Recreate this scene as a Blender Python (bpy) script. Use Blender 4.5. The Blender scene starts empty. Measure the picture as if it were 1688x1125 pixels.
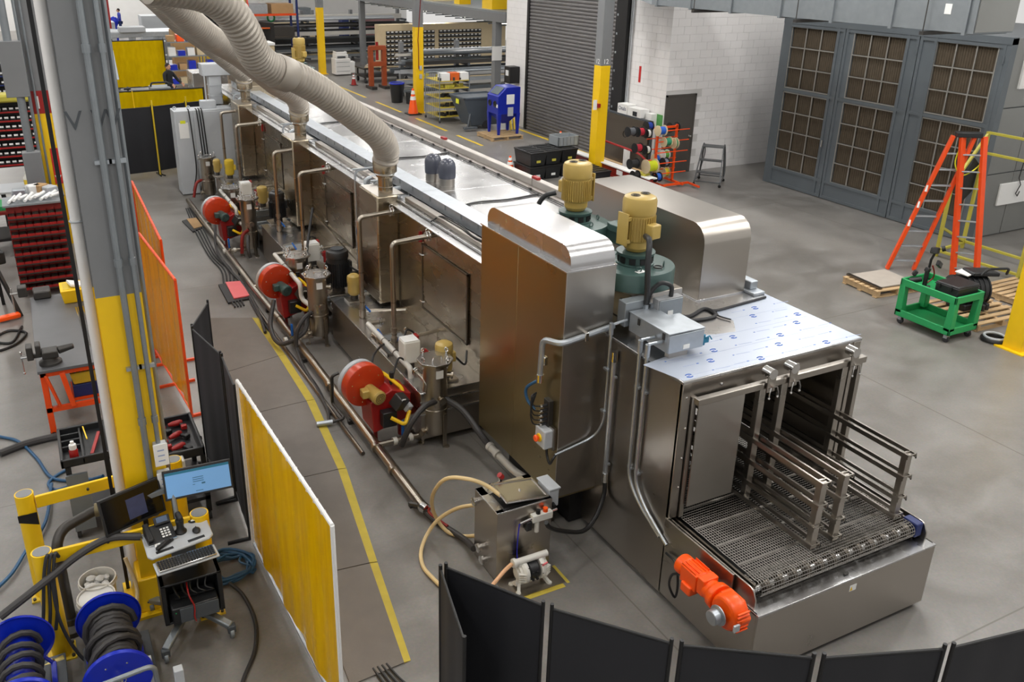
import bpy, bmesh, math, random
from mathutils import Vector, Matrix
from math import sin, cos, pi, radians as R, sqrt
random.seed(7)
SC = bpy.context.scene
COL = SC.collection
# ---------------------------------------------------------------- camera
cd = bpy.data.cameras.new('camera'); cam = bpy.data.objects.new('camera', cd); COL.objects.link(cam)
cam.matrix_world = Matrix(((0.891882, 0.159532, -0.423198, 0.000000), (-0.452090, 0.340740, -0.824324, 0.000000), (0.012694, 0.926524, 0.376022, 5.600000), (0.000000, 0.000000, 0.000000, 1.000000)))
cd.sensor_width = 36; cd.lens = 30.741; cd.shift_x = 0.03529; cd.shift_y = -0.03434
cd.clip_end = 400
SC.camera = cam
# ---------------------------------------------------------------- light
w = bpy.data.worlds.new('World'); SC.world = w; w.use_nodes = True
bg = w.node_tree.nodes['Background']; bg.inputs[0].default_value = (1, .98, .95, 1); bg.inputs[1].default_value = 0.75
SC.view_settings.view_transform = 'Standard'; SC.view_settings.look = 'None'
SC.view_settings.exposure = -0.06; SC.view_settings.gamma = 1.0; SC.view_settings.use_curve_mapping = False
def area(x, y, z, sx, sy, power, col=(1, .985, .965)):
 l = bpy.data.lights.new('lamp_and_fill_light', 'AREA'); l.shape = 'RECTANGLE'; l.size = sx; l.size_y = sy
 l.energy = power; l.color = col; l.spread = R(180)
 o = bpy.data.objects.new('lamp_and_fill_light', l); COL.objects.link(o); o.location = (x, y, z)
 return o
LAMPS = [(x, y) for y in (1.0, 7.0, 13.0, 19.0, 25.0, 33.0, 41.0, 50.0, 60.0, 66.5, 70.0) for x in (-8.5, -2.6, 3.3, 9.2)]  # rows nearest the back wall are added to brighten it
LAMPS += [(15.2, y) for y in (1.0, 7.0, 13.0, 25, 33.0, 41.0, 50.0)] + [(12.2, y) for y in (4.0, 10.0, 16.0, 22.0)]  # last column of lamps is added to brighten the right side
for x, y in LAMPS:
 pw = 78 if x < -5 else 92 if x < 0 else 112 if x < 5 else 135 if x < 11 else 170
 if y > 55: pw *= 1.6
 area(x, y, 8.72, .42, 1.3, pw)
 u = area(x, y, 8.84, .42, 1.3, 70); u.rotation_euler = (pi, 0, 0)  # added up-facing fill, brightens the ceiling that the steel reflects
# ---------------------------------------------------------------- helpers
def lin(c):
 c = c / 255
 return c / 12.92 if c <= .04045 else ((c + .055) / 1.055) ** 2.4
def rgb(r, g, b): return (lin(r), lin(g), lin(b), 1)
def mat(name, col, rough=.5, metal=0.0, var=.12, scale=6, bump=0.0, bscale=None, stretch=(1, 1, 1), emit=None, es=1, alpha=1, trans=0, rvar=0.0, detail=4, spec=None, coat=0):
 m = bpy.data.materials.new(name); m.use_nodes = True; nt = m.node_tree; N = nt.nodes; L = nt.links
 p = N['Principled BSDF']; c = rgb(*col)
 p.inputs['Base Color'].default_value = c; p.inputs['Roughness'].default_value = rough; p.inputs['Metallic'].default_value = metal
 if spec is not None: p.inputs['Specular IOR Level'].default_value = spec
 if coat: p.inputs['Coat Weight'].default_value = coat
 if trans: p.inputs['Transmission Weight'].default_value = trans
 if alpha < 1: p.inputs['Alpha'].default_value = alpha
 if emit: p.inputs['Emission Color'].default_value = rgb(*emit); p.inputs['Emission Strength'].default_value = es
 if var or bump or rvar:
  tc = N.new('ShaderNodeTexCoord'); mp = N.new('ShaderNodeMapping'); mp.inputs['Scale'].default_value = stretch
  L.new(tc.outputs['Object'], mp.inputs['Vector'])
  no = N.new('ShaderNodeTexNoise'); no.inputs['Scale'].default_value = scale; no.inputs['Detail'].default_value = detail
  L.new(mp.outputs['Vector'], no.inputs['Vector'])
  if var:
   mx = N.new('ShaderNodeMix'); mx.data_type = 'RGBA'
   mx.inputs['A'].default_value = [x * (1 - var) for x in c[:3]] + [1]; mx.inputs['B'].default_value = [min(1, x * (1 + var)) for x in c[:3]] + [1]
   L.new(no.outputs['Fac'], mx.inputs['Factor']); L.new(mx.outputs['Result'], p.inputs['Base Color'])
  if rvar:
   mr = N.new('ShaderNodeMapRange'); mr.inputs['From Min'].default_value = .3; mr.inputs['From Max'].default_value = .7
   mr.inputs['To Min'].default_value = max(.02, rough - rvar); mr.inputs['To Max'].default_value = rough + rvar
   L.new(no.outputs['Fac'], mr.inputs['Value']); L.new(mr.outputs['Result'], p.inputs['Roughness'])
  if bump:
   n2 = no
   if bscale:
    n2 = N.new('ShaderNodeTexNoise'); n2.inputs['Scale'].default_value = bscale; n2.inputs['Detail'].default_value = 2
    L.new(mp.outputs['Vector'], n2.inputs['Vector'])
   b = N.new('ShaderNodeBump'); b.inputs['Strength'].default_value = bump; b.inputs['Distance'].default_value = .02
   L.new(n2.outputs['Fac'], b.inputs['Height']); L.new(b.outputs['Normal'], p.inputs['Normal'])
 return m
def steel(name, col, rough, stretch, bump=.008, rvar=.03, var=.035):
 return mat(name, col, rough, 1.0, var, 2.2, bump, 3.5, stretch, rvar=rvar, detail=3)
ORG = {}
class B:
 def __init__(s): s.v = []; s.f = []
 def add(s, v, f):
  n = len(s.v); s.v += [tuple(p) for p in v]; s.f += [tuple(i + n for i in q) for q in f]; return s
 def box(s, x0, y0, z0, x1, y1, z1):
  x0, x1 = min(x0, x1), max(x0, x1); y0, y1 = min(y0, y1), max(y0, y1); z0, z1 = min(z0, z1), max(z0, z1)
  return s.add([(x0, y0, z0), (x1, y0, z0), (x1, y1, z0), (x0, y1, z0), (x0, y0, z1), (x1, y0, z1), (x1, y1, z1), (x0, y1, z1)],
                     [(0, 3, 2, 1), (4, 5, 6, 7), (0, 1, 5, 4), (1, 2, 6, 5), (2, 3, 7, 6), (3, 0, 4, 7)])
 def cb(s, c, d):  # box by centre and size
  return s.box(c[0] - d[0] / 2, c[1] - d[1] / 2, c[2] - d[2] / 2, c[0] + d[0] / 2, c[1] + d[1] / 2, c[2] + d[2] / 2)
 def ob(s, c, d, rot=(0, 0, 0)):  # oriented box
  from mathutils import Euler
  m = Euler(rot).to_matrix(); t = B(); t.cb((0, 0, 0), d)
  return s.add([Vector(c) + m @ Vector(p) for p in t.v], t.f)
 def bar(s, p, q, w, h=None, up=(0, 0, 1)):
  h = h or w; p = Vector(p); q = Vector(q); d = (q - p).normalized(); u = Vector(up)
  if abs(d.dot(u)) > .98: u = Vector((0, 1, 0))
  a = d.cross(u).normalized(); b = a.cross(d)
  vs = [r + a * (i * w / 2) + b * (j * h / 2) for r in (p, q) for i, j in ((-1, -1), (1, -1), (1, 1), (-1, 1))]
  return s.add(vs, [(0, 1, 2, 3), (7, 6, 5, 4), (0, 4, 5, 1), (1, 5, 6, 2), (2, 6, 7, 3), (3, 7, 4, 0)])
 def frus(s, c0, d0, c1, d1):  # tapered box from rect at c0 to rect at c1 (z up)
  v = []
  for c, d in ((c0, d0), (c1, d1)):
   v += [(c[0] + i * d[0] / 2, c[1] + j * d[1] / 2, c[2]) for i, j in ((-1, -1), (1, -1), (1, 1), (-1, 1))]
  return s.add(v, [(0, 3, 2, 1), (4, 5, 6, 7), (0, 1, 5, 4), (1, 2, 6, 5), (2, 3, 7, 6), (3, 0, 4, 7)])
 def cyl(s, p, q, r, r2=None, n=14, cap=True):
  r2 = r if r2 is None else r2; p = Vector(p); q = Vector(q); d = (q - p).normalized()
  u = Vector((0, 0, 1)) if abs(d.z) < .9 else Vector((1, 0, 0))
  a = d.cross(u).normalized(); b = d.cross(a)
  vs = [p + (a * cos(t) + b * sin(t)) * r for t in [2 * pi * i / n for i in range(n)]] + [q + (a * cos(t) + b * sin(t)) * r2 for t in [2 * pi * i / n for i in range(n)]]
  fs = [(i, i + n, (i + 1) % n + n, (i + 1) % n) for i in range(n)]
  if cap: fs += [tuple(range(n)), tuple(range(2 * n - 1, n - 1, -1))]
  return s.add(vs, fs)
 def lathe(s, c, prof, n=18, axis=(0, 0, 1)):
  c = Vector(c); d = Vector(axis).normalized(); u = Vector((0, 0, 1)) if abs(d.z) < .9 else Vector((1, 0, 0))
  a = d.cross(u).normalized(); b = d.cross(a); vs = []; fs = []
  for r, h in prof:
   vs += [c + d * h + (a * cos(2 * pi * i / n) + b * sin(2 * pi * i / n)) * max(r, 1e-4) for i in range(n)]
  for k in range(len(prof) - 1):
   fs += [(k * n + i, (k + 1) * n + i, (k + 1) * n + (i + 1) % n, k * n + (i + 1) % n) for i in range(n)]
  fs += [tuple(range(n)), tuple(range(len(prof) * n - 1, (len(prof) - 1) * n - 1, -1))]
  return s.add(vs, fs)
 def tube(s, pts, r, n=8, rs=None):
  pts = [Vector(p) for p in pts]; k = len(pts); vs = []; fs = []; a = None
  for i, p in enumerate(pts):
   d = (pts[min(i + 1, k - 1)] - pts[max(i - 1, 0)]).normalized()
   if a is None:
    u = Vector((0, 0, 1)) if abs(d.z) < .9 else Vector((1, 0, 0)); a = d.cross(u).normalized()
   else:
    a = (a - d * a.dot(d)).normalized()
   b = d.cross(a); rr = rs[i] if rs else r
   vs += [p + (a * cos(2 * pi * j / n) + b * sin(2 * pi * j / n)) * rr for j in range(n)]
  for i in range(k - 1):
   fs += [(i * n + j, i * n + (j + 1) % n, (i + 1) * n + (j + 1) % n, (i + 1) * n + j) for j in range(n)]
  fs += [tuple(range(n - 1, -1, -1)), tuple(range((k - 1) * n, k * n))]
  return s.add(vs, fs)
 def prism(s, poly, ax, a0, a1):  # poly 2D extruded along axis 'x','y','z'
  def P(u, v, t): return (t, u, v) if ax == 'x' else (u, t, v) if ax == 'y' else (u, v, t)
  n = len(poly); vs = [P(u, v, a0) for u, v in poly] + [P(u, v, a1) for u, v in poly]
  return s.add(vs, [tuple(range(n)), tuple(range(2 * n - 1, n - 1, -1))] + [(i, i + n, (i + 1) % n + n, (i + 1) % n) for i in range(n)])
 def sph(s, c, r, n=12, sq=(1, 1, 1)):
  m = max(5, n // 2); prof = [(r * sin(pi * i / m), -r * cos(pi * i / m)) for i in range(m + 1)]
  t = B(); t.lathe((0, 0, 0), prof, n)
  return s.add([(c[0] + p[0] * sq[0], c[1] + p[1] * sq[1], c[2] + p[2] * sq[2]) for p in t.v], t.f)
 def torus(s, c, Rr, r, axis=(0, 0, 1), n=20, m=6):
  d = Vector(axis).normalized(); u = Vector((0, 0, 1)) if abs(d.z) < .9 else Vector((1, 0, 0))
  a = d.cross(u).normalized(); b = d.cross(a); c = Vector(c); vs = []; fs = []
  for i in range(n):
   t = 2 * pi * i / n; e = a * cos(t) + b * sin(t)
   vs += [c + e * (Rr + r * cos(2 * pi * j / m)) + d * (r * sin(2 * pi * j / m)) for j in range(m)]
  for i in range(n):
   fs += [(i * m + j, i * m + (j + 1) % m, ((i + 1) % n) * m + (j + 1) % m, ((i + 1) % n) * m + j) for j in range(m)]
  return s.add(vs, fs)
 def build(s, name, m, parent=None, bev=0, smooth=True, local=False, seg=2):
  me = bpy.data.meshes.new(name); vs = s.v; loc = (0, 0, 0)
  if parent is not None:
   if not local:
    (ox, oy, oz), rz = ORG[parent.name]; c, q = cos(-rz), sin(-rz)
    vs = [((x - ox) * c - (y - oy) * q, (x - ox) * q + (y - oy) * c, z - oz) for x, y, z in vs]
  elif not local:
   xs, ys, zs = zip(*vs); loc = ((min(xs) + max(xs)) / 2, (min(ys) + max(ys)) / 2, min(zs))
   vs = [(x - loc[0], y - loc[1], z - loc[2]) for x, y, z in vs]
  me.from_pydata(vs, [], s.f); me.update()
  bm = bmesh.new(); bm.from_mesh(me); bmesh.ops.recalc_face_normals(bm, faces=bm.faces); bm.to_mesh(me); bm.free()
  if smooth:
   me.polygons.foreach_set('use_smooth', [True] * len(me.polygons)); me.set_sharp_from_angle(angle=.6)
  me.materials.append(m)
  o = bpy.data.objects.new(name, me); COL.objects.link(o); o.location = loc
  if parent is not None: o.parent = parent; ORG[o.name] = ORG[parent.name]
  else: ORG[o.name] = (loc, 0)
  if bev:
   md = o.modifiers.new('bevel', 'BEVEL'); md.width = bev; md.segments = seg; md.limit_method = 'ANGLE'; md.angle_limit = .7
  return o
def tag(o, label=None, cat=None, group=None, kind=None):
 for k, v in (('label', label), ('category', cat), ('group', group), ('kind', kind)):
  if v: o[k] = v
 return o
def thing(name, label, cat, loc=(0, 0, 0), rz=0, group=None):
 o = bpy.data.objects.new(name, None); COL.objects.link(o); o.location = loc; o.rotation_euler = (0, 0, rz); o.empty_display_size = .1
 ORG[o.name] = (tuple(loc), rz)
 return tag(o, label, cat, group)
def dup(root, loc, rz=None, label=None, scale=None, mats=None):
 def cp(o, par):
  c = o.copy(); COL.objects.link(c)
  if par is not None: c.parent = par
  if mats and o.type == 'MESH' and o.data.materials and o.data.materials[0].name in mats:
   key = (o.data.name, mats[o.data.materials[0].name].name)
   if key not in MC:
    MC[key] = o.data.copy(); MC[key].materials[0] = mats[o.data.materials[0].name]
   c.data = MC[key]
  for ch in list(o.children): cp(ch, c)
  return c
 r = cp(root, None); r.location = loc
 if rz is not None: r.rotation_euler = (0, 0, rz)
 if scale: r.scale = scale
 if label: r['label'] = label
 ORG[r.name] = (tuple(loc), rz or 0)
 return r
MC = {}
def one(b, name, m, label, cat, group=None, bev=0, kind=None, smooth=True):
 return tag(b.build(name, m, None, bev, smooth), label, cat, group, kind)
def struct(b, name, m, bev=0, parent=None):
 o = b.build(name, m, parent, bev)
 if parent is None: o['kind'] = 'structure'
 return o
def inst(o, parent, loc=(0, 0, 0), rot=(0, 0, 0), m=None):  # piece sharing mesh data
 c = o.copy(); COL.objects.link(c); c.parent = parent; c.location = loc; c.rotation_euler = rot; ORG[c.name] = ORG[parent.name]
 return c
def arc(pts, r, n=4):  # round the corners of a polyline
 P = [Vector(p) for p in pts]; out = [P[0]]
 for i in range(1, len(P) - 1):
  a = (P[i - 1] - P[i]); b = (P[i + 1] - P[i]); k = min(r, a.length * .49, b.length * .49)
  p0 = P[i] + a.normalized() * k; p1 = P[i] + b.normalized() * k
  for j in range(n + 1):
   t = j / n; out.append(p0 * (1 - t) ** 2 + P[i] * 2 * t * (1 - t) + p1 * t * t)
 return out + [P[-1]]
def spl(pts, n=6):  # smooth curve through points
 P = [Vector(p) for p in pts]; P = [P[0] * 2 - P[1]] + P + [P[-1] * 2 - P[-2]]; out = []
 for i in range(1, len(P) - 2):
  for j in range(n):
   t = j / n; a, b, c, d = P[i - 1:i + 3]
   out.append(.5 * ((2 * b) + (c - a) * t + (2 * a - 5 * b + 4 * c - d) * t * t + (3 * b - 3 * c + d - a) * t ** 3))
 return out + [P[-2]]
def text(body, size, m, mw, name='lettering', parent=None, ext=.001):
 cu = bpy.data.curves.new('t', 'FONT'); cu.body = body; cu.size = size; cu.extrude = ext; cu.align_x = 'CENTER'; cu.align_y = 'CENTER'
 o = bpy.data.objects.new('t', cu); me = bpy.data.meshes.new_from_object(o); bpy.data.objects.remove(o); bpy.data.curves.remove(cu)
 me.transform(mw if parent is None else Matrix.Rotation(-ORG[parent.name][1], 4, 'Z') @ Matrix.Translation(-Vector(ORG[parent.name][0])) @ mw)
 me.materials.clear(); me.materials.append(m); me.name = name
 o = bpy.data.objects.new(name, me); COL.objects.link(o)
 if parent is not None: o.parent = parent; ORG[o.name] = ORG[parent.name]
 return o
def frame(o, xd, yd):  # matrix whose x / y axes run along xd, yd
 x = Vector(xd).normalized(); z = x.cross(Vector(yd)).normalized(); y = z.cross(x)
 return Matrix(((x.x, y.x, z.x, o[0]), (x.y, y.y, z.y, o[1]), (x.z, y.z, z.z, o[2]), (0, 0, 0, 1)))
# ---------------------------------------------------------------- materials
SX = (1, 14, 1); 
M_ = {}
def MM(k, *a, **kw): M_[k] = mat(k, *a, **kw)
MM('galv', (176, 182, 188), .42, .85, .16, 9, .03, 14)
MM('galv_dull', (140, 146, 150), .5, .7, .12, 8)
MM('white_paint', (225, 224, 222), .6, 0, .04, 3)
MM('white_block', (234, 232, 231), .7, 0, .05, 2, .1, 60)
MM('grey_paint', (122, 124, 126), .5, 0, .06, 3)
MM('dark_grey_paint', (72, 77, 82), .5, 0, .06, 3)
MM('booth_grey', (94, 101, 106), .42, .15, .08, 3)
MM('booth_side', (140, 141, 138), .4, .55, .08, 2)
MM('yellow_paint', (238, 194, 14), .42, 0, .06, 4)
MM('yellow_old', (212, 180, 40), .5, 0, .15, 9)
MM('black', (20, 20, 21), .5, 0, .15, 8)
MM('black_plastic', (30, 31, 33), .4, 0, .12, 8)
MM('rubber', (44, 44, 46), .65, 0, .12, 8)
MM('orange_paint', (226, 74, 14), .4, 0, .1, 6)
MM('orange_red', (250, 88, 10), .35, 0, .06, 6)
MM('red', (150, 22, 20), .45, 0, .12, 6)
MM('burner_red', (188, 56, 22), .3, 0, .08, 6)
MM('dark_red', (128, 26, 20), .5, 0, .15, 6)
MM('blue', (16, 36, 150), .32, 0, .1, 5)
MM('reel_blue', (8, 38, 176), .3, 0, .06, 5)
MM('valve_blue', (16, 92, 176), .4, 0, .06, 5)
MM('green', (34, 148, 84), .45, 0, .08, 6)
MM('fan_green', (60, 84, 80), .38, 0, .08, 5)
MM('motor_tan', (172, 146, 92), .38, 0, .06, 6)
MM('motor_yellow', (176, 150, 80), .36, 0, .06, 6)
MM('motor_black', (34, 35, 37), .4, 0, .08, 6)
MM('wood', (178, 150, 112), .75, 0, .25, 5, .1, 18, (1, 8, 1))
MM('cardboard', (172, 138, 96), .8, 0, .12, 4)
MM('paper', (228, 228, 226), .8, 0, .02)
MM('tan_hose', (214, 190, 142), .45, 0, .08, 6)
MM('pvc', (196, 193, 186), .45, 0, .06, 6)
MM('hose_black', (52, 50, 50), .55, 0, .12, 8)
MM('hose_blue', (38, 84, 122), .45, 0, .1, 6)
MM('curtain', (30, 31, 36), .62, 0, .1, 2.5)
MM('mat_rubber', (112, 106, 100), .75, 0, .14, 5, .1, 40)
MM('mat_yellow', (188, 168, 62), .7, 0, .2, 7)
MM('filter', (78, 68, 54), .95, 0, .3, 6, .4, 40, (3, 3, 1))
MM('iron', (74, 72, 70), .45, .7, .15, 6)
MM('chrome', (215, 214, 212), .16, 1, .03, 6)
MM('light_grey', (178, 182, 186), .45, 0, .04, 6)
MM('dark_blue', (24, 40, 96), .5, 0, .15, 6)
MM('skin', (196, 148, 120), .6, 0, .08, 8)
MM('hair', (34, 26, 22), .7, 0, .1, 20)
MM('denim', (32, 50, 96), .8, 0, .1, 12)
MM('dark_cloth', (26, 27, 31), .85, 0, .1, 10)
MM('beige', (198, 180, 146), .7, 0, .08, 5)
MM('duct_hose', (162, 155, 145), .5, .3, .1, 8)
MM('lamp_glow', (255, 250, 240), .4, 0, 0, emit=(255, 250, 238), es=9)
MM('film_white', (176, 184, 198), .34, .35, .04, 2)
MM('print_blue', (46, 92, 178), .5, 0, 0)
MM('print_grey', (150, 164, 196), .5, 0, 0)
MM('print_dark', (30, 34, 40), .6, 0, 0)
MM('print_red', (196, 34, 34), .6, 0, 0)
MM('print_white', (238, 238, 238), .6, 0, 0)
MM('pump_white', (218, 216, 208), .4, 0, .05, 7)
MM('tarp_yellow', (182, 172, 66), .5, 0, .1, 7)
MM('hivis', (222, 224, 40), .5, 0, .1, 7)
MM('pink_grey', (150, 112, 112), .6)
MM('pink', (236, 112, 118), .5, 0, .05)
MM('mesh_orange', (214, 96, 30), .5, 0, .1)
M_['steel'] = steel('steel', (176, 170, 162), .30, (.6, .6, 2.2))
M_['steel_h'] = steel('steel_h', (176, 170, 162), .30, (1.6, .6, .6))
M_['steel_warm'] = steel('steel_warm', (168, 156, 136), .27, (.6, .6, 2.2))
M_['steel_gold'] = steel('steel_gold', (164, 150, 114), .3, (.6, .6, 1.6), .005)  # golden reflection of curtains and floor worked into the base tint
M_['steel_top'] = steel('steel_top', (198, 198, 199), .26, (1, 1, 1), .03)
M_['steel_dark'] = steel('steel_dark', (120, 112, 102), .36, (1, 1, 1))
M_['pipe'] = steel('pipe', (172, 164, 152), .3, (1, 1, 1), .01)
M_['wire'] = mat('wire', (150, 146, 140), .36, 1, .05, 20)
def G(k): return M_[k]
def weld(name, col, a, stretch):  # translucent strip curtain
 m = mat(name, col, .18, 0, .25, 4, .12, 6, stretch)
 p = m.node_tree.nodes['Principled BSDF']; p.inputs['Transmission Weight'].default_value = a; p.inputs['IOR'].default_value = 1.1
 return m
M_['weld_amber'] = weld('weld_amber', (250, 190, 10), .22, (5, 5, .4))
M_['weld_orange'] = weld('weld_orange', (236, 164, 36), .4, (5, 5, .4))
M_['weld_far'] = weld('weld_far', (214, 182, 10), .25, (2, 2, .6))

# ================================================================ SETTING
def floor_mat():
 m = bpy.data.materials.new('concrete'); m.use_nodes = True; nt = m.node_tree; N = nt.nodes; L = nt.links; p = N['Principled BSDF']
 tc = N.new('ShaderNodeTexCoord')
 def noise(sc, det, st=(1, 1, 1), dist=0):
  mp = N.new('ShaderNodeMapping'); mp.inputs['Scale'].default_value = st; L.new(tc.outputs['Object'], mp.inputs['Vector'])
  n = N.new('ShaderNodeTexNoise'); n.inputs['Scale'].default_value = sc; n.inputs['Detail'].default_value = det; n.inputs['Distortion'].default_value = dist
  L.new(mp.outputs['Vector'], n.inputs['Vector']); return n
 def mix(fac, a, b, typ='MIX'):
  x = N.new('ShaderNodeMix'); x.data_type = 'RGBA'; x.blend_type = typ
  for i, v in (('Factor', fac), ('A', a), ('B', b)):
   if hasattr(v, 'links'): L.new(v, x.inputs[i])
   else: x.inputs[i].default_value = v
  return x.outputs['Result']
 def ramp(n, a, b):
  r = N.new('ShaderNodeMapRange'); r.inputs['From Min'].default_value = a; r.inputs['From Max'].default_value = b; L.new(n.outputs['Fac'], r.inputs['Value']); return r.outputs['Result']
 big = noise(.35, 5, (1, 1, 1), .6); med = noise(1.3, 9, (1, 1.3, 1), .5); fine = noise(38, 4)
 c = mix(ramp(big, .35, .65), rgb(112, 107, 100), rgb(134, 129, 122))
 c = mix(ramp(med, .42, .78), c, rgb(146, 142, 137))
 c = mix(ramp(fine, .3, .7), c, rgb(120, 114, 106)) if False else c
 x = N.new('ShaderNodeMix'); x.data_type = 'RGBA'; x.blend_type = 'MULTIPLY'; x.inputs['Factor'].default_value = .35
 L.new(c, x.inputs['A']); L.new(fine.outputs['Color'], x.inputs['B'])
 hs = N.new('ShaderNodeHueSaturation'); hs.inputs['Saturation'].default_value = .7; L.new(x.outputs['Result'], hs.inputs['Color'])
 sp = N.new('ShaderNodeSeparateXYZ'); L.new(tc.outputs['Object'], sp.inputs[0])
 def joint(ax, off, per):
  a = N.new('ShaderNodeMath'); a.operation = 'ADD'; a.inputs[1].default_value = off; L.new(sp.outputs[ax], a.inputs[0])
  b = N.new('ShaderNodeMath'); b.operation = 'PINGPONG'; b.inputs[1].default_value = per / 2; L.new(a.outputs[0], b.inputs[0])
  d = N.new('ShaderNodeMath'); d.operation = 'LESS_THAN'; d.inputs[1].default_value = .008; L.new(b.outputs[0], d.inputs[0]); return d.outputs[0]
 mj = N.new('ShaderNodeMath'); mj.operation = 'MAXIMUM'; L.new(joint('X', -1.3, 5.85), mj.inputs[0]); L.new(joint('Y', -7.25, 5.85), mj.inputs[1])
 cc = mix(mj.outputs[0], hs.outputs['Color'], rgb(96, 92, 86))
 L.new(cc, p.inputs['Base Color'])
 mr = N.new('ShaderNodeMapRange'); mr.inputs['To Min'].default_value = .24; mr.inputs['To Max'].default_value = .46; L.new(med.outputs['Fac'], mr.inputs['Value']); L.new(mr.outputs['Result'], p.inputs['Roughness'])
 b = N.new('ShaderNodeBump'); b.inputs['Strength'].default_value = .06; b.inputs['Distance'].default_value = .01; L.new(fine.outputs['Fac'], b.inputs['Height']); L.new(b.outputs['Normal'], p.inputs['Normal'])
 return m
struct(B().box(-24, -6, -.2, 30, 92, 0), 'floor', floor_mat())
struct(B().box(-24, -6, 9.6, 30, 92, 9.8), 'ceiling', G('white_paint'))
struct(B().box(-24, 72, 0, 30, 72.3, 9.6), 'wall_back', G('white_paint'))
bd = B().box(-.26, -.7, 0, .26, .7, .07); 
for i, (x, y) in enumerate(LAMPS):
 if i == 0:
  l0 = thing('high_bay_lamp', 'white linear high bay lamp hung under the hall ceiling', 'lamp', (x, y, 8.74), 0, 'high bay lamps over the hall')
  bd.build('lamp_housing', G('white_paint'), l0, local=True)
  B().box(-.2, -.64, -.012, .2, .64, 0).build('diffuser', G('lamp_glow'), l0, local=True)
  for q in (-.6, .6): h = B(); h.cyl((0, q, .07), (0, q, .86), .008, n=6); h.build('hanger_rod', G('galv'), l0, local=True)
 else: dup(l0, (x, y, 8.74), label='white high bay lamp hung %.0f m along the hall, %.0f m across' % (y + 6, x + 24))
core = struct(B().box(15.16, 18.69, 0, 24, 27.5, 9.6), 'wall_block', mat('mortar', (205, 203, 201), .8, 0, .03))
BW, BH = .406, .2032
blk = None
def blocks(x0, x1, along, holes, zmax):
 global blk
 k = 0; z = 0.0
 while z < zmax:
  u = x0 - (BW / 2 if k % 2 else 0)
  while u < x1 - .02:
   a, c = max(u, x0), min(u + BW, x1)
   if c - a > .05 and not any(a < h[1] - .01 and c > h[0] + .01 and z < h[2] - .05 for h in holes):
    if along == 'x': b = B().box(a + .003, 18.68, z + .003, c - .003, 18.694, z + BH - .003)
    else: b = B().box(15.15, a + .003, z + .003, 15.164, c - .003, z + BH - .003)
    b.build('block', G('white_block'), core, smooth=False)
   u += BW
  z += BH; k += 1
blocks(15.15, 19.3, 'x', [(15.17, 16.17, 2.12)], 4.5)
blocks(18.68, 20.4, 'y', [], 4.5)
blocks(25.95, 27.5, 'y', [], 4.7)
rd = thing('door_1', None, None, (15.1, 23.4, 0)); rd['kind'] = 'structure'
B().box(15.13, 20.85, 0, 15.17, 25.95, 5.2).build('curtain_backing', G('black'), rd)
pr = [(0, 0), (-.022, .02), (-.03, .055), (-.022, .09), (0, .105)]
sl = B().prism([(15.125 + a, c) for a, c in pr], 'y', 20.95, 25.85).build('slat', mat('slat_grey', (112, 110, 110), .45, .3, .05), rd, smooth=False)
for k in range(1, 48): inst(sl, rd, (0, 0, k * .105))
B().box(15.06, 25.85, 0, 15.15, 25.97, 5.2).build('guide_rail', G('black'), rd)
gr = B().box(14.98, 20.42, 0, 15.16, 20.92, 5.2).build('brush_jamb', G('black'), rd)
for k in range(9): B().box(14.97, 20.8, .5 + k * .5, 14.982, 20.86, .56 + k * .5).build('clip', G('galv'), gr)
B().cyl((15.09, 20.36, 1.25), (15.09, 20.36, 5), .016, n=8).build('conduit', G('light_grey'), rd)
one(B().box(14.8, 21.2, .0, 14.92, 26.3, .004), 'floor_line', G('yellow_old'), 'yellow painted threshold line along the roll-up door', 'floor line')
gd = thing('door_2', None, None, (15.66, 18.68, 0)); gd['kind'] = 'structure'
dm = mat('door_brown_grey', (84, 80, 76), .45, 0, .04)
B().box(15.21, 18.655, .01, 16.13, 18.685, 2.08).build('door_leaf', dm, gd)
f = B(); f.box(15.16, 18.645, 0, 15.21, 18.7, 2.13); f.box(16.13, 18.645, 0, 16.18, 18.7, 2.13); f.box(15.16, 18.645, 2.08, 16.18, 18.7, 2.13); f.build('door_frame', dm, gd)
b = B(); b.lathe((16.04, 18.655, 1.0), [(.035, 0), (.035, .01), (.012, .015), (.012, .05)], 12, (0, -1, 0)); b.sph((16.04, 18.59, 1.0), .033, 10); b.build('door_knob', G('chrome'), gd)
one(B().box(15.135, 19.82, 2.32, 15.15, 19.9, 2.75), 'warning_sign', G('print_red'), 'small upright red sign on the white block wall beside roll-up door', 'sign')
one(B().tube([(15.1, 20.3, 1.2), (15.1, 20.3, 4.6)], .02), 'wall_conduit', G('light_grey'), 'thin grey conduit running up the white wall beside the door', 'conduit')
# ---------------------------------------------------------------- columns
def column(x, y, label, wid=.3, ytop=3.05, top=9.6, num=None):
 t = thing('steel_column', label, 'column', (x, y, 0))
 for nm, z0, z1, m in (('yellow_base', 0, ytop, 'yellow_paint'), ('grey_shaft', ytop, top, 'grey_paint')):
  b = B(); h = wid / 2
  b.box(x - h, y - h, z0, x + h, y + h, z1)
  b.build(nm, G(m), t, .006)
 B().box(x - h - .08, y - h - .08, 0, x + h + .08, y + h + .08, .02).build('base_plate', G('yellow_paint'), t)
 if num:
  text(num, .17, G('print_white'), frame((x, y - h - .002, ytop + .1), (1, 0, 0), (0, 0, 1)), 'column_number', t)
  text(num, .17, G('print_white'), frame((x - h - .002, y, ytop + .1), (0, -1, 0), (0, 0, 1)), 'column_number', t)
 return t
c12 = column(13.53, 19.35, 'yellow based column marked 12 in front of the roll-up door', .3, 2.9, num='12')
c690 = column(13.05, 30.3, 'yellow based column beside the orange traffic cone and mezzanine', .3)
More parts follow.
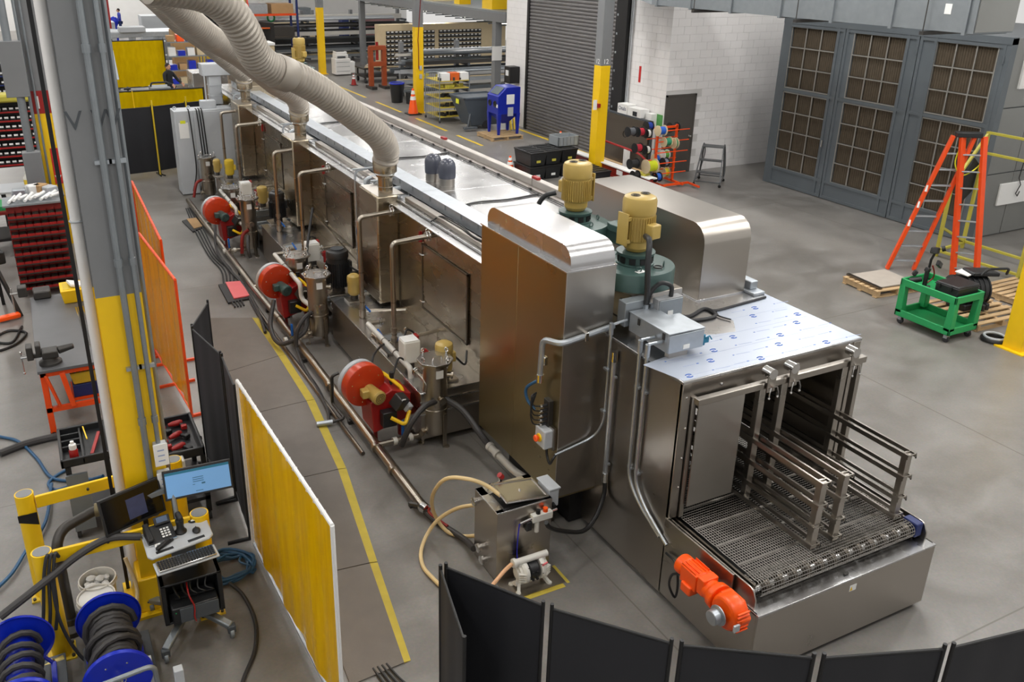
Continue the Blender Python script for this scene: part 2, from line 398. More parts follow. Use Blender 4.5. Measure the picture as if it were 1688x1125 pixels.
c530 = column(13.1, 42.1, 'yellow based column beside the white copier', .3)
cR = column(13.1, 7.15, 'yellow column at right edge behind the coiled hose', .3)
B().tube([(13.0, 30.13, 1.6), (13.0, 30.13, 2.3), (12.98, 30.13, 2.6), (13.1, 30.13, 4)], .015).build('conduit', G('dark_red'), c690)
for z in (1.25, 1.55): B().box(13.02, 30.1, z, 13.12, 30.15, z + .16).build('switch_box', G('light_grey'), c690, .005)
B().box(13.32, 19.12, 1.85, 13.4, 19.3, 1.95).build('pull_handle', G('red'), c12)
B().box(13.2, 19.15, 1.8, 13.3, 19.18, 2.05).build('tag', G('paper'), c12)
# ---------------------------------------------------------------- overhead duct
t = thing('overhead_duct', 'large grey rectangular sheet metal duct hanging over the filter booth', 'duct', (14, 13.8, 4.48))
B().box(13.6, 9.35, 4.48, 14.6, 17.6, 6.0).build('duct_run', G('galv_dull'), t)
for y in (9.5, 10.9, 12.2, 13.5, 14.9, 16.2, 17.4):
 B().box(13.565, y - .03, 4.45, 14.63, y + .03, 6.02).build('flange', G('galv_dull'), t)
B().box(13.62, 9.33, 4.5, 14.58, 9.36, 6.0).build('end_panel', G('booth_side'), t)
for y, z in ((11.4, 4.95), (9.8, 4.75), (15.3, 5.05)): B().box(13.59, y, z, 13.602, y + .12, z + .16).build('tag', G('paper'), t)
B().add([(13.6, 17.6, 4.48), (14.6, 17.6, 4.48), (14.6, 20.4, 5.0), (13.6, 20.4, 5.0), (13.6, 17.6, 6), (14.6, 17.6, 6), (14.6, 20.4, 6), (13.6, 20.4, 6)], [(0, 3, 2, 1), (4, 5, 6, 7), (0, 1, 5, 4), (1, 2, 6, 5), (2, 3, 7, 6), (3, 0, 4, 7)]).build('transition', G('galv'), t)
for y in (10.2, 13, 16): 
 b = B(); b.box(13.5, y - .04, 4.4, 14.7, y + .04, 4.46); b.cyl((13.53, y, 4.4), (13.53, y, 9.6), .01, n=6); b.cyl((14.67, y, 4.4), (14.67, y, 9.6), .01, n=6); b.build('hanger', G('iron'), t)
# ---------------------------------------------------------------- filter booth
t = thing('filter_booth', 'big grey steel booth with three doors full of square air filters', 'booth', (19.5, 14, 0))
XF = 17.32
B().box(XF + .12, 11.2, 0, 22, 16.9, 4.14).build('booth_shell', G('booth_grey'), t)
b = B(); b.box(XF - .02, 16.78, 0, XF + .16, 16.98, 4.16); b.box(XF - .02, 11.02, 0, XF + .16, 11.12, 4.16); b.box(XF - .03, 11.02, 4.04, XF + .16, 16.98, 4.18)
b.build('door_surround', G('booth_grey'), t)
fil = None; bar_m = mat('filter_bar', (150, 148, 142), .5, .4, .1)
for di, (s0, s1, f0, f1) in enumerate(((16.78, 15.05, 16.70, 15.28), (15.03, 13.07, 14.79, 13.38), (13.05, 11.12, 12.65, 11.28))):
 dr = B()
 for a, c, z0, z1 in ((s1, f1, .03, 4.04), (f0, s0, .03, 4.04), (f1, f0, 3.97, 4.04), (f1, f0, 2.38, 2.5), (f1, f0, .03, .46)):
  dr.box(XF, min(a, c), z0, XF + .1, max(a, c), z1)
 d = dr.build('door_leaf', G('booth_grey'), t)
 st = B()
 for y in (s0 - .035, s1 + .035, (f1 - .03) if di < 2 else (f0 + .03)): st.box(XF - .025, y - .035, .03, XF, y + .035, 4.04)
 for z in (.05, .43, 2.44, 4.0): st.box(XF - .022, s1, z - .035, XF, s0, z + .035)
 st.build('stiles_and_rails', G('booth_grey'), d)
 for z0, n, hh in ((2.5, 3, .49), (.46, 4, .48)):
  for r in range(n):
   for c in range(3):
    wf = (f0 - f1) / 3; y0 = f1 + c * wf; z = z0 + r * hh
    if fil is None:
     pts = []; nn = 8
     fb = B(); fb.box(0, .015, .015, .05, wf - .015, hh - .015)
     for q in range(7): fb.box(-.008, .03 + q * (wf - .06) / 7, .02, 0, .03 + (q + .55) * (wf - .06) / 7, hh - .02)
     fil = fb.build('filter_panel', G('filter'), d, local=True, smooth=False); fil.location = (XF + .045 - 19.5, y0 - 14, z)
    else: inst(fil, d, (XF + .045 - 19.5, y0 - 14, z))
  gb = B()
  for c in range(4): gb.box(XF - .008, f1 + c * (f0 - f1) / 3 - .012, z0, XF + .012, f1 + c * (f0 - f1) / 3 + .012, z0 + n * hh)
  for r in range(n + 1): gb.box(XF - .01, f1, z0 + r * hh - .012, XF + .012, f0, z0 + r * hh + .012)
  gb.build('filter_bars', bar_m, d)
 for z in (.25, 2.0, 3.75):
  B().cyl((XF - .03, s1 + .01, z - .08), (XF - .03, s1 + .01, z + .08), .02, n=8).build('hinge', G('booth_grey'), d)
B().cyl((XF - .05, 15.2, 1.25), (XF - .05, 15.2, 1.42), .02, n=8).build('door_handle', G('chrome'), t)
for k in range(4):
 for j in range(3):
  B().box(17.5 + k * 1.12, 11.165, .02 + j * 1.38, 18.6 + k * 1.12, 11.2, 1.38 + j * 1.38).build('side_panel', G('booth_side'), t, .006)
p = B().box(18.2, 11.12, .68, 19.3, 11.165, 1.16).build('access_plate', G('paper'), t, .01)
B().tube([(18.75, 11.1, 1.6), (18.72, 11.1, 1.25), (18.8, 11.08, 1.1), (18.68, 11.07, .92), (18.74, 11.06, .86), (18.82, 11.08, .95)], .012, 6).build('hook', G('iron'), t)
one(B().box(18.0, 11.12, 3.15, 18.35, 11.165, 3.9), 'wall_label', G('paper'), 'white notice panel on upper side of the grey booth', 'notice')
A0 = Vector((12.55, 20.5, 0)); 
for i, (y0, y1) in enumerate(((24, 25.8), (26.6, 29.2), (30.6, 33.2), (34.4, 45))):
 one(B().box(12.42, y0, 0, 12.52, y1, .004), 'floor_line', G('yellow_old'), ['yellow aisle line near the pallet truck', 'yellow aisle line in front of tilt truck and wire cart', 'yellow aisle line beside the traffic cone', 'long yellow aisle line running back to the copier'][i], 'floor line')

# ================================================================ THE WASHING MACHINE
# ---- infeed conveyor -------------------------------------------------------
t = thing('infeed_conveyor', 'stainless loading conveyor with open wire mesh belt at front of the washer', 'conveyor', (5.63, 4.5, 0))
XL, XR, YF = 4.57, 6.69, 3.89
S = G('steel_h')
B().box(XL, YF, .06, XR, YF + .02, .69).build('front_panel', G('steel_h'), t, .004)
B().box(XL, YF + .02, .06, XL + .02, 5.08, .70).build('side_panel', G('steel'), t, .003)
B().box(XR - .02, YF + .02, .06, XR, 5.08, .70).build('side_panel', G('steel'), t, .003)
B().box(XL, YF - .005, .68, XR, YF + .16, .70).build('front_ledge', G('steel_top'), t, .004)
B().add([(XL + .02, YF + .14, .69), (XR - .02, YF + .14, .69), (XR - .02, 4.3, .6), (XL + .02, 4.3, .6)], [(0, 1, 2, 3)]).build('drip_tray', G('steel_top'), t)
B().box(XL + .02, 4.3, .1, XR - .02, 5.1, .6).build('sump', G('steel_dark'), t)
b = B(); b.prism([(4.2, .66), (5.08, .66), (5.08, .88), (4.2, .89)], 'x', XL - .012, XL + .006); b.build('side_guard', G('steel'), t, .003)
def sideplate(x0, x1):
 pl = [(3.97, .66), (5.1, .66), (5.1, .87), (4.08, .87)] + [(4.05 - .06 * sin(a), .81 + .06 * cos(a)) for a in (.2, .6, 1.0, 1.4)] + [(3.97, .78)]
 return B().prism(pl, 'x', x0, x1).build('belt_side_plate', G('steel'), t, .002)
sideplate(XL + .03, XL + .045); sideplate(XR - .05, XR - .035)
b = B(); b.box(XL + .08, 4.05, .70, XL + .1, 5.6, .86); b.build('belt_rail', G('steel_dark'), t)
b = B(); b.box(XR - .13, 4.05, .70, XR - .11, 5.6, .86); b.build('belt_rail', G('steel_dark'), t)
XB0, XB1, YR, ZR, RR = 4.70, 6.52, 4.07, .80, .07
def beltpath(s):  # arc length along top run, round the front roller and back below
 L0 = 5.9 - YR
 if s < L0: return (5.9 - s, ZR + RR)
 a = (s - L0) / RR
 if a < pi: return (YR - RR * sin(a), ZR + RR * cos(a))
 return (YR + (a - pi) * RR, ZR - RR)
wb = B(); s = 0; tot = (5.9 - YR) + pi * RR + .25
while s < tot:
 y, z = beltpath(s); wb.cyl((XB0, y, z), (XB1, y, z), .0042, n=5, cap=False); s += .03
n = int((XB1 - XB0) / .026)
lv = B()
for i in range(n + 1):
 x = XB0 + (XB1 - XB0) * i / n; pts = []; s = 0
 while s < tot:
  y, z = beltpath(s); pts.append((x + (.003 if len(pts) % 2 else -.003), y, z + .001)); 
  s += .09 if s < 5.9 - YR - .1 else .03
 lv.tube(pts, .0036, 4)
wb.v_ = None
o = wb.build('belt_rods', G('wire'), t); o['kind'] = 'stuff'
o = lv.build('belt_wires', G('wire'), t, smooth=False); o['kind'] = 'stuff'
b = B()
for k in range(6):
 y = 4.3 + k * .27
 for q in range(-1, 2): b.cyl((XB0, y + q * .008, ZR + RR + .003), (XB1, y + q * .008, ZR + RR + .003), .004, n=4)
o = b.build('belt_spiral_rows', G('wire'), t); o['kind'] = 'stuff'
B().box(XB0, 4.2, .69, XB1, 5.9, .70).build('belt_shade_sheet', G('black'), t)  # black sheet standing in for the shade below the mesh
b = B(); b.cyl((XL + .04, YR, ZR), (XR - .04, YR, ZR), .028, n=16)
b.build('roller_shaft', G('chrome'), t)
for i in range(12):
 x = XB0 + .08 + i * .152; B().cyl((x - .022, YR, ZR), (x + .022, YR, ZR), RR - .006, n=18).build('sprocket', G('steel_dark'), t)
bb = B().box(6.53, 4.0, .74, 6.62, 4.15, .88).build('bearing_block', G('dark_blue'), t, .012)
B().cyl((6.515, YR, ZR), (6.53, YR, ZR), .045, n=14).build('bearing_seal', G('black'), bb)
tr = B().box(XL - .035, 3.96, .66, XL - .012, 4.36, .80)
for x, y in ((4.75, 4.05), (6.6, 4.1)):
 b = B(); b.cyl((x, y, 0), (x, y, .012), .055, n=16); b.cyl((x, y, .01), (x, y, .1), .014, n=8); b.build('levelling_foot', G('chrome'), t)
lb = B().box(5.62, YF - .003, .56, 5.7, YF, .62).build('warning_label', G('paper'), t)
B().prism([(5.625, .57), (5.655, .57), (5.64, .61)], 'y', YF - .005, YF - .003).build('warning_triangle', G('yellow_paint'), lb)
b = B(); b.ob((5.62, YF + .06, .71), (.05, .02, .01)); b.build('latch', G('iron'), t)
# ---- orange gear motor ------------------------------------------------------
om = G('orange_red')
g = thing('gear_motor', 'bright orange gear motor on left side of loading conveyor', 'motor', (4.42, 4.3, .6))
b = B(); b.lathe((4.40, 4.02, .73), [(.02, -.05), (.135, -.05), (.15, -.03), (.15, .06), (.13, .09), (.05, .10)], 22, (-1, 0, 0)); b.prism([(3.9, .60), (4.14, .6), (4.2, .74), (4.12, .86), (3.95, .86), (3.86, .74)], 'x', 4.36, 4.47); b.build('gear_housing', om, g, .012)
b = B()
for k in range(6): b.box(4.33, 3.868, .64 + k * .034, 4.45, 3.885, .652 + k * .034)
b.build('cooling_fins', om, g, .003)
B().lathe((4.27, 4.02, .73), [(.085, 0), (.085, .01), (.062, .02), (.062, .075), (.055, .08)], 20, (-1, 0, 0)).build('shaft_cover', G('galv'), g)
b = B(); b.lathe((4.41, 4.16, .74), [(.12, 0), (.115, .06), (.09, .08), (.09, .14)], 18, (0, 1, 0)); b.box(4.33, 4.28, .68, 4.49, 4.36, .84); b.build('gear_stage', om, g, .01)
b = B(); b.lathe((4.41, 4.36, .75), [(.07, 0), (.085, .02), (.085, .2), (.092, .205), (.092, .28), (.07, .295)], 18, (0, 1, 0)); b.box(4.325, 4.37, .665, 4.5, 4.56, .82); b.build('motor_body', om, g, .012)
b = B()
for k in range(5): b.box(4.335 + k * .036, 4.39, .82, 4.341 + k * .036, 4.56, .838)
b.build('motor_fins', om, g)
B().box(4.3, 4.4, .60, 4.4, 4.52, .69).build('terminal_box', om, g, .012)
B().box(4.285, 3.85, .68, 4.34, 3.868, .74).build('nameplate', G('light_grey'), g)
one(B().tube(spl([(4.34, 4.554, 0.717), (4.36, 4.691, 0.603), (4.4, 4.757, 0.428), (4.45, 4.724, 0.301), (4.5, 4.758, 0.391), (4.53, 4.845, 0.55), (4.545, 5.002, 0.554)], 8), .011, 8), 'power_cable', G('black_plastic'), 'black cable looping from conduit end to the orange gear motor', 'cable')
# ---- guide rails over the belt ----------------------------------------------
def guide_rail(x, yf, label):
 t = thing('guide_rail', label, 'guide rail', (x, 4.6, .87), 0, 'guide rails over the belt'); S1 = G('steel')
 zs = (.93, 1.11, 1.33, 1.55)
 fp = B().prism([(x - .035, yf - .03), (x + .035, yf - .03), (x + .035, yf + .03), (x - .035, yf + .03)], 'z', .89, 1.56); fp.build('front_post', S1, t, .004)
 B().prism([(x - .035, 4.96), (x + .035, 4.96), (x + .035, 5.02), (x - .035, 5.02)], 'z', .9, 2.08).build('rear_post', S1, t, .004)
 for z in zs:
  for sx in (-1, 1):
   b = B(); xx = x + sx * .052
   b.box(xx - .003, yf - .05, z - .022, xx + .003, 6.1, z + .022)
   b.box(xx - (.016 if sx > 0 else 0), yf - .05, z + .019, xx + (0 if sx > 0 else .016), 6.1, z + .022)
   b.build('rail_bar', S1, t)
  b = B()
  for dy in (-.05, .0): b.box(x - .052, yf + dy - .003, z + .012, x + .052, yf + dy + .003, z + .022)
  b.build('tie_bar', S1, t)
  b = B(); b.tube([(x + .052, yf - .02, z), (x + .08, yf - .03, z - .005), (x + .085, yf - .03, z - .05)], .007, 6); b.build('clamp_lever', G('black_plastic'), t)
 c = B().ob((x, 4.885, 2.16), (.095, .014, .2)).build('clamp_plate', S1, t, .003)
 B().cyl((x, 4.87, 2.235), (x, 4.97, 2.235), .048, n=18).build('clamp_roller', G('chrome'), c)
 for s in (-1, 1):
  b = B(); b.tube([(x + s * .03, 4.88, 2.1), (x + s * .035, 4.845, 2.12), (x + s * .05, 4.84, 2.07), (x + s * .05, 4.84, 2.03)], .0065, 6); b.sph((x + s * .05, 4.84, 2.025), .012, 8); b.build('clamp_handle', G('chrome'), c)
guide_rail(5.41, 4.19, 'left guide rail standing over the mesh belt, nearest the draining side')
guide_rail(5.67, 4.19, 'middle guide rail standing close beside the left one over the belt')
guide_rail(6.43, 4.18, 'right guide rail standing alone at the far edge of the belt')
# ---- entrance housing ---------------------------------------------------------
t = thing('entrance_housing', 'stainless entrance housing with blue printed film peeling on its roof', 'machine housing', (5.63, 6, 0))
Y0, Y1, ZT = 5.06, 6.55, 2.265
B().box(XL, Y0, .05, XL + .03, 7.9, ZT - .03).build('side_panel', G('steel'), t, .003)
B().box(XR - .03, Y0, .7, XR, 7.9, ZT - .03).build('side_panel', G('steel'), t, .003)
B().box(XL - .01, Y0 - .012, ZT - .03, XR + .01, 7.9, ZT).build('roof_panel', G('steel_top'), t, .006)
B().box(XL + .03, Y0, 2.02, XR - .03, Y0 + .03, ZT - .03).build('header_panel', G('steel_h'), t, .003)
B().box(XL + .03, 7.2, .7, XR - .03, 7.24, ZT - .03).build('black_inner_panel', G('black'), t)  # black panel closing off the housing interior
b = B(); b.box(XL, Y0 - .01, .88, XL + .09, Y0 + .03, ZT - .03); b.build('left_jamb', G('steel'), t, .003)
B().box(XR - .09, Y0 - .01, .88, XR, Y0 + .03, ZT - .03).build('right_jamb', G('steel'), t, .003)
b = B(); b.box(4.67, 5.03, .88, 4.72, 5.09, 2.1); b.build('door_post', G('steel'), t, .003)
b = B(); b.box(6.55, 4.92, .88, 6.6, 4.98, 2.14); b.build('door_post', G('steel'), t, .003)
B().bar((4.62, 4.93, 2.12), (6.62, 4.93, 2.12), .06, .06).build('clamp_bar', G('steel_h'), t, .004)
B().box(4.72, 5.0, 1.0, 5.24, 5.012, 2.08).build('sliding_shutter', mat('shutter', (196, 192, 186), .34, 1, .08, 2, .03, 6), t)
for x in (4.62, 5.0, 5.9): B().sph((x, Y0 - .005, 2.15 if x > 4.7 else 2.1), .014, 8).build('bolt', G('chrome'), t)
for z in (1.2, 1.5, 1.8): B().sph((4.64, Y0 - .012, z), .012, 8).build('bolt', G('chrome'), t)
fz = ZT + .0015
fm = G('film_white')
edge = [(4.456, 5.465, 2.265), (4.75, 5.517, 2.265), (4.913, 5.524, 2.265), (5.121, 5.719, 2.265), (5.291, 5.776, 2.265), (5.457, 5.714, 2.265), (5.707, 5.675, 2.265), (5.872, 5.891, 2.265), (5.832, 6.046, 2.265), (5.896, 6.173, 2.265), (6.615, 6.224, 2.265)]
poly = [(p[0], p[1]) for p in edge] + [(XR - .0, 6.33), (XR, Y0), (XL + .01, Y0)]
fo = B().prism(poly, 'z', ZT + .0002, fz).build('protective_film', fm, t, smooth=False)
def infilm(x, y):
 c = False; n = len(poly)
 for i in range(n):
  (xa, ya), (xb, yb) = poly[i], poly[i - 1]
  if (ya > y) != (yb > y) and x < (xb - xa) * (y - ya) / (yb - ya) + xa: c = not c
 return c
pb = B(); pg = B(); rr = random.Random(3)
for i in range(9):
 for j in range(9):
  x = 4.68 + i * .27 + (j % 2) * .1; y = 5.12 + j * .155
  if not (infilm(x - .06, y) and infilm(x + .1, y) and infilm(x, y + .05)): continue
  k = (i + 2 * j) % 3
  if k == 0:  # roundel of two hooks
   for a0 in (0.3, 3.44):
    pp = [(x + .034 * cos(a0 + q * .42), y + .027 * sin(a0 + q * .42), fz + .0006) for q in range(6)]
    pb.tube(pp, .006, 4)
   pb.box(x - .009, y - .005, fz, x + .009, y + .005, fz + .001)
  elif k == 1:
   pb.box(x - .014, y - .005, fz, x + .004, y + .006, fz + .001)
   for q in range(9): pg.box(x + .03 + q * .017, y - .002 - q * .0012, fz, x + .042 + q * .017, y + .008 - q * .0012, fz + .0008)
  else:
   for q in range(7): pg.box(x - .03 + q * .019, y + .002, fz, x - .018 + q * .019, y + .011, fz + .0008)
   pb.box(x + .115, y, fz, x + .14, y + .012, fz + .001)
for k in range(5):
 y = 5.12 + k * .27; xs = [q * .05 + XL for q in range(46) if infilm(q * .05 + XL, y) and infilm(q * .05 + XL + .05, y)]
 if xs: pg.box(min(xs) + .04, y, fz, max(xs), y + .0025, fz + .0006)
o = pb.build('film_print', G('print_blue'), fo, smooth=False); o['kind'] = 'stuff'
o = pg.build('film_print', G('print_grey'), fo, smooth=False); o['kind'] = 'stuff'
# ---- tall side duct housings ---------------------------------------------------
def hood(t, x0, x1, y0, y1, zs, zt, r, m):  # rounded lid, profile in y-z
 pl = [(y0, zs), (y0, zt - r)] + [(y0 + r - r * cos(a), zt - r + r * sin(a)) for a in (.26, .52, .79, 1.05, 1.31)] + [(y0 + r, zt), (y1 - r, zt)] + [(y1 - r + r * sin(a), zt - r + r * cos(a)) for a in (.26, .52, .79, 1.05, 1.31)] + [(y1, zt - r), (y1, zs)]
 return B().prism(pl, 'x', x0, x1).build('rounded_lid', m, t)
t = thing('side_duct_housing', 'tall bronze tinted stainless duct housing with rounded lid left of the blowers', 'machine housing', (4.35, 7.03, .5))
B().box(4.098, 6.2, .52, 4.62, 7.08, 2.94).build('lower_panel', G('steel_gold'), t, .003)
B().box(4.098, 7.083, .52, 4.62, 7.87, 2.94).build('lower_panel', G('steel_gold'), t, .003)
B().box(4.09, 6.185, .55, 4.63, 6.2, 2.935).build('front_panel', G('steel_h'), t, .003)
b = B(); b.box(4.085, 6.185, 2.93, 4.64, 7.88, 2.945); b.build('lid_flange', G('steel_top'), t, .002)
hood(t, 4.15, 4.63, 6.22, 7.84, 2.945, 3.15, .16, G('steel_top'))
B().box(4.42, 6.4, .02, 4.57, 7.7, .52).build('gap_shade_block', G('black'), t)  # black block standing in for the shadow under the housing
t = thing('side_duct_housing', 'stainless duct housing with rounded top on the far side of the blowers', 'machine housing', (6.2, 7.5, 2.27))
hood(t, 5.9, 6.52, 6.45, 8.75, 2.27, 3.07, .2, G('steel'))
B().box(5.88, 6.44, 2.265, 6.56, 8.8, 2.28).build('base_flange', G('steel_top'), t, .002)
B().add([(5.895, 6.9, 2.28), (5.895, 6.45, 2.28), (5.895, 6.45, 2.9), (5.895, 6.9, 2.9)], [(0, 1, 2, 3)]).build('side_patch', G('steel'), t)
# ---- tunnel --------------------------------------------------------------------
TX, TY0, TY1, TZ = 4.5, 7.87, 23.6, 2.30
t = thing('washer_tunnel', 'long stainless tunnel body of the parts washer with access doors', 'machine housing', (5.6, 15, 0))
B().box(TX + .03, TY0, .3, 6.69, TY1, TZ).build('tunnel_core', G('steel'), t)
seams = [7.87, 9.9, 11.22, 12.05, 14.1, 15.49, 16.3, 18.4, 19.77, 20.6, 22.2, 23.6]
for i, (a, c) in enumerate(zip(seams, seams[1:])):
 B().box(TX, a + .006, .7, TX + .03, c - .006, TZ).build('wall_panel', G('steel_warm'), t, .002)
b = B()
ry = [7.87, 9.6, 11.35, 13.1, 14.9, 16.7, 18.5, 20.3, 22, 23.6]
for a, c in zip(ry, ry[1:]):
 B().box(TX - .01, a + .004, TZ, 6.72, c - .004, TZ + .03).build('roof_panel', G('steel_top'), t, .004)
B().box(TX - .14, TY0, TZ - .02, TX + .02, TY1, TZ - .005).build('roof_flange', G('steel_top'), t, .002)
for k, y in enumerate((8.9, 13.15, 17.4)):
 ya, yb = y + .07, y + 2.0
 d = B().box(TX - .022, ya, 1.02, TX + .005, ya + 1.35, 1.92).build('access_door', G('steel_warm'), t, .006)
 b = B(); 
 for q in (0, 1): b.box(TX - .03, ya - .02 + q * 1.36, 1.0, TX - .008, ya + .01 + q * 1.36, 1.94)
 for q in (0, 1): b.box(TX - .03, ya - .02, 1.0 + q * .92, TX - .008, ya + 1.37, 1.02 + q * .92)
 b.build('door_gasket', G('steel_dark'), d)
 for z in (1.12, 1.8): B().tube([(TX - .03, ya + 1.28, z), (TX - .06, ya + 1.3, z), (TX - .06, ya + 1.36, z)], .012, 6).build('door_latch', G('chrome'), d)
 B().box(TX - .05, ya + 1.38, 1.95, TX - .01, ya + 1.42, 2.1).build('safety_switch', G('red'), t, .004)
for y in (11.22, 15.49, 19.77):
 s = B().box(4.18, y, .78, TX, y + .75, 2.39).build('stage_spacer', G('steel_warm'), t, .02)
 B().box(4.2, y + .02, 2.385, TX + .1, y + .73, 2.395).build('spacer_top', G('steel'), s)
B().box(TX + .1, TY0, .05, 6.6, TY1, .3).build('base_frame', G('steel_dark'), t)
# ---- galvanised cable trunking along the roof edge --------------------------------
t = thing('cable_trunking', 'galvanised square cable trunking running along the tunnel roof', 'cable trunking', (4.86, 15, TZ + .03))
for i, (a, c) in enumerate(((7.9, 10.9), (10.91, 13.9), (13.91, 16.9), (16.91, 19.9), (19.91, 22.9))):
 s = B().box(4.73, a, 2.355, 4.98, c, 2.485).build('trunking_length', G('galv'), t, .003)
 l = B().box(4.725, a, 2.485, 4.985, c, 2.495).build('lid', G('galv'), s, .002)
 for k in range(6): B().box(4.722, a + .3 + k * .48, 2.425, 4.73, a + .33 + k * .48, 2.487).build('lid_clip', G('galv_dull'), s)
 b = B(); b.box(4.75, a + .5, 2.33, 4.96, a + .56, 2.355); b.box(4.75, a + 2.4, 2.33, 4.96, a + 2.46, 2.355); b.build('support', G('galv_dull'), s)
b = B(); b.box(4.55, 7.9, 2.33, 4.66, 11.1, 2.39); one(b, 'header_channel', G('steel'), 'stainless channel lying between trunking and roof edge at the near end', 'channel', bev=.008)
b = B(); b.box(4.55, 12.1, 2.33, 4.66, 15.3, 2.39); one(b, 'header_channel', G('steel'), 'stainless channel lying between trunking and roof edge in the middle', 'channel', bev=.008)
b = B(); b.box(4.55, 16.4, 2.33, 4.66, 19.6, 2.39); one(b, 'header_channel', G('steel'), 'stainless channel lying between trunking and roof edge at the far end', 'channel', bev=.008)
one(B().tube(spl([(4.48, 10.05, 2.32), (4.6, 9.95, 2.4), (4.62, 9.4, 2.41), (4.58, 9.0, 2.4), (4.62, 8.5, 2.4), (4.5, 8.15, 2.36)]), .012, 6), 'loose_cable', G('black'), 'thin black cable snaking over the channel beside tall bronze housing', 'cable')
t = thing('roof_edge_rail', 'long grey metal rail along the right edge of tunnel roof', 'rail', (6.6, 14, 2.33))
for a, c in ((8.85, 11.0), (11.02, 14.2), (14.22, 17.6), (17.62, 21.6)):
 b = B(); b.box(6.5, a, 2.33, 6.7, c, 2.36); b.box(6.56, a, 2.36, 6.68, c, 2.47); b.build('rail_length', mat('rail_grey', (178, 172, 166), .4, .5, .08), t, .012)
for y in (10.95, 14.2): 
 b = B(); b.ob((6.6, y, 2.49), (.07, .16, .04)); b.build('red_stop', G('red'), t, .008)
for k in range(26): B().box(6.47, 8.9 + k * .5, 2.33, 6.5, 8.94 + k * .5, 2.36).build('bracket', G('iron'), t)
one(B().tube([(6.42, 8.9, 2.345), (6.42, 21.4, 2.345)], .008, 5), 'tube_line', G('rubber'), 'thin dark tube lying along the roof beside the far rail', 'tube')
t = thing('roof_edge_rail', 'short piece of grey rail on roof corner behind the printed film', 'rail', (6.6, 6.7, 2.27))
b = B(); b.box(6.52, 6.3, 2.265, 6.68, 7.6, 2.3); b.box(6.56, 6.4, 2.3, 6.66, 7.6, 2.39); b.build('rail_length', M_['rail_grey'] if 'rail_grey' in M_ else G('galv'), t, .01)
for y, lab in ((13.6, 'thin black cable lying across the roof beside the nearest flexible duct'), (10.55, 'thin black cable lying across roof between the two domed caps'), (17.2, 'thin black cable lying across the roof under the corrugated ducts')):
 one(B().tube(spl([(4.99, y - .15, 2.345), (5.4, y + .02, 2.345), (5.9, y - .03, 2.345), (6.45, y + .06, 2.345)]), .013, 6), 'roof_cable', G('black'), lab, 'cable')
one(B().tube(spl([(5.429, 6.477, 2.28), (5.488, 6.151, 2.28), (5.791, 6.236, 2.28), (5.815, 6.101, 2.28), (5.697, 6.018, 2.28), (5.355, 6.062, 2.28)]), .016, 7), 'roof_cable', G('rubber'), 'black cable bent over the roof behind the wireway box', 'cable')
one(B().tube(spl([(5.824, 6.22, 2.28), (5.87, 6.146, 2.28), (6.169, 6.167, 2.28), (6.598, 6.21, 2.28)]), .013, 6), 'roof_cable', G('rubber'), 'black cable along the edge of printed film to the far rail', 'cable')
one(B().tube(spl([(5.814, 6.19, 2.28), (5.8, 6.021, 2.28), (5.845, 5.898, 2.28)]), .008, 5), 'roof_cable', G('black'), 'thin short cable on roof where the film is torn', 'cable')
for p, lab in (((5.412, 12.039, 2.33), 'left of two dark grey domed vent caps on the roof'), ((5.465, 11.646, 2.33), 'right of two dark grey domed vent caps on the roof')):
 v = thing('vent_cap', lab, 'vent cap', p, 0, 'vent caps on the roof'); x, y, z = p
 B().cyl((x, y, z), (x, y, z + .14), .115, n=22).build('vent_collar', G('steel'), v)
 B().lathe((x, y, z + .12), [(.125, 0), (.13, .04), (.13, .17), (.12, .22), (.09, .265), (.045, .29), (.0, .295)], 24).build('dome', mat('dome_grey', (72, 75, 86), .22, 0, .04), v)

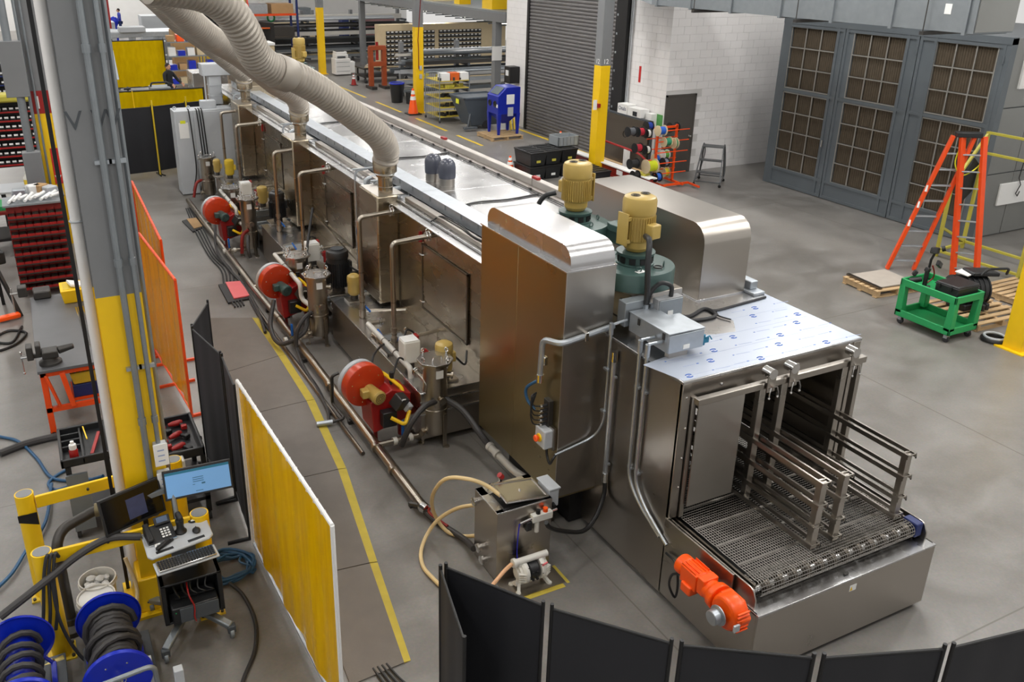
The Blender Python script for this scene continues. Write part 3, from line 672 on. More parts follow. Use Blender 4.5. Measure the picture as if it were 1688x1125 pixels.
# ---- blowers -----------------------------------------------------------------------
def blower(x, y, z, rz, label, motor_h=.62, k=1.16):
 t = thing('blower', label, 'blower', (x, y, z), rz); g = G('fan_green'); L = dict(local=True); yl = G('motor_yellow')
 n = 28
 B().lathe((0, 0, .06), [(.30 * k, 0), (.335 * k, .005), (.335 * k, .17), (.33 * k, .18), (.25 * k, .185)], 36).build('fan_housing', g, t, **L)
 b = B(); b.box(-.336 * k, .05, .07, -.17, .68, .23); b.build('outlet', g, t, .01, **L)
 B().prism([(-.36, .36), (-.16, .36), (-.12, .44), (-.12, .62), (-.36, .62)], 'z', .225, .30).build('outlet_flange', g, t, .006, **L)
 B().lathe((0, 0, 0), [(.25, 0), (.25, .06)], 28).build('base_ring', G('steel'), t, **L)
 B().lathe((0, 0, .24), [(.185, 0), (.185, .02), (.165, .025), (.165, .10), (.185, .105), (.19, .13), (.11, .135)], 28).build('motor_collar', g, t, **L)
 wv = B()
 for q in range(10):
  a = q * .628; wv.ob((.168 * cos(a), .168 * sin(a), .3), (.012, .06, .055), (0, 0, a))
 wv.build('collar_opening', G('black'), t, **L)['kind'] = 'stuff'
 for q in range(5):
  a = q * 1.256 + .3; B().torus((.28 * cos(a), .28 * sin(a), .27), .025, .006, (cos(a), sin(a), 0), 12, 5).build('lifting_eye', g, t, **L)
 B().box(-.2, -.26, .246, -.1, -.2, .249).build('nameplate', G('paper'), t, **L)
 B().torus((.06, -.25, .26), .04, .008, (0, 0, 1), 12, 5).build('handle', G('black'), t, **L)
 z0 = .38; h = motor_h
 m = B().lathe((0, 0, z0), [(.10, 0), (.115, .02), (.13, .04), (.132, .1), (.15, .12), (.15, h - .2), (.158, h - .19), (.163, h - .17), (.163, h - .06), (.15, h - .03), (.12, h - .015), (.02, h - .012)], 32).build('motor_body', yl, t, **L)
 f = B()
 for q in range(40):
  a = 2 * pi * q / 40; f.ob((.157 * cos(a), .157 * sin(a), z0 + h * .42), (.02, .006, h - .33), (0, 0, a))
 o = f.build('cooling_fins', yl, m, **L)
 B().box(-.05, -.24, z0 + .16, .07, -.13, z0 + .3).build('terminal_box', yl, m, .012, **L)
 b = B(); b.box(-.205, -.06, z0 + .1, -.14, .06, z0 + .14); b.box(-.205, -.06, z0 + .32, -.14, .06, z0 + .36); b.box(-.21, -.07, z0 + .08, -.195, .07, z0 + .4); b.build('mounting_foot', yl, m, .006, **L)
 v = B()
 for sx in (-1, 1):
  for q in range(3): v.torus((sx * .065, 0, z0 + h - .008), .016 + q * .014, .003, (0, 0, 1), 14, 4)
 v.build('vent_slots', G('black'), m, **L)
 return t
b1 = (5.334, 6.761, 2.68)
bl = blower(5.08, 6.5, 2.55, R(8), 'near blower with yellow motor on a round green fan housing', .56)
bl2 = blower(5.34, 7.98, 2.54, R(188), 'rear blower with yellow finned motor and green fan housing', .56)
t = thing('blower_support', 'stainless plate and collar under the two green blowers', 'machine base', (5.3, 7.2, 2.27))
B().box(4.9, 6.25, 2.27, 5.5, 6.75, 2.55).build('intake_box', G('steel'), t, .006)
B().box(5.05, 7.7, 2.27, 5.7, 8.3, 2.54).build('intake_box', G('steel'), t, .006)
b = B()
for k in range(14):
 a = k * .449; b.cyl((5.1 + .29 * cos(a), 6.48 + .29 * sin(a), 2.46), (5.1 + .29 * cos(a), 6.48 + .29 * sin(a), 2.51), .012, n=6)
b.build('bolts', G('galv'), t)
one(B().tube(spl([(5.0, 6.27, 3.14), (4.93, 6.12, 3.14), (4.88, 6.05, 2.95), (4.88, 6.02, 2.65), (4.9, 6.06, 2.42)]), .028, 10), 'motor_conduit', G('black_plastic'), 'thick black flexible conduit hanging from the near yellow motor', 'conduit')
one(B().cyl((4.90, 6.06, 2.27), (4.90, 6.06, 2.44), .048, n=16), 'conduit_fitting', G('galv'), 'bright grey conduit body below the near motor cable', 'fitting', bev=.012)
one(B().tube(spl([(5.16, 8.12, 3.1), (5.03, 8.18, 3.04), (4.95, 8.25, 2.8), (4.93, 8.3, 2.5), (4.95, 8.35, 2.34)]), .028, 10), 'motor_conduit', G('black_plastic'), 'thick black flexible conduit hanging from the rear yellow motor', 'conduit')
t = thing('electrical_box', 'grey flat junction box standing on roof below the near blower', 'electrical box', (5.08, 5.93, 2.27))
B().box(4.95, 5.93, 2.29, 5.24, 6.02, 2.62).build('enclosure', G('grey_paint'), t, .006)
B().box(4.96, 5.92, 2.3, 5.23, 5.932, 2.61).build('cover', G('galv_dull'), t, .004)
B().box(5.06, 5.915, 2.44, 5.12, 5.921, 2.5).build('label', G('paper'), t)
one(B().tube(spl([(4.97, 6.05, 2.35), (4.93, 6.06, 2.6), (5.02, 6.03, 2.74), (5.12, 5.98, 2.72), (5.12, 5.97, 2.6)]), .022, 9), 'motor_conduit', G('black_plastic'), 'black flexible conduit arching over the flat junction box', 'conduit')
t = thing('wireway_box', 'long light grey wireway box on roof edge with blue valve at its end', 'electrical box', (4.85, 5.7, 2.27))
B().box(4.70, 5.45, 2.33, 4.97, 6.02, 2.51).build('trough', G('galv'), t, .004)
B().box(4.95, 5.45, 2.33, 5.10, 5.8, 2.505).build('trough_extension', G('galv'), t, .004)
B().box(4.695, 5.44, 2.51, 4.975, 6.03, 2.52).build('lid', G('galv'), t, .003)
B().box(4.97, 5.445, 2.505, 5.105, 5.81, 2.515).build('lid', G('galv'), t, .003)
B().box(4.7, 5.436, 2.33, 5.09, 5.446, 2.5).build('end_plate', G('galv'), t, .003)
for y in (5.5, 5.86): B().box(4.692, y, 2.44, 4.702, y + .03, 2.5).build('lid_clip', G('iron'), t)
B().box(4.66, 6.04, 2.36, 4.93, 6.16, 2.6).build('end_box', G('galv_dull'), t, .006)
for y in (5.47, 5.9): B().box(4.74, y, 2.265, 4.95, y + .06, 2.33).build('support_foot', G('steel'), t, .003)
B().box(4.86, 5.43, 2.35, 4.93, 5.437, 2.39).build('label', G('paper'), t)
for x in (4.86, 4.92): B().box(x, 6.0, 2.52, x + .03, 6.05, 2.56).build('lifting_tab', G('galv'), t)
v = thing('solenoid_valve', 'small teal solenoid valve at the right end of wireway box', 'valve', (5.12, 5.44, 2.3))
b = B(); b.cyl((5.115, 5.47, 2.33), (5.115, 5.47, 2.43), .02); b.box(5.1, 5.45, 2.35, 5.17, 5.47, 2.4); b.tube([(5.12, 5.45, 2.4), (5.16, 5.44, 2.42), (5.19, 5.44, 2.38)], .008, 6); b.build('valve_body', mat('teal', (20, 110, 140), .4), v, .004)
def conduit_run(pts, label, r=.014, m='galv', clips=()):
 t = thing('conduit', label, 'conduit', pts[0])
 B().tube(arc(pts, .12, 5), r, 8).build('conduit_pipe', G(m), t)
 for x, y, z in clips: B().box(x - .005, y - .035, z - .012, x + .025, y + .035, z + .012).build('pipe_clip', G('galv'), t, .002)
 return t
for px, lab in ((1048, 'left of two thin conduits rising to the wireway box'), (1056, 'right of two thin conduits rising to the wireway box')):
 d = (px - 1048) / 8; y = 5.63 - .105 * d
 t = conduit_run([(4.54, y, 2.38), (4.54, y, 1.0), (4.54, y - .18, .82), (4.54, y - .52, .66 - .02 * d)], lab, .017, 'galv', [(4.545, y, z) for z in (1.95, 1.1)])
 b = B(); b.cyl((4.54, y, 2.3), (4.54, y, 2.42), .024); b.tube([(4.54, y, 2.42), (4.69, y, 2.42)], .014); b.build('conduit_elbow', G('galv'), t)
for dy, r, lab in ((0, .02, 'thick conduit on left housing face beside the tall duct housing'),):
 t = conduit_run([(4.53, 5.98, 2.12), (4.53, 5.98, .82)], lab, .024, 'galv', [(4.535, 5.98, 1.9), (4.535, 5.98, .95)])
 B().cyl((4.53, 5.98, .74), (4.53, 5.98, .84), .032).build('conduit_gland', G('chrome'), t)
 B().cyl((4.53, 5.98, 2.06), (4.53, 5.98, 2.16), .032).build('conduit_gland', G('chrome'), t)
t = conduit_run([(4.53, 6.06, 2.33), (4.53, 6.06, 1.38), (4.5, 6.16, 1.16), (4.05, 6.165, 1.07)], 'thin conduit curving from the stop button up to wireway', .013, 'galv', [(4.5, 6.06, 1.95), (4.5, 6.06, 1.5)])
b = B(); b.cyl((4.53, 6.06, 2.3), (4.53, 6.06, 2.42), .022); b.tube([(4.53, 6.06, 2.4), (4.69, 6.04, 2.43)], .014); b.build('conduit_elbow', G('galv'), t)
t = thing('conduit', 'fat horizontal conduit crossing the tall housing front at its upper corner', 'conduit', (4.2, 6.15, 2.3))
B().tube(arc([(4.62, 6.15, 2.34), (4.05, 6.15, 2.26), (4.0, 6.4, 2.22), (4.0, 6.42, 1.84)], .08, 5), .03, 10).build('conduit_pipe', G('galv'), t)
for q in ((4.3, 6.15, 2.3), (4.02, 6.4, 2.0)): B().cb(q, (.04, .09, .09)).build('coupling', G('chrome'), t, .006)
B().cyl((4.0, 6.42, 1.76), (4.0, 6.42, 1.84), .036).build('conduit_gland', G('chrome'), t)
one(B().tube(spl([(4.0, 6.42, 1.78), (3.99, 6.5, 1.72), (3.97, 6.62, 1.6), (3.98, 6.6, 1.48), (4.02, 6.52, 1.4)]), .016, 7), 'sensor_cables', G('hose_blue'), 'bundle of blue cables bending down to the sensor block', 'cable')
def sensor_block(x, y, z, label, m='iron'):
 t = thing('sensor_block', label, 'sensor block', (x, y, z))
 B().box(x - .01, y - .05, z, x + .045, y + .05, z + .3).build('backplate', G('iron'), t, .003)
 for k in range(5):
  B().cyl((x - .07, y - .01, z + .05 + k * .05), (x, y - .01, z + .05 + k * .05), .016, n=8).build('plug', G('black_plastic'), t)
  B().cyl((x - .09, y - .01, z + .05 + k * .05), (x - .07, y - .01, z + .05 + k * .05), .018, n=8).build('plug_nut', G('chrome'), t)
  B().tube(spl([(x - .09, y - .01, z + .05 + k * .05), (x - .14, y + .03, z + .06 + k * .05), (x - .15, y + .06, z + .18 + k * .04), (x - .08, y + .08, z + .36)], 4), .007, 5).build('lead', G('black'), t)
 return t
sensor_block(4.06, 6.36, 1.28, 'black sensor block with plugs on the tall bronze housing')
t = thing('stop_button_box', 'grey control box with red emergency stop button on the tall bronze housing', 'control box', (4.02, 6.3, 1.1))
B().box(3.97, 6.24, 1.1, 4.09, 6.42, 1.3).build('enclosure', G('light_grey'), t, .012)
B().box(4.06, 6.22, 1.08, 4.095, 6.44, 1.32).build('mounting_plate', G('steel'), t)
B().cyl((3.97, 6.33, 1.2), (3.955, 6.33, 1.2), .042, n=18).build('yellow_collar', G('yellow_paint'), t)
B().lathe((3.955, 6.33, 1.2), [(.016, 0), (.018, .012), (.033, .018), (.036, .03), (.028, .04)], 18, (-1, 0, 0)).build('stop_button', G('orange_red'), t)
one(B().tube(spl([(4.03, 6.3, 1.12), (4.03, 6.27, 1.0), (4.02, 6.2, .96), (4.02, 6.15, 1.04), (4.06, 6.165, 1.07)]), .013, 7), 'power_cable', G('black'), 'short black cable under the stop button box', 'cable')
one(B().tube(spl([(4.53, 5.98, .78), (4.53, 5.97, .6), (4.4, 5.9, .42), (4.2, 5.82, .36), (3.9, 5.76, .5), (3.74, 5.72, .62), (3.69, 5.7, .7)]), .022, 9), 'power_cable', G('black'), 'thick black cable from the small square tank up to the conduit', 'cable')

# ================================================================ TANKS, PUMPS AND PIPING (left of the tunnel)
ORDN = ['nearest', 'second', 'third', 'farthest']
def tank(y0, y1, label, hatch=True):
 t = thing('wash_tank', label, 'tank', (4.05, (y0 + y1) / 2, 0), 0, 'wash tanks beside the tunnel')
 x0, x1 = 3.64, 4.5
 B().box(x0 + .01, y0 + .01, .08, x1, y1 - .01, .70).build('tank_body', G('steel'), t, .004)
 B().box(x0 - .005, y0 - .01, .70, x1, y1 + .01, .722).build('tank_deck', G('steel_top'), t, .004)
 B().box(x0, y0 - .006, .42, x1, y0 + .012, .44).build('front_rib', G('steel_top'), t)
 B().box(x0, y0 - .006, .58, x1, y0 + .012, .6).build('front_rib', G('steel_top'), t)
 b = B(); b.box(x0 + .04, y0 + 1.15, .722, x0 + .46, y0 + 1.75, .728); b.build('hatch_lid', G('galv'), t, .003)
 b = B()
 for a in (0, 1): b.box(x0 + .03 + a * .43, y0 + 1.13, .722, x0 + .05 + a * .43, y0 + 1.77, .745)
 for a in (0, 1): b.box(x0 + .03, y0 + 1.13 + a * .62, .722, x0 + .48, y0 + 1.15 + a * .62, .745)
 b.build('hatch_rim', G('steel'), t, .002)
 for y in (y0 + .15, y1 - .15):
  for x in (x0 + .08, x1 - .1): B().cyl((x, y, 0), (x, y, .09), .035, n=12).build('foot', G('steel_dark'), t)
 return t
tank(8.5, 11.9, 'low stainless tank nearest the camera, below the nearest burner'); tank(12.9, 16.1, 'low stainless tank in the middle, behind the black pump motor'); tank(17.1, 20.3, 'low stainless tank at far end by the grey cabinet')
for y0, y1, lab in ((11.95, 12.85, 'galvanised frame and drain tray between nearest and middle tank'), (16.15, 17.05, 'galvanised frame and drain tray between middle and far tank')):
 t = thing('bridge_frame', lab, 'frame', (4.05, (y0 + y1) / 2, 0))
 for k in range(3): B().box(3.7, y0 + .1 + k * .28, .5, 4.48, y0 + .16 + k * .28, .56).build('cross_channel', G('galv_dull'), t, .004)
 B().box(3.7, y0 + .04, .42, 4.48, y1 - .04, .45).build('drip_pan', G('steel'), t)
 for x in (3.72, 4.42):
  for y in (y0 + .1, y1 - .1): B().box(x, y - .03, 0, x + .05, y + .03, .5).build('leg', G('galv_dull'), t)
# ---- filter vessels ----
def vessel(x, y, label, h=1.13, r=.148, hooks=True):
 t = thing('filter_vessel', label, 'filter housing', (x, y, 0), 0, 'filter vessels along the tanks'); p = G('pipe')
 B().lathe((x, y, .16), [(r * .6, -.02), (r * .95, 0), (r, .03), (r, .32), (r * 1.04, .325), (r * 1.04, .335), (r, .34), (r, h - .2), (r, h - .2)], 26).build('vessel_body', p, t)
 oc = lambda R_: [(x + R_ * cos(pi / 8 + k * pi / 4), y + R_ * sin(pi / 8 + k * pi / 4)) for k in range(8)]
 B().prism(oc(r * 1.45), 'z', h - .035, h - .018).build('lower_flange', p, t, .002)
 l = B().prism(oc(r * 1.5), 'z', h - .016, h).build('lid', G('steel_top'), t, .003)
 if hooks:
  for k in range(4):
   a = pi / 8 + k * pi / 2; cx, cy = x + r * 1.35 * cos(a), y + r * 1.35 * sin(a)
   b = B(); b.cyl((cx, cy, h - .06), (cx, cy, h + .03), .012, n=8); b.torus((cx, cy, h + .05), .024, .008, (cos(a), sin(a), 0), 12, 5); b.build('eye_bolt', G('chrome'), l)
  b = B(); b.tube([(x - .06, y - .06, h), (x - .05, y - .07, h + .05), (x + .05, y - .07, h + .05), (x + .06, y - .06, h)], .008, 6); b.build('lid_handle', G('chrome'), l)
 for k in range(3):
  a = -1.2 + k * 2 * pi / 3; cx, cy = x + (r + .012) * cos(a), y + (r + .012) * sin(a)
  b = B(); b.ob((cx, cy, .22), (.02, .05, .44), (0, 0, a)); b.cyl((cx + .02 * cos(a), cy + .02 * sin(a), 0), (cx + .02 * cos(a), cy + .02 * sin(a), .02), .04, n=10); b.build('leg', p, t)
 for (dx, dy, z) in ((.04, -.98, h * .58), (.85, -.5, h * .82), (-.9, -.2, .2)):
  b = B(); q = Vector((x, y, z)); d = Vector((dx, dy, 0)).normalized(); b.cyl(q + d * r * .9, q + d * (r + .06), .035, n=12); b.cyl(q + d * (r + .045), q + d * (r + .07), .048, n=12); b.build('port', p, t)
 B().box(x - .05, y - r - .004, h - .2, x + .04, y - r + .02, h - .1).build('label', G('paper'), t)
 return t
vessel(3.845, 8.53, 'tall filter vessel nearest the camera beside nearest burner', 1.13, .148)
vessel(3.46, 11.95, 'filter vessel in front of the middle pair, left of black pump motor', 1.13)
vessel(3.5, 13.13, 'filter vessel behind the middle pair beside second burner', 1.06)
vessel(3.52, 16.55, 'filter vessel in front of the third pair', 1.16)
vessel(3.56, 18.2, 'filter vessel at the back of the third pair', .98)
vessel(3.6, 20.98, 'farthest filter vessel standing before the grey electrical cabinet', 1.06, .15)
# ---- burners ----
def burner(x, y, z, label, motor='motor_yellow', actm='iron'):
 t = thing('burner', label, 'burner', (x, y, 0)); L = dict()
 ax = Vector((.22, -1, -.05)).normalized(); c = Vector((x, y, z)); rd = G('burner_red')
 up = Vector((0, 0, 1)); sd = ax.cross(up).normalized()
 B().lathe(c - ax * .02, [(.24, 0), (.265, .01), (.27, .03), (.27, .13), (.255, .14), (.05, .145)], 40, ax).build('fan_drum', rd, t)
 B().lathe(c - ax * .1, [(.2, 0), (.268, .01), (.27, .07), (.25, .08)], 40, ax).build('air_intake', G('light_grey'), t)
 for k in range(8):
  a = k * pi / 4 + .3; B().sph(c + ax * .125 + (sd * cos(a) + up * sin(a)) * .2, .009, 6).build('screw', G('chrome'), t)
 m0 = c + ax * .12 + up * -.06 + sd * -.03
 B().lathe(m0, [(.075, 0), (.082, .02), (.082, .18), (.088, .19), (.088, .25), (.07, .265)], 24, ax).build('motor', G(motor), t)
 b = B(); q = m0 + ax * .1 + sd * -.0; b.cb(m0 + ax * .1 - Vector((.1, 0, -.02)), (.09, .12, .1)); b.build('motor_box', G(motor), t, .012)
 b = B()
 for k in range(3): b.torus(m0 + ax * .266, .02 + k * .02, .003, ax, 14, 4)
 b.build('motor_vent', G('black'), t)
 b = B(); b.prism([(x + .05, .18), (x + .5, .3), (x + .54, .62), (x + .3, .72), (x + .02, .6)], 'y', y - .28, y + .12); b.build('burner_casing', G('red'), t, .012)
 B().box(x + .48, y - .2, .28, x + .58, y + .05, .58).build('burner_flange', G('dark_red'), t, .004)
 a1 = (x + .33, y - .42, .62)
 B().ob(a1, (.15, .15, .17), (.5, .3, .5)).build('actuator', G('iron') if actm == 'iron' else G(actm), t, .012)
 B().ob((a1[0] + .1, a1[1] + .02, a1[2] - .09), (.09, .12, .09), (.5, .3, .5)).build('valve_body', G('light_grey'), t, .008)
 B().ob((a1[0] + .01, a1[1] - .085, a1[2] + .04), (.06, .01, .07), (.5, .3, .5)).build('plate', G('paper'), t)
 for pts in ([(a1[0] + .1, a1[1] + .1, .5), (a1[0] + .12, a1[1] + .2, .68), (x + .3, y - .05, .82), (x + .25, y + .02, .84)], [(a1[0] + .12, a1[1] - .02, .48), (a1[0] + .02, a1[1] - .12, .36), (a1[0] - .12, a1[1] - .02, .44)]):
  B().tube(arc(pts, .05, 4), .024, 8).build('gas_pipe', G('yellow_paint'), t)
 B().box(x + .12, y - .42, .3, x + .3, y - .3, .5).build('gas_inlet', G('black_plastic'), t, .01)
 for dx in (.12, .44): B().box(x + dx - .02, y - .15, 0, x + dx + .02, y - .11, .3).build('support_leg', G('dark_red'), t)
 B().cyl((x + .36, y - .1, .72), (x + .36, y - .1, .86), .03, n=10).build('ignition_plug', G('black_plastic'), t)
 return t
burner(3.08, 9.02, .76, 'nearest red burner fan with yellow motor and gas valves')
burner(3.06, 12.95, .75, 'second red burner fan with teal motor in the middle', 'fan_green')
burner(3.05, 17.34, .76, 'farthest red burner fan with teal motor near the grey cabinet', 'fan_green')
# ---- pump motors ----
def pump(x, y, z, h, r, m, label, fins=False):
 t = thing('pump_motor', label, 'pump', (x, y, z), 0, 'vertical pump motors on the tanks')
 B().box(x - r * 1.3, y - r * 1.3, z, x + r * 1.3, y + r * 1.3, z + .03).build('base_plate', G('steel'), t, .004)
 B().cyl((x, y, z + .03), (x, y, z + .1), r * .6, n=16).build('coupling', G('iron'), t)
 B().lathe((x, y, z + .1), [(r * .7, 0), (r * .95, .03), (r, .05), (r, h - .24), (r * 1.06, h - .23), (r * 1.06, h - .15), (r * .98, h - .125), (r * .6, h - .1), (.01, h - .1)], 26).build('motor_body', G(m), t)
 if fins:
  f = B()
  for k in range(32):
   a = k * pi / 16; f.ob((x + r * 1.04 * cos(a), y + r * 1.04 * sin(a), z + .1 + (h - .28) / 2), (.03, .007, h - .33), (0, 0, a))
  f.build('cooling_fins', G(m), t)
  B().lathe((x, y, z + h), [(r * .6, -.01), (r * .62, .012), (.01, .015)], 18).build('cap', G('dark_grey_paint'), t)
 B().box(x + r * .8, y - .05, z + h * .45, x + r * 1.35, y + .05, z + h * .7).build('terminal_box', G(m), t, .008)
 b = B(); b.torus((x, y + r, z + h - .06), .022, .006, (1, 0, 0), 12, 5); b.build('lifting_eye', G('chrome'), t)
 return t
pump(4.06, 8.74, .722, .5, .105, 'motor_yellow', 'yellow vertical pump motor just behind the nearest filter vessel')
pump(3.97, 12.5, .56, .72, .165, 'motor_black', 'large black finned pump motor in the middle', True)
pump(3.94, 11.66, .722, .42, .095, 'motor_yellow', 'yellow pump motor in front of the large black motor')
pump(3.98, 16.1, .722, .62, .14, 'motor_black', 'black finned pump motor beside the third filter pair', True)
pump(3.98, 17.25, .722, .45, .1, 'motor_yellow', 'yellow pump motor left of the farther black motor')
pump(3.9, 19.9, .722, .46, .1, 'yellow_old', 'farthest yellow pump motor in front of the grey cabinet')
pump(3.7, 20.3, .722, .4, .08, 'motor_yellow', 'small yellow pump cylinder between risers by the grey cabinet')
# ---- white control boxes with red disconnect ----
for x, y, lab in ((3.80, 9.2, 'white control box with red flange on the nearest tank'), (3.85, 13.45, 'white control box with red flange on the middle tank'), (3.8, 17.9, 'white control box with red flange on the far tank')):
 t = thing('dosing_controller', lab, 'control box', (x, y, .722))
 B().cyl((x, y, .722), (x, y, .84), .06, n=14).build('stand', G('iron'), t)
 B().box(x - .11, y - .1, .82, x + .11, y + .11, 1.12).build('enclosure', G('pump_white'), t, .02)
 B().box(x - .1, y - .09, 1.12, x + .09, y + .1, 1.127).build('label', G('paper'), t)
 B().box(x + .1, y + .02, 1.0, x + .14, y + .12, 1.13).build('red_flange', G('red'), t, .006)
 B().tube(spl([(x - .02, y + .11, 1.12), (x + .04, y + .16, 1.17), (x + .12, y + .15, 1.12), (x + .14, y + .14, 1.0)]), .013, 6).build('sensor_lead', G('black'), t)
 b = B(); b.cyl((x + .2, y - .02, .75), (x + .2, y - .02, .95), .025, n=8); b.box(x + .16, y - .05, .86, x + .24, y + .02, .93); b.build('red_valve', G('red'), t, .005)
# ---- risers from tank to tunnel ----
def riser(x, y, label, zt=2.2, valve=True):
 t = thing('riser_pipe', label, 'pipe', (x, y, .722), 0, 'riser pipes feeding the tunnel'); p = G('pipe')
 B().tube(arc([(x, y, .722), (x, y, zt), (TX + .01, y + .02, zt + .03)], .07, 5), .033, 12).build('pipe_run', p, t)
 for z in (.95, 1.4): B().cyl((x, y, z), (x, y, z + .012), .038, n=12).build('weld_ring', G('steel_dark'), t)
 for z in (.86, 1.0): B().cyl((x, y, z), (x, y, z + .05), .045, n=12).build('union', p, t)
 for dx in (-.02, .02): B().cyl((TX - .2 + dx, y + .015, zt + .02), (TX - .2 + dx + .014, y + .015, zt + .02), .062, n=16).build('flange', G('chrome'), t)
 B().torus((TX - .19, y + .015, zt + .1), .022, .007, (0, 1, 0), 10, 5).build('wing_nut', G('chrome'), t)
 if valve:
  v = B(); v.cyl((x, y, .74), (x, y, .84), .05, n=12); vb = v.build('ball_valve', G('pipe'), t)
  B().ob((x + .06, y - .02, .86), (.02, .16, .03), (.6, 0, .5)).build('valve_handle', G('valve_blue'), vb, .005)
 return t
for x, y, lab in ((3.82, 9.76, 'nearest riser pipe with elbow into the tunnel beside the access door'), (3.83, 11.0, 'second riser pipe crossing in front of the nearest stage spacer'), (3.82, 13.83, 'third riser pipe rising behind the black pump motor'), (3.85, 15.55, 'fourth riser pipe by the middle flexible duct'), (3.81, 18.38, 'fifth riser pipe near far control box'), (3.85, 20.05, 'farthest riser pipe in front of the grey cabinet')):
 riser(x, y, lab)
for x, y, lab in ((3.98, 9.75, 'horizontal steel pipe with flange and blue valve on the nearest tank'), (3.98, 13.85, 'horizontal steel pipe with flange and blue valve on the middle tank'), (3.98, 18.4, 'horizontal steel pipe with flange and blue valve on the far tank')):
 t = thing('spray_pipe', lab, 'pipe', (x, y, .722)); p = G('pipe')
 B().tube(arc([(3.72, y + .55, .76), (3.72, y + .12, .78), (3.86, y + .1, .80), (TX + .01, y + .12, .84)], .06, 4), .026, 10).build('pipe_run', p, t)
 for dx in (-.02, .02): B().cyl((4.15 + dx, y + .11, .82), (4.165 + dx, y + .11, .82), .06, n=14).build('flange', G('chrome'), t)
 v = B().cyl((3.72, y + .3, .73), (3.72, y + .3, .83), .045, n=12).build('ball_valve', p, t)
 B().ob((3.74, y + .3, .86), (.025, .17, .02), (.5, .2, .3)).build('valve_handle', G('valve_blue'), v, .004)
 B().cyl((4.02, y + .11, .722), (4.02, y + .11, .94), .016, n=8).build('gauge_post', p, t)
 B().lathe((4.02, y + .085, .96), [(.035, 0), (.035, .025), (.01, .03)], 14, (0, -1, 0)).build('gauge', G('chrome'), t)
 b = B(); b.tube(arc([(3.70, y - 1.25, .74), (3.72, y - 1.25, .86), (3.72, y - .95, .86), (3.72, y - .9, .86)], .05, 4), .03, 10); b.build('suction_pipe', p, t)
 for dy in (-.02, .02): B().cyl((3.72, y - .98 + dy, .86), (3.72, y - .966 + dy, .86), .06, n=14).build('flange', G('chrome'), t)
for (x, y), lab, c in (((3.845, 8.53), 'grey pipe from the nearest tank down to nearest filter vessel', 1), ((3.46, 11.95), 'grey pipe from the middle vessels over to the tank edge', 0), ((3.52, 16.55), 'grey pipe from third vessel pair over to the tank edge', 0)):
 t = thing('transfer_pipe', lab, 'pipe', (x, y, .7))
 B().tube(arc([(x - .14, y + 1.9, .86), (x - .14, y + .55, .84), (x - .14, y + .42, .84), (x - .14, y + .4, .6), (x - .05, y + .12, .55)], .09, 5), .036, 12).build('pipe_run', G('pvc'), t)
 B().tube(arc([(x - .14, y + 1.9, .86), (x + .1, y + 1.9, .86)], .02, 2), .036, 12).build('pipe_stub', G('pipe'), t)
 for dx in (0, .035): B().cyl((x + dx, y + 1.9, .86), (x + dx + .015, y + 1.9, .86), .07, n=14).build('flange', G('chrome'), t)
 for yy in (1.3, .9): B().cyl((x - .14, y + yy, .85), (x - .14, y + yy + .012, .85), .042, n=12).build('clip', G('steel_dark'), t)
 t2 = thing('drain_branch', lab.replace('grey pipe', 'short drain branch').replace('over to the tank edge', 'to the floor line').replace('from the nearest tank down to nearest filter vessel', 'from nearest filter vessel to the floor line'), 'pipe', (x - .4, y, .12))
 B().tube([(3.1, y + .02, .13), (x - .1, y + .02, .13)], .036, 10).build('pipe_run', G('pipe'), t2)
 for q in (.35, .55): B().cyl((x - q, y + .02, .13), (x - q + .05, y + .02, .13), .05, n=12).build('union', G('pvc'), t2)
 v = B().cyl((x - .42, y + .02, .1), (x - .42, y + .02, .2), .04, n=12).build('ball_valve', G('chrome'), t2)
 B().box(x - .435, y - .0, .2, x - .405, y + .04, .38).build('valve_handle', G('valve_blue'), v, .005)
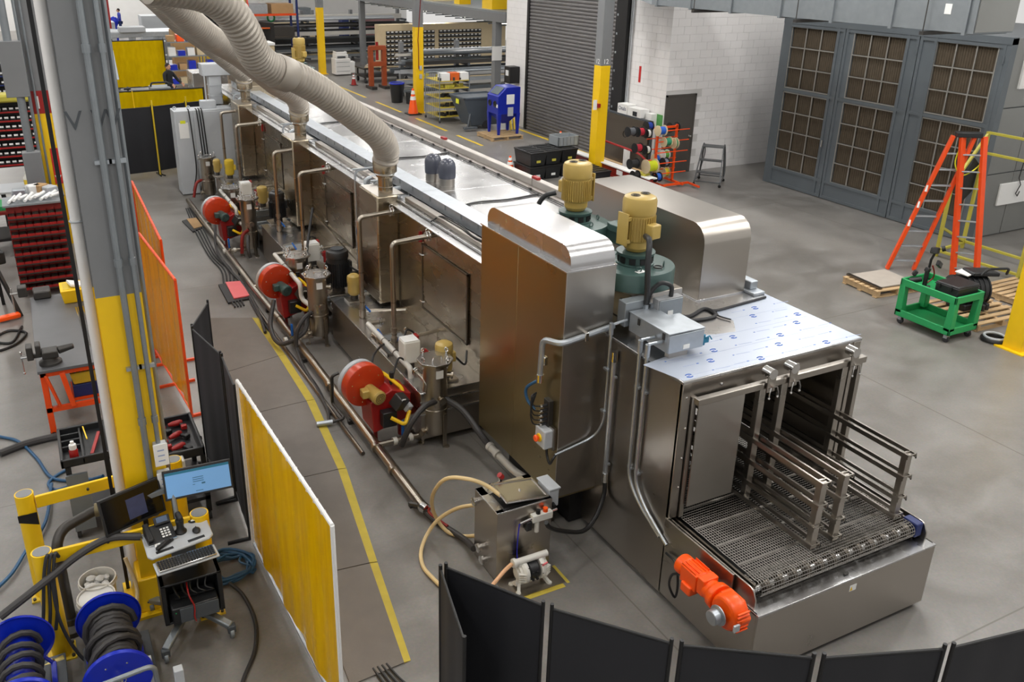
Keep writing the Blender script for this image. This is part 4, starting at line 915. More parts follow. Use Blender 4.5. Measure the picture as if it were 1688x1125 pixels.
for pts, r, m, lab in (
 ([(3.80, 8.42, .62), (3.62, 8.34, .63), (3.45, 8.3, .5), (3.36, 8.32, .3), (3.33, 8.36, .17)], .036, 'hose_black', 'thick black hose bending from nearest vessel down to the drain'),
 ([(3.93, 8.42, .62), (4.05, 8.2, .55), (4.13, 7.9, .38), (4.16, 7.7, .3)], .04, 'hose_black', 'thick black hose sloping from nearest vessel towards the white floor pipe'),
 ([(3.36, 11.9, .55), (3.2, 11.8, .52), (3.06, 11.75, .35), (3.02, 11.72, .12)], .034, 'hose_black', 'black hose bending down in front of the middle vessel pair'),
 ([(3.4, 13.0, .55), (3.28, 12.85, .5), (3.22, 12.8, .3), (3.2, 12.8, .14)], .034, 'hose_black', 'black hose bending down beside the second burner'),
 ([(3.45, 16.4, .55), (3.32, 16.3, .48), (3.27, 16.25, .15)], .034, 'dark_red', 'dark red hose bending down beside third vessel pair'),
 ([(3.4, 16.2, .5), (3.34, 16.0, .3), (3.36, 15.95, .14)], .034, 'hose_black', 'black hose bending down in front of third vessel pair'),
 ([(3.44, 21.0, .5), (3.3, 20.9, .45), (3.2, 20.85, .14)], .034, 'dark_red', 'dark red hose bending down by the farthest vessel'),
 ([(3.30, 9.0, .6), (3.3, 9.2, .9), (3.55, 9.6, .88), (3.8, 9.9, .8)], .014, 'black', 'thin black lead running from nearest burner over the tank'),
 ([(3.42, 8.9, .7), (3.6, 9.1, .92), (3.72, 9.15, .86)], .013, 'black', 'thin black lead from nearest burner to white control box'),
 ([(2.95, 12.6, .55), (2.8, 12.3, .25), (2.84, 11.9, .12), (3.15, 11.75, .3), (3.3, 11.95, .5)], .035, 'hose_black', 'thick black cable looping on floor from the second burner'),
 ([(2.95, 17.0, .55), (2.86, 16.6, .2), (2.9, 15.9, .05), (2.95, 14.8, .04), (2.9, 13.6, .04), (2.78, 12.6, .04)], .025, 'hose_black', 'long black cable running on floor from the farthest burner'),
 ([(3.02, 11.7, .1), (2.97, 11.2, .04), (2.93, 10.4, .04), (2.88, 9.8, .04), (2.80, 9.5, .03)], .022, 'hose_black', 'black cable on floor along the mats beside pipe'),
 ([(2.98, 14.9, .03), (2.88, 13.8, .03), (2.86, 12.9, .03), (2.92, 11.6, .03), (2.96, 10.6, .03), (2.88, 9.7, .03)], .018, 'rubber', 'second dark cable on floor along the mats beside pipe'),
 ([(4.0, 13.8, 1.6), (3.72, 13.3, 1.05), (3.6, 12.9, .85), (3.55, 12.6, .6)], .022, 'rubber', 'dark hose hanging diagonally over the middle tank'),
 ([(4.45, 8.9, .95), (4.35, 8.75, .85), (4.2, 8.72, 1.0)], .014, 'black', 'black lead curling to the nearest yellow pump motor'),
 ([(4.48, 12.3, 1.0), (4.3, 12.35, .9), (4.12, 12.45, 1.0)], .014, 'black', 'black lead curling to the large black pump motor')):
 one(B().tube(spl(pts), r, 9), 'hose' if r > .03 else 'cable', G(m), lab, 'hose' if r > .03 else 'cable')
t = thing('pvc_pipe', 'white plastic pipe at floor level ending at the tall bronze housing', 'pipe', (4.12, 7.3, .15))
B().tube(arc([(4.16, 7.72, .3), (4.2, 7.2, .25), (4.26, 6.95, .24), (4.42, 6.98, .24)], .06, 5), .045, 12).build('pipe_run', G('pvc'), t)
for y in (7.72, 7.55): B().cyl((4.165, y, .295), (4.168, y - .05, .29), .056, n=14).build('coupling', G('pvc'), t)
b = B(); b.box(4.02, 6.5, 0, 4.3, 6.95, .2); one(b, 'support_block', G('steel_dark'), 'dark steel block on the floor below the white plastic pipe', 'block', bev=.01)
t = thing('floor_drain_pipe', 'long grey steel drain pipe lying on the floor along the tanks', 'pipe', (3.07, 13, 0))
B().tube([(3.1, 7.2, .1), (3.1, 12, .1), (3.06, 14.4, .1), (3.05, 20.8, .1)], .055, 14).build('pipe_run', G('pipe'), t)
for y in (8.0, 8.55, 10.3, 11.95, 12.9, 14.4, 16.5, 18.6): B().cyl((3.085, y - .03, .1), (3.085, y + .03, .1), .066, n=14).build('coupling', G('pipe'), t)
for y in (7.4, 9.4, 11.4, 13.5, 15.5, 17.5, 19.5): B().box(3.02, y - .03, 0, 3.16, y + .03, .05).build('pipe_rest', G('iron'), t)
b = B(); b.tube([(3.1, 7.22, .1), (3.12, 7.14, .1)], .06, 12); b.build('end_coupling', G('chrome'), t)
b = B(); b.tube(arc([(3.12, 7.2, .1), (3.0, 7.32, .1)], .02, 2), .03, 8); b.build('side_tap', G('iron'), t)
t = thing('gas_line', 'dark iron gas pipe with elbows on the floor beside nearest burner', 'pipe', (2.85, 9.8, 0))
B().tube(arc([(3.004, 9.64, 0.62), (2.913, 9.633, 0.6), (2.951, 9.799, 0.12), (2.995, 9.454, 0.06), (2.832, 9.448, 0.05), (2.647, 9.469, 0.05)], .05, 4), .022, 9).build('pipe_run', G('iron'), t)
B().cyl((2.832, 9.448, 0.05), (2.634, 9.475, 0.05), .034, n=12).build('union', G('galv'), t)
one(B().tube([(2.93, 8.6, .03), (2.9, 12.4, .03), (2.92, 14, .03)], .026, 9), 'floor_drain_pipe', G('steel_dark'), 'thinner dark pipe on floor parallel to the long drain pipe', 'pipe')
one(B().tube([(3.929, 11.222, 0.725), (4.767, 10.933, 0.725)], .016, 8), 'wall_tube', G('pipe'), 'thin steel tube lying across the nearest deck to the tunnel', 'tube')
for pts, m, lab in ((((362,470),(400,462),(414,493),(378,502)), 'pink', 'small salmon coloured cable ramp on the floor beside drain pipe'), (((309,364),(334,362),(332,380),(316,380)), 'cardboard', 'small piece of brown cardboard on grey mat near far burner')):
 pass
t = thing('cable_ramp', 'salmon topped black cable ramp on floor left of drain pipe', 'cable ramp', (2.792, 14.559, 0))
B().prism([(2.562, 15.062, 0)[:2], (2.954, 15.083, 0)[:2], (2.934, 14.176, 0)[:2], (2.53, 14.119, 0)[:2]], 'z', 0, .035).build('ramp_base', G('rubber'), t, .008)
B().prism([(2.692, 15.069, 0)[:2], (2.96, 15.012, 0)[:2], (2.928, 14.241, 0)[:2], (2.653, 14.214, 0)[:2]], 'z', .035, .06).build('ramp_lid', G('pink'), t, .006)
t = thing('cable_ramp', 'brown and grey cable ramp on floor beside the farthest burner', 'cable ramp', (2.817, 18.933, 0))
B().prism([(2.668, 19.402, 0)[:2], (2.984, 19.569, 0)[:2], (3.012, 18.746, 0)[:2], (2.737, 18.487, 0)[:2]], 'z', 0, .03).build('ramp_base', G('rubber'), t, .008)
B().prism([(2.781, 19.453, 0)[:2], (2.991, 19.461, 0)[:2], (2.989, 18.757, 0)[:2], (2.792, 18.653, 0)[:2]], 'z', .03, .045).build('ramp_lid', G('cardboard'), t, .004)
for k, (a, c) in enumerate((((335, 386), (420, 520)), ((330, 384), (395, 470)), ((322, 330), (313, 362)))):
 p0 = Vector((2.96 + k * -.05, 15.5 + k, .02))
for k in range(4):
 one(B().tube(spl([(2.75 - k * .05, 13.9, .02), (2.8 - k * .06, 14.8, .02), (2.95 - k * .06, 15.8, .02), (2.88 - k * .05, 16.8, .02), (2.98 - k * .06, 18.6, .02), (3.05 - k * .04, 20.4, .02)]), .014, 6), 'cable', G('rubber'), ['first', 'second', 'third', 'outermost'][k] + ' of four thin dark cables trailing on the floor from the grey cabinet', 'cable', 'trailing cables by the grey cabinet')
for y, px, lab in ((8.36, 0, 'thin conduit rising on tunnel wall just behind the tall bronze housing'), (11.95, 0, 'thin conduit rising beside the nearest stage spacer'), (12.75, 0, 'thin conduit rising in the middle of tunnel wall'), (16.9, 0, 'thin conduit rising by the middle flexible duct'), (21.2, 0, 'thin conduit rising at far end of tunnel wall')):
 t = conduit_run([(4.6, y, 2.43), (TX - .1, y, 2.42), (TX - .1, y, .8)], lab, .02, 'galv', [(TX - .11, y, z) for z in (1.0, 1.6)])
 b = B(); b.bar((TX - .14, y, 2.44), (4.74, y, 2.44), .04, .02); b.build('strut', G('galv'), t)
 t = conduit_run([(4.7, y - .32, 2.38), (TX - .05, y - .32, 2.36), (TX - .05, y - .32, 2.2), (TX - .05, y - .32, 1.85)], lab.replace('thin conduit rising', 'short fat conduit drop'), .032, 'galv')
 B().cyl((TX - .05, y - .32, 1.78), (TX - .05, y - .32, 1.86), .042).build('conduit_gland', G('chrome'), t)
 one(B().tube(spl([(TX - .05, y - .32, 1.8), (TX - .14, y - .22, 1.62), (TX - .16, y - .2, 1.45), (TX - .08, y - .3, 1.3)]), .02, 6), 'sensor_cables', G('hose_blue'), lab.replace('thin conduit rising', 'blue cable bundle hanging'), 'cable')
 sensor_block(TX - .04, y - .4, 1.2, lab.replace('thin conduit rising', 'black sensor block'))
one(B().cyl((4.42, 16.6, 1.1), (4.42, 16.6, 1.4), .07, n=16), 'air_regulator', G('blue'), 'blue air filter bowl hanging on the tunnel wall by middle duct', 'regulator', bev=.02)
one(B().bar((4.44, 15.9, 1.1), (4.44, 12.9, .86), .03, .03), 'diagonal_tube', G('pipe'), 'diagonal steel tube along tunnel wall behind the black motor', 'tube')
# ---- flexible ducts ----
def flex(pts, r, label, rib=.058):
 t = thing('flexible_duct', label, 'duct', pts[0], 0, 'corrugated exhaust hoses above the tunnel')
 P = spl(pts, 10); vs = [P[0]]
 L_ = 0; out = []; rs = []
 acc = [0]
 for a, c in zip(P, P[1:]): acc.append(acc[-1] + (c - a).length)
 n = int(acc[-1] / rib) * 4; j = 0
 for i in range(n + 1):
  s = acc[-1] * i / n
  while j < len(P) - 2 and acc[j + 1] < s: j += 1
  f = (s - acc[j]) / max(1e-6, acc[j + 1] - acc[j]); out.append(P[j].lerp(P[j + 1], f)); rs.append(r if i % 4 < 2 else r * .9)
 B().tube(out, r, 22, rs).build('hose', G('duct_hose'), t)
 return t
D1 = [(4.4, 11.42, 2.86), (4.39, 11.36, 3.02), (4.2, 11.13, 3.27), (3.84, 10.93, 3.56), (3.35, 10.62, 3.92), (2.91, 10.36, 4.19), (2.62, 10.19, 4.3), (2.36, 9.97, 4.49), (2.17, 9.68, 4.8), (1.98, 9.53, 5.04), (1.71, 9.37, 5.19), (1.2, 9.15, 5.28)]
t = flex(D1, .185, 'big corrugated duct hose nearest the camera arching over the tunnel')
B().lathe((2.7, 10.23, 4.27), [(.19, -.12), (.2, -.1), (.2, .1), (.19, .12)], 22, (.6, .33, -.25)).build('joint_sleeve', G('duct_hose'), t)
for p, lab in (((4.4, 11.45), 'nearest steel exhaust riser under the big duct hose'), ((4.42, 15.75), 'middle steel exhaust riser on the tunnel'), ((4.44, 20.1), 'farthest steel exhaust riser on the tunnel')):
 r = thing('exhaust_riser', lab, 'exhaust pipe', (p[0], p[1], 2.39))
 B().cyl((p[0], p[1], 2.395), (p[0], p[1], 2.66), .105, n=20).build('riser_pipe', G('steel_warm'), r)
 B().lathe((p[0], p[1], 2.62), [(.125, 0), (.135, .02), (.135, .05), (.17, .07), (.175, .26), (.17, .27)], 22).build('collar', G('steel_warm'), r)
 B().torus((p[0], p[1], 2.66), .13, .012, n=22).build('clamp_ring', G('chrome'), r)
 B().torus((p[0], p[1], 2.48), .106, .006, n=20).build('weld_ring', G('steel_dark'), r)
flex([(4.42, 15.75, 2.86), (4.4, 15.68, 3.0), (4.25, 15.5, 3.2), (3.9, 15.21, 3.43), (3.46, 14.61, 3.77), (3.04, 14.13, 4.09), (2.51, 13.34, 4.42), (2.15, 12.81, 4.71), (1.85, 12.32, 4.98), (1.5, 11.9, 5.2)], .185, 'second corrugated duct hose behind the nearest one')
flex([(4.44, 20.1, 2.86), (4.42, 20.05, 3.0), (4.25, 19.9, 3.15), (3.9, 19.6, 3.45), (3.43, 19.1, 3.85), (2.92, 18.49, 4.21), (2.5, 17.67, 4.6), (2.15, 17.2, 4.92), (1.9, 16.8, 5.1)], .185, 'third and farthest corrugated duct hose')
# ---- far end of the machine ----
t = thing('side_duct_housing', 'stainless duct housing with sloped top at the far end of the tunnel', 'machine housing', (5.7, 22.3, 2.33))
B().prism([(21.0, 2.33), (23.4, 2.33), (23.4, 2.9), (22.9, 3.1), (21.6, 3.1), (21.0, 2.6)], 'x', 4.75, 5.35).build('housing_body', G('steel_warm'), t, .01)
B().box(4.76, 21.2, 2.5, 4.74, 23.2, 2.9).build('side_panel', G('steel_dark'), t)
blower(6.85, 24.0, 2.36, R(20), 'farthest blower with yellow motor beyond the duct hoses', .66)
B_ = B().box(6.2, 23.62, .0, 7.5, 24.6, 2.36); one(B_, 'blower_stand', G('steel'), 'stainless box under the farthest blower', 'machine base')
t = thing('electrical_cabinet', 'tall light grey electrical cabinet with taped white notice at the tunnel end', 'cabinet', (3.9, 21.9, 0))
B().box(3.08, 21.65, .02, 3.5, 22.2, 2.02).build('side_cabinet', G('light_grey'), t, .012)
B().box(3.5, 21.67, .02, 4.52, 22.2, 2.02).build('cabinet_body', G('light_grey'), t, .012)
B().box(3.52, 21.655, .1, 4.5, 21.67, 1.98).build('door', G('light_grey'), t, .006)
B().box(3.16, 21.642, 1.38, 3.38, 21.65, 1.75).build('notice', G('paper'), t); B().box(3.2, 21.64, 1.73, 3.32, 21.648, 1.8).build('yellow_note', G('hivis'), t)
B().box(3.75, 21.8, 2.02, 4.1, 22.05, 2.2).build('vent_box', G('light_grey'), t, .008)
for x in (3.14, 3.46, 4.46): B().torus((x, 21.9, 2.06), .035, .012, (0, 1, 0), 14, 6).build('lifting_eye', G('light_grey'), t)
for k, x in enumerate((3.42, 3.6, 3.66, 3.72)):
 B().tube(spl([(x, 21.8, 2.04), (x, 21.64, 2.0), (x + .02, 21.62, 1.5), (x + .03, 21.62, .6), (x - .1, 21.6, .1)]), .014, 6).build('cable', G('black'), t)
B().cyl((3.9, 21.9, 2.2), (3.9, 21.9, 2.9), .015, n=6).build('antenna_rod', G('light_grey'), t)
t = thing('electrical_box', 'light grey wall box and trunking behind the electrical cabinet', 'electrical box', (4.3, 22.6, 2.0))
B().box(4.1, 22.45, 2.0, 4.4, 22.7, 2.75).build('trunking', G('light_grey'), t, .01)
B().box(3.95, 22.4, 2.7, 4.7, 22.8, 2.98).build('enclosure', G('light_grey'), t, .01)
for z in (2.2, 2.45): B().box(4.09, 22.44, z, 4.41, 22.71, z + .03).build('coupling', G('light_grey'), t)

# ================================================================ LEFT SIDE AND FOREGROUND
def panel(p0, p1, z0, z1, amp=.006, n=26, th=.004, seed=0, sag=0):
 rr = random.Random(seed); a = Vector((p0[0], p0[1], 0)); c = Vector((p1[0], p1[1], 0)); d = (c - a).normalized(); nn = Vector((-d.y, d.x, 0)); L_ = (c - a).length
 ph = rr.random() * 6; b = B(); vs = []
 for s in (0, 1):
  for j in range(5):
   z = z0 + (z1 - z0) * j / 4
   for i in range(n + 1):
    t = i / n; o = amp * (sin(ph + t * L_ * 9) + .6 * sin(ph * 2 + t * L_ * 21)) * (1 - .55 * j / 4) + (s - .5) * th
    q = a + d * (L_ * t) + nn * o; vs.append((q.x, q.y, z - (sag * sin(pi * t) if j == 4 else 0)))
 m = (n + 1) * 5; fs = []
 for s in (0, 1):
  for j in range(4):
   for i in range(n):
    k = s * m + j * (n + 1) + i; fs.append((k, k + 1, k + n + 2, k + n + 1))
 for i in range(n):
  fs += [(i, i + 1, m + i + 1, m + i), (4 * (n + 1) + i, 4 * (n + 1) + i + 1, m + 4 * (n + 1) + i + 1, m + 4 * (n + 1) + i)]
 for j in range(4):
  for e in (0, n): k = j * (n + 1) + e; fs.append((k, k + n + 1, m + k + n + 1, m + k))
 return b.add(vs, fs)
def black_screen(p0, p1, label, h=1.76, seed=1, group='black fabric partition screens', foot=True):
 c = ((p0[0] + p1[0]) / 2, (p0[1] + p1[1]) / 2, 0); t = thing('partition_screen', label, 'screen', c, 0, group)
 d = (Vector((p1[0], p1[1], 0)) - Vector((p0[0], p0[1], 0))).normalized(); nn = Vector((-d.y, d.x, 0))
 a = Vector((p0[0], p0[1], 0)) + d * .03; e = Vector((p1[0], p1[1], 0)) - d * .03
 panel(a + d * .012, e - d * .012, .12, h - .03, .007, 30, .004, seed).build('fabric', G('curtain'), t)
 for q in (a, e):
  B().cyl((q.x, q.y, .02), (q.x, q.y, h + .02), .013, n=10).build('post', G('black'), t)
  if foot: b = B(); b.bar((q.x - nn.x * .22, q.y - nn.y * .22, .015), (q.x + nn.x * .22, q.y + nn.y * .22, .015), .028, .028); b.build('foot', G('black'), t)
 B().tube([(a.x, a.y, h - .02), (e.x, e.y, h - .02)], .01, 8).build('top_rail', G('black'), t)
 B().tube([(a.x, a.y, .12), (e.x, e.y, .12)], .01, 8).build('bottom_rail', G('black'), t)
 return t
F_ = [(2.02, 4.38), (2.45, 3.72), (2.98, 3.10), (3.67, 2.64), (4.44, 2.35), (5.25, 2.2)]
names = ['first black screen from the left in the front row, angled towards the small tank', 'second black screen in the front row with soft folds', 'third black screen in the front row below the orange gear motor', 'fourth black screen in the front row below the conveyor corner', 'rightmost black screen in the front row']
for i in range(5): black_screen(F_[i], F_[i + 1], names[i], 1.76, i + 1)
black_screen((2.0, 4.38), (1.84, 3.66), 'black screen turned towards the viewer at the left end of front row', 1.76, 9)
black_screen((1.55, 9.9), (1.23, 9.2), 'black screen angled behind the grey mats, farthest of three', 1.76, 11)
black_screen((1.23, 9.2), (1.38, 8.36), 'black screen in the middle of three left of the mats', 1.76, 12)
black_screen((1.38, 8.36), (1.34, 7.56), 'black screen adjoining the white framed amber curtain', 1.76, 13)
black_screen((1.2, 15.6), (1.0, 18.2), 'black screen standing behind the grey column by orange framed curtains', 1.76, 14)
fb = [(.5, 23.6), (1.62, 23.9), (2.9, 24.07), (3.8, 24.4), (4.5, 24.6), (5.4, 24.9)]
nb = ['far black screen half hidden by the grey column', 'far black screen second from the column', 'far black screen third from the column', 'far black screen left of the grey electrical cabinet', 'far black screen behind the grey electrical cabinet']
for i in range(5):
 t = black_screen(fb[i], fb[i + 1], nb[i], 1.8, 20 + i, 'far row of black screens')
for x, y in ((1.62, 23.85), (2.9, 24.02), (3.8, 24.35)):
 one(B().cyl((x, y, 0), (x, y, 1.95), .02, n=8), 'screen_pole', G('yellow_old'), 'thin yellow pole between far black screens at x %.1f' % x if False else {1.62: 'thin yellow pole by the second far black screen', 2.9: 'thin yellow pole by the third far black screen', 3.8: 'thin yellow pole just left of the grey electrical cabinet'}[x], 'pole')
def weld_screen(p0, p1, z0, z1, label, film, fr, r=.016, feet=True, stripw=.2, seed=0):
 c = ((p0[0] + p1[0]) / 2, (p0[1] + p1[1]) / 2, 0); t = thing('welding_screen', label, 'screen', c, 0, 'translucent welding screens')
 a = Vector((p0[0], p0[1], 0)); e = Vector((p1[0], p1[1], 0)); d = (e - a).normalized(); nn = Vector((-d.y, d.x, 0)); L_ = (e - a).length
 panel(a + d * .02, e - d * .02, z0 + .03, z1 - .02, .012, 40, .003, seed).build('amber_curtain', G(film), t)
 for q in (a, e): B().tube([(q.x, q.y, .03), (q.x, q.y, z1)], r, 8).build('upright', G(fr), t)
 B().tube([(a.x, a.y, z1), (e.x, e.y, z1)], r, 8).build('top_rail', G(fr), t)
 B().tube([(a.x, a.y, z0), (e.x, e.y, z0)], r * .8, 8).build('bottom_rail', G('galv' if fr == 'white_paint' else fr), t)
 n = int(L_ / .16)
 for k in range(n):
  q = a + d * (.08 + k * .16); b = B(); b.torus((q.x, q.y, z1 - .004), r + .003, .0025, d, 10, 4); b.build('curtain_ring', G(fr), t)
 if feet:
  for q in (a + d * .05, (a + e) / 2, e - d * .05): b = B(); b.bar((q.x - nn.x * .3, q.y - nn.y * .3, .02), (q.x + nn.x * .3, q.y + nn.y * .3, .02), .035, .035); b.build('foot', G(fr), t)
 return t
weld_screen((1.345, 7.45), (1.44, 4.95), .06, 1.88, 'amber welding curtain in a white pipe frame, nearest the viewer', 'weld_amber', 'white_paint', .017, False, seed=1)
weld_screen((1.13, 12.5), (1.27, 10.38), .12, 1.9, 'orange framed amber curtain standing nearer the workbench', 'weld_orange', 'orange_paint', .018, seed=2)
weld_screen((1.42, 15.7), (1.36, 12.1), .12, 1.88, 'orange framed amber curtain farther back beside the grey mats', 'weld_orange', 'orange_paint', .018, seed=3)
ME = [(2.128, 13.665, 0), (2.877, 13.201, 0), (3.012, 11.342, 0), (2.842, 10.152, 0), (2.632, 8.406, 0), (2.388, 6.676, 0), (2.171, 5.326, 0)]
LE = [(2.1, 13.6), (1.75, 11.6), (1.7, 10.1), (1.62, 8.45), (1.6, 6.75), (1.55, 5.25)]
seam = [((2.05, 13.65), (2.84, 13.3)), ((1.9, 11.5), (2.86, 11.75)), ((1.85, 10.15), (2.83, 10.2)), ((1.8, 8.45), (2.66, 8.42)), ((1.7, 6.75), (2.38, 6.68)), ((1.62, 5.3), (2.17, 5.34))]
for i in range(5):
 (a, c), (e, f) = seam[i], seam[i + 1]
 t = thing('floor_mat', ['grey rubber mat with yellow border, farthest of the row', 'grey rubber mat with yellow border, second farthest', 'grey rubber mat with yellow border, middle of the row', 'grey rubber mat with yellow border, second nearest', 'grey rubber mat with yellow border, nearest the viewer'][i], 'mat', ((a[0] + c[0] + e[0] + f[0]) / 4, (a[1] + c[1] + e[1] + f[1]) / 4, 0), 0, 'anti fatigue mats in a row')
 def lerp(p, q, k): return (p[0] + (q[0] - p[0]) * k, p[1] + (q[1] - p[1]) * k)
 k = .885
 e2 = lerp(e, a, .008); f2 = lerp(f, c, .008)
 B().prism([a, lerp(a, c, k), lerp(e2, f2, k), e2], 'z', .002, .014).build('rubber_sheet', G('mat_rubber'), t)
 B().add([(*lerp(a, c, k), .002), (*c, .002), (*f2, .002), (*lerp(e2, f2, k), .002), (*lerp(a, c, k), .0145), (*c, .004), (*f2, .004), (*lerp(e2, f2, k), .0145)], [(0, 3, 2, 1), (4, 5, 6, 7), (0, 1, 5, 4), (1, 2, 6, 5), (2, 3, 7, 6), (3, 0, 4, 7)]).build('yellow_border', G('mat_yellow'), t)
for k in range(4): one(B().tube(spl([(1.85 + k * .04, 5.4, .01), (1.87 + k * .045, 5.2, .02), (1.9 + k * .06, 4.9, .015), (1.9 + k * .05, 4.3, .015)]), .011, 6), 'cable', G('rubber'), ['left', 'second', 'third', 'right'][k] + ' of four dark cables coming out under the nearest mat', 'cable', 'cables under the nearest mat')
# ---- small square tank ----
t = thing('mixing_tank', 'small square stainless tank with tilted lid beside the black screens', 'tank', (3.59, 6.14, 0))
X0, X1, Y0, Y1, H_ = 3.29, 3.885, 5.915, 6.375, .78
B().box(X0, Y0, .01, X1, Y1, H_ - .01).build('tank_body', G('steel'), t, .004)
b = B(); b.box(X0, Y0, H_ - .01, X1, Y0 + .05, H_); b.box(X0, Y1 - .14, H_ - .01, X1, Y1, H_); b.box(X0, Y0, H_ - .01, X0 + .08, Y1, H_); b.box(X1 - .08, Y0, H_ - .01, X1, Y1, H_); b.build('top_rim', G('steel_top'), t, .003)
B().box(X0 + .1, Y0 + .06, H_ - .02, X1 - .1, Y1 - .15, H_ - .008).build('tank_opening', G('black'), t)
l = B().ob((3.63, 6.1, H_ + .045), (.47, .33, .012), (.05, .13, 0)).build('lid', G('steel_top'), t, .003)
b = B()
for dx, dy, sx, sy in ((-.22, 0, .02, .33), (.22, 0, .02, .33), (0, -.15, .47, .02), (0, .15, .47, .02)): b.ob((3.63 + dx, 6.1 + dy, H_ + .052 - dx * .13 + dy * .05), (sx, sy, .014), (.05, .13, 0))
b.build('lid_rim', G('steel'), l, .002)
B().sph((3.63, 6.1, H_ + .055), .012, 8).build('lid_knob', G('chrome'), l)
for (x, y, z) in ((X0, 6.3, .69), (X0, 6.2, .22), (X0, 6.12, .13)):
 B().lathe((x, y, z), [(.03, 0), (.03, .03), (.045, .035), (.045, .06), (.03, .065)], 16, (-1, 0, 0)).build('side_port', G('chrome'), t)
b = B(); b.lathe((3.53, 6.31, H_), [(.055, 0), (.055, .015), (.02, .02), (.02, .1)], 16); pt = b.build('fill_fitting', G('chrome'), t)
B().cyl((3.55, 6.31, H_ + .09), (3.52, 6.31, H_ + .13), .028, n=12).build('red_cap', G('red'), pt)
B().torus((3.44, 6.31, H_ + .03), .04, .004, (.3, 1, .4), 16, 4).build('cable_loop', G('black'), pt)
B().box(X0 + .0, Y0 - .3, .0, X1 + .0, Y0, .012).build('pump_tray', G('steel'), t)
t = thing('control_box', 'light grey control box fixed on right side of the small tank', 'control box', (3.93, 6.1, .6))
B().box(3.89, 5.98, .62, 4.0, 6.2, .82).build('enclosure', G('light_grey'), t, .008); B().box(3.88, 5.965, .815, 4.01, 6.215, .835).build('cover', G('light_grey'), t, .006)
B().cyl((3.93, 5.98, .66), (3.93, 5.94, .65), .022, n=10).build('cable_gland', G('black'), t)
t = thing('air_regulator', 'white air regulator with red and black knobs on the small tank front', 'regulator', (3.72, 5.89, .55))
B().box(3.64, 5.85, .6, 3.86, 5.915, .68).build('manifold', G('pump_white'), t, .008)
B().cyl((3.71, 5.88, .68), (3.71, 5.88, .72), .022, n=12).build('black_knob', G('black'), t); B().cyl((3.79, 5.88, .68), (3.79, 5.88, .72), .024, n=12).build('red_knob', G('orange_red'), t)
B().cyl((3.7, 5.88, .6), (3.7, 5.88, .48), .024, n=12).build('filter_bowl', G('pump_white'), t)
B().box(3.58, 5.86, .52, 3.64, 5.91, .62).build('solenoid', G('black_plastic'), t, .008)
B().cyl((3.64, 5.88, .64), (3.52, 5.88, .62), .015, n=8).build('fitting', G('chrome'), t)
B().cyl((3.86, 5.88, .66), (3.92, 5.88, .665), .012, n=8).build('right_fitting', G('chrome'), t)
one(B().tube(spl([(3.51, 5.88, .62), (3.5, 5.885, .45), (3.5, 5.885, .25), (3.5, 5.82, .2)]), .006, 6), 'air_tube', mat('tube_blue', (40, 44, 190), .4), 'thin blue air tube hanging down the small tank front', 'tube')
t = thing('diaphragm_pump', 'white plastic diaphragm pump with black centre before the small tank', 'pump', (3.56, 5.74, .012)); pw = G('pump_white')
for s in (-1, 1):
 cx = 3.57 + s * .085
 B().lathe((cx, 5.74, .19), [(.11, -.02), (.115, -.01), (.115, .015), (.1, .035), (.085, .04), (.08, .06), (.06, .062), (.05, .08), (.01, .085)], 24, (s, 0, 0)).build('chamber', pw, t)
 b = B()
 for k in range(4): b.ob((cx + s * .05, 5.66, .15 + k * .025), (.07, .03, .008), (0, 0, s * .5))
 b.build('chamber_rib', pw, t)
 b = B(); b.cyl((cx + s * .04, 5.74, .07), (cx + s * .04, 5.74, .31), .03, n=12); b.build('riser', pw, t)
 for dy in (-.07, .07): b = B(); b.bar((cx + s * .04, 5.74, .09), (cx + s * .08, 5.74 + dy, .015), .03, .03); b.cyl((cx + s * .085, 5.74 + dy, .012), (cx + s * .085, 5.74 + dy, .025), .025, n=10); b.build('foot', pw, t)
 for k in range(8):
  a = k * pi / 4; B().sph((cx - s * .012, 5.74 + .108 * cos(a), .19 + .108 * sin(a)), .009, 6).build('clamp_bolt', G('chrome'), t)
B().cyl((3.40, 5.74, .315), (3.74, 5.74, .315), .032, n=14).build('top_manifold', pw, t)
B().cyl((3.40, 5.74, .075), (3.74, 5.74, .075), .028, n=14).build('bottom_manifold', pw, t)
B().cyl((3.52, 5.74, .19), (3.62, 5.74, .19), .1, n=18).build('centre_section', G('black_plastic'), t, .012)
b = B()
for k in range(4): b.cyl((3.535 + (k % 2) * .045, 5.64, .15 + (k // 2) * .07), (3.535 + (k % 2) * .045, 5.625, .15 + (k // 2) * .07), .014, n=8)
b.build('valve_cap', G('black'), t)
B().ob((3.665, 5.655, .26), (.05, .012, .07), (.5, 0, .2)).build('pink_label', G('pink'), t)
B().lathe((3.40, 5.74, .315), [(.045, 0), (.045, .03), (.02, .035)], 14, (-1, 0, 0)).build('inlet_flange', pw, t)
for (x0, y0, x1, y1, lab) in ((3.4, 5.585, 3.86, 5.6, 'strip of yellow floor tape before the pump tray'), (3.9, 5.62, 3.93, 5.86, 'strip of yellow floor tape right of the pump tray')):
 one(B().box(x0, y0 - .02, 0, x1, y1 + .02, .003), 'floor_tape', G('mat_yellow'), lab, 'tape')
one(B().tube(spl([(3.36, 5.74, .315), (3.25, 5.7, .29), (3.05, 5.62, .22), (2.7, 5.5, .12), (2.55, 5.55, .1)]), .019, 9), 'hose', mat('hose_peach', (220, 170, 126), .45), 'peach coloured hose leaving the white pump to the left', 'hose')
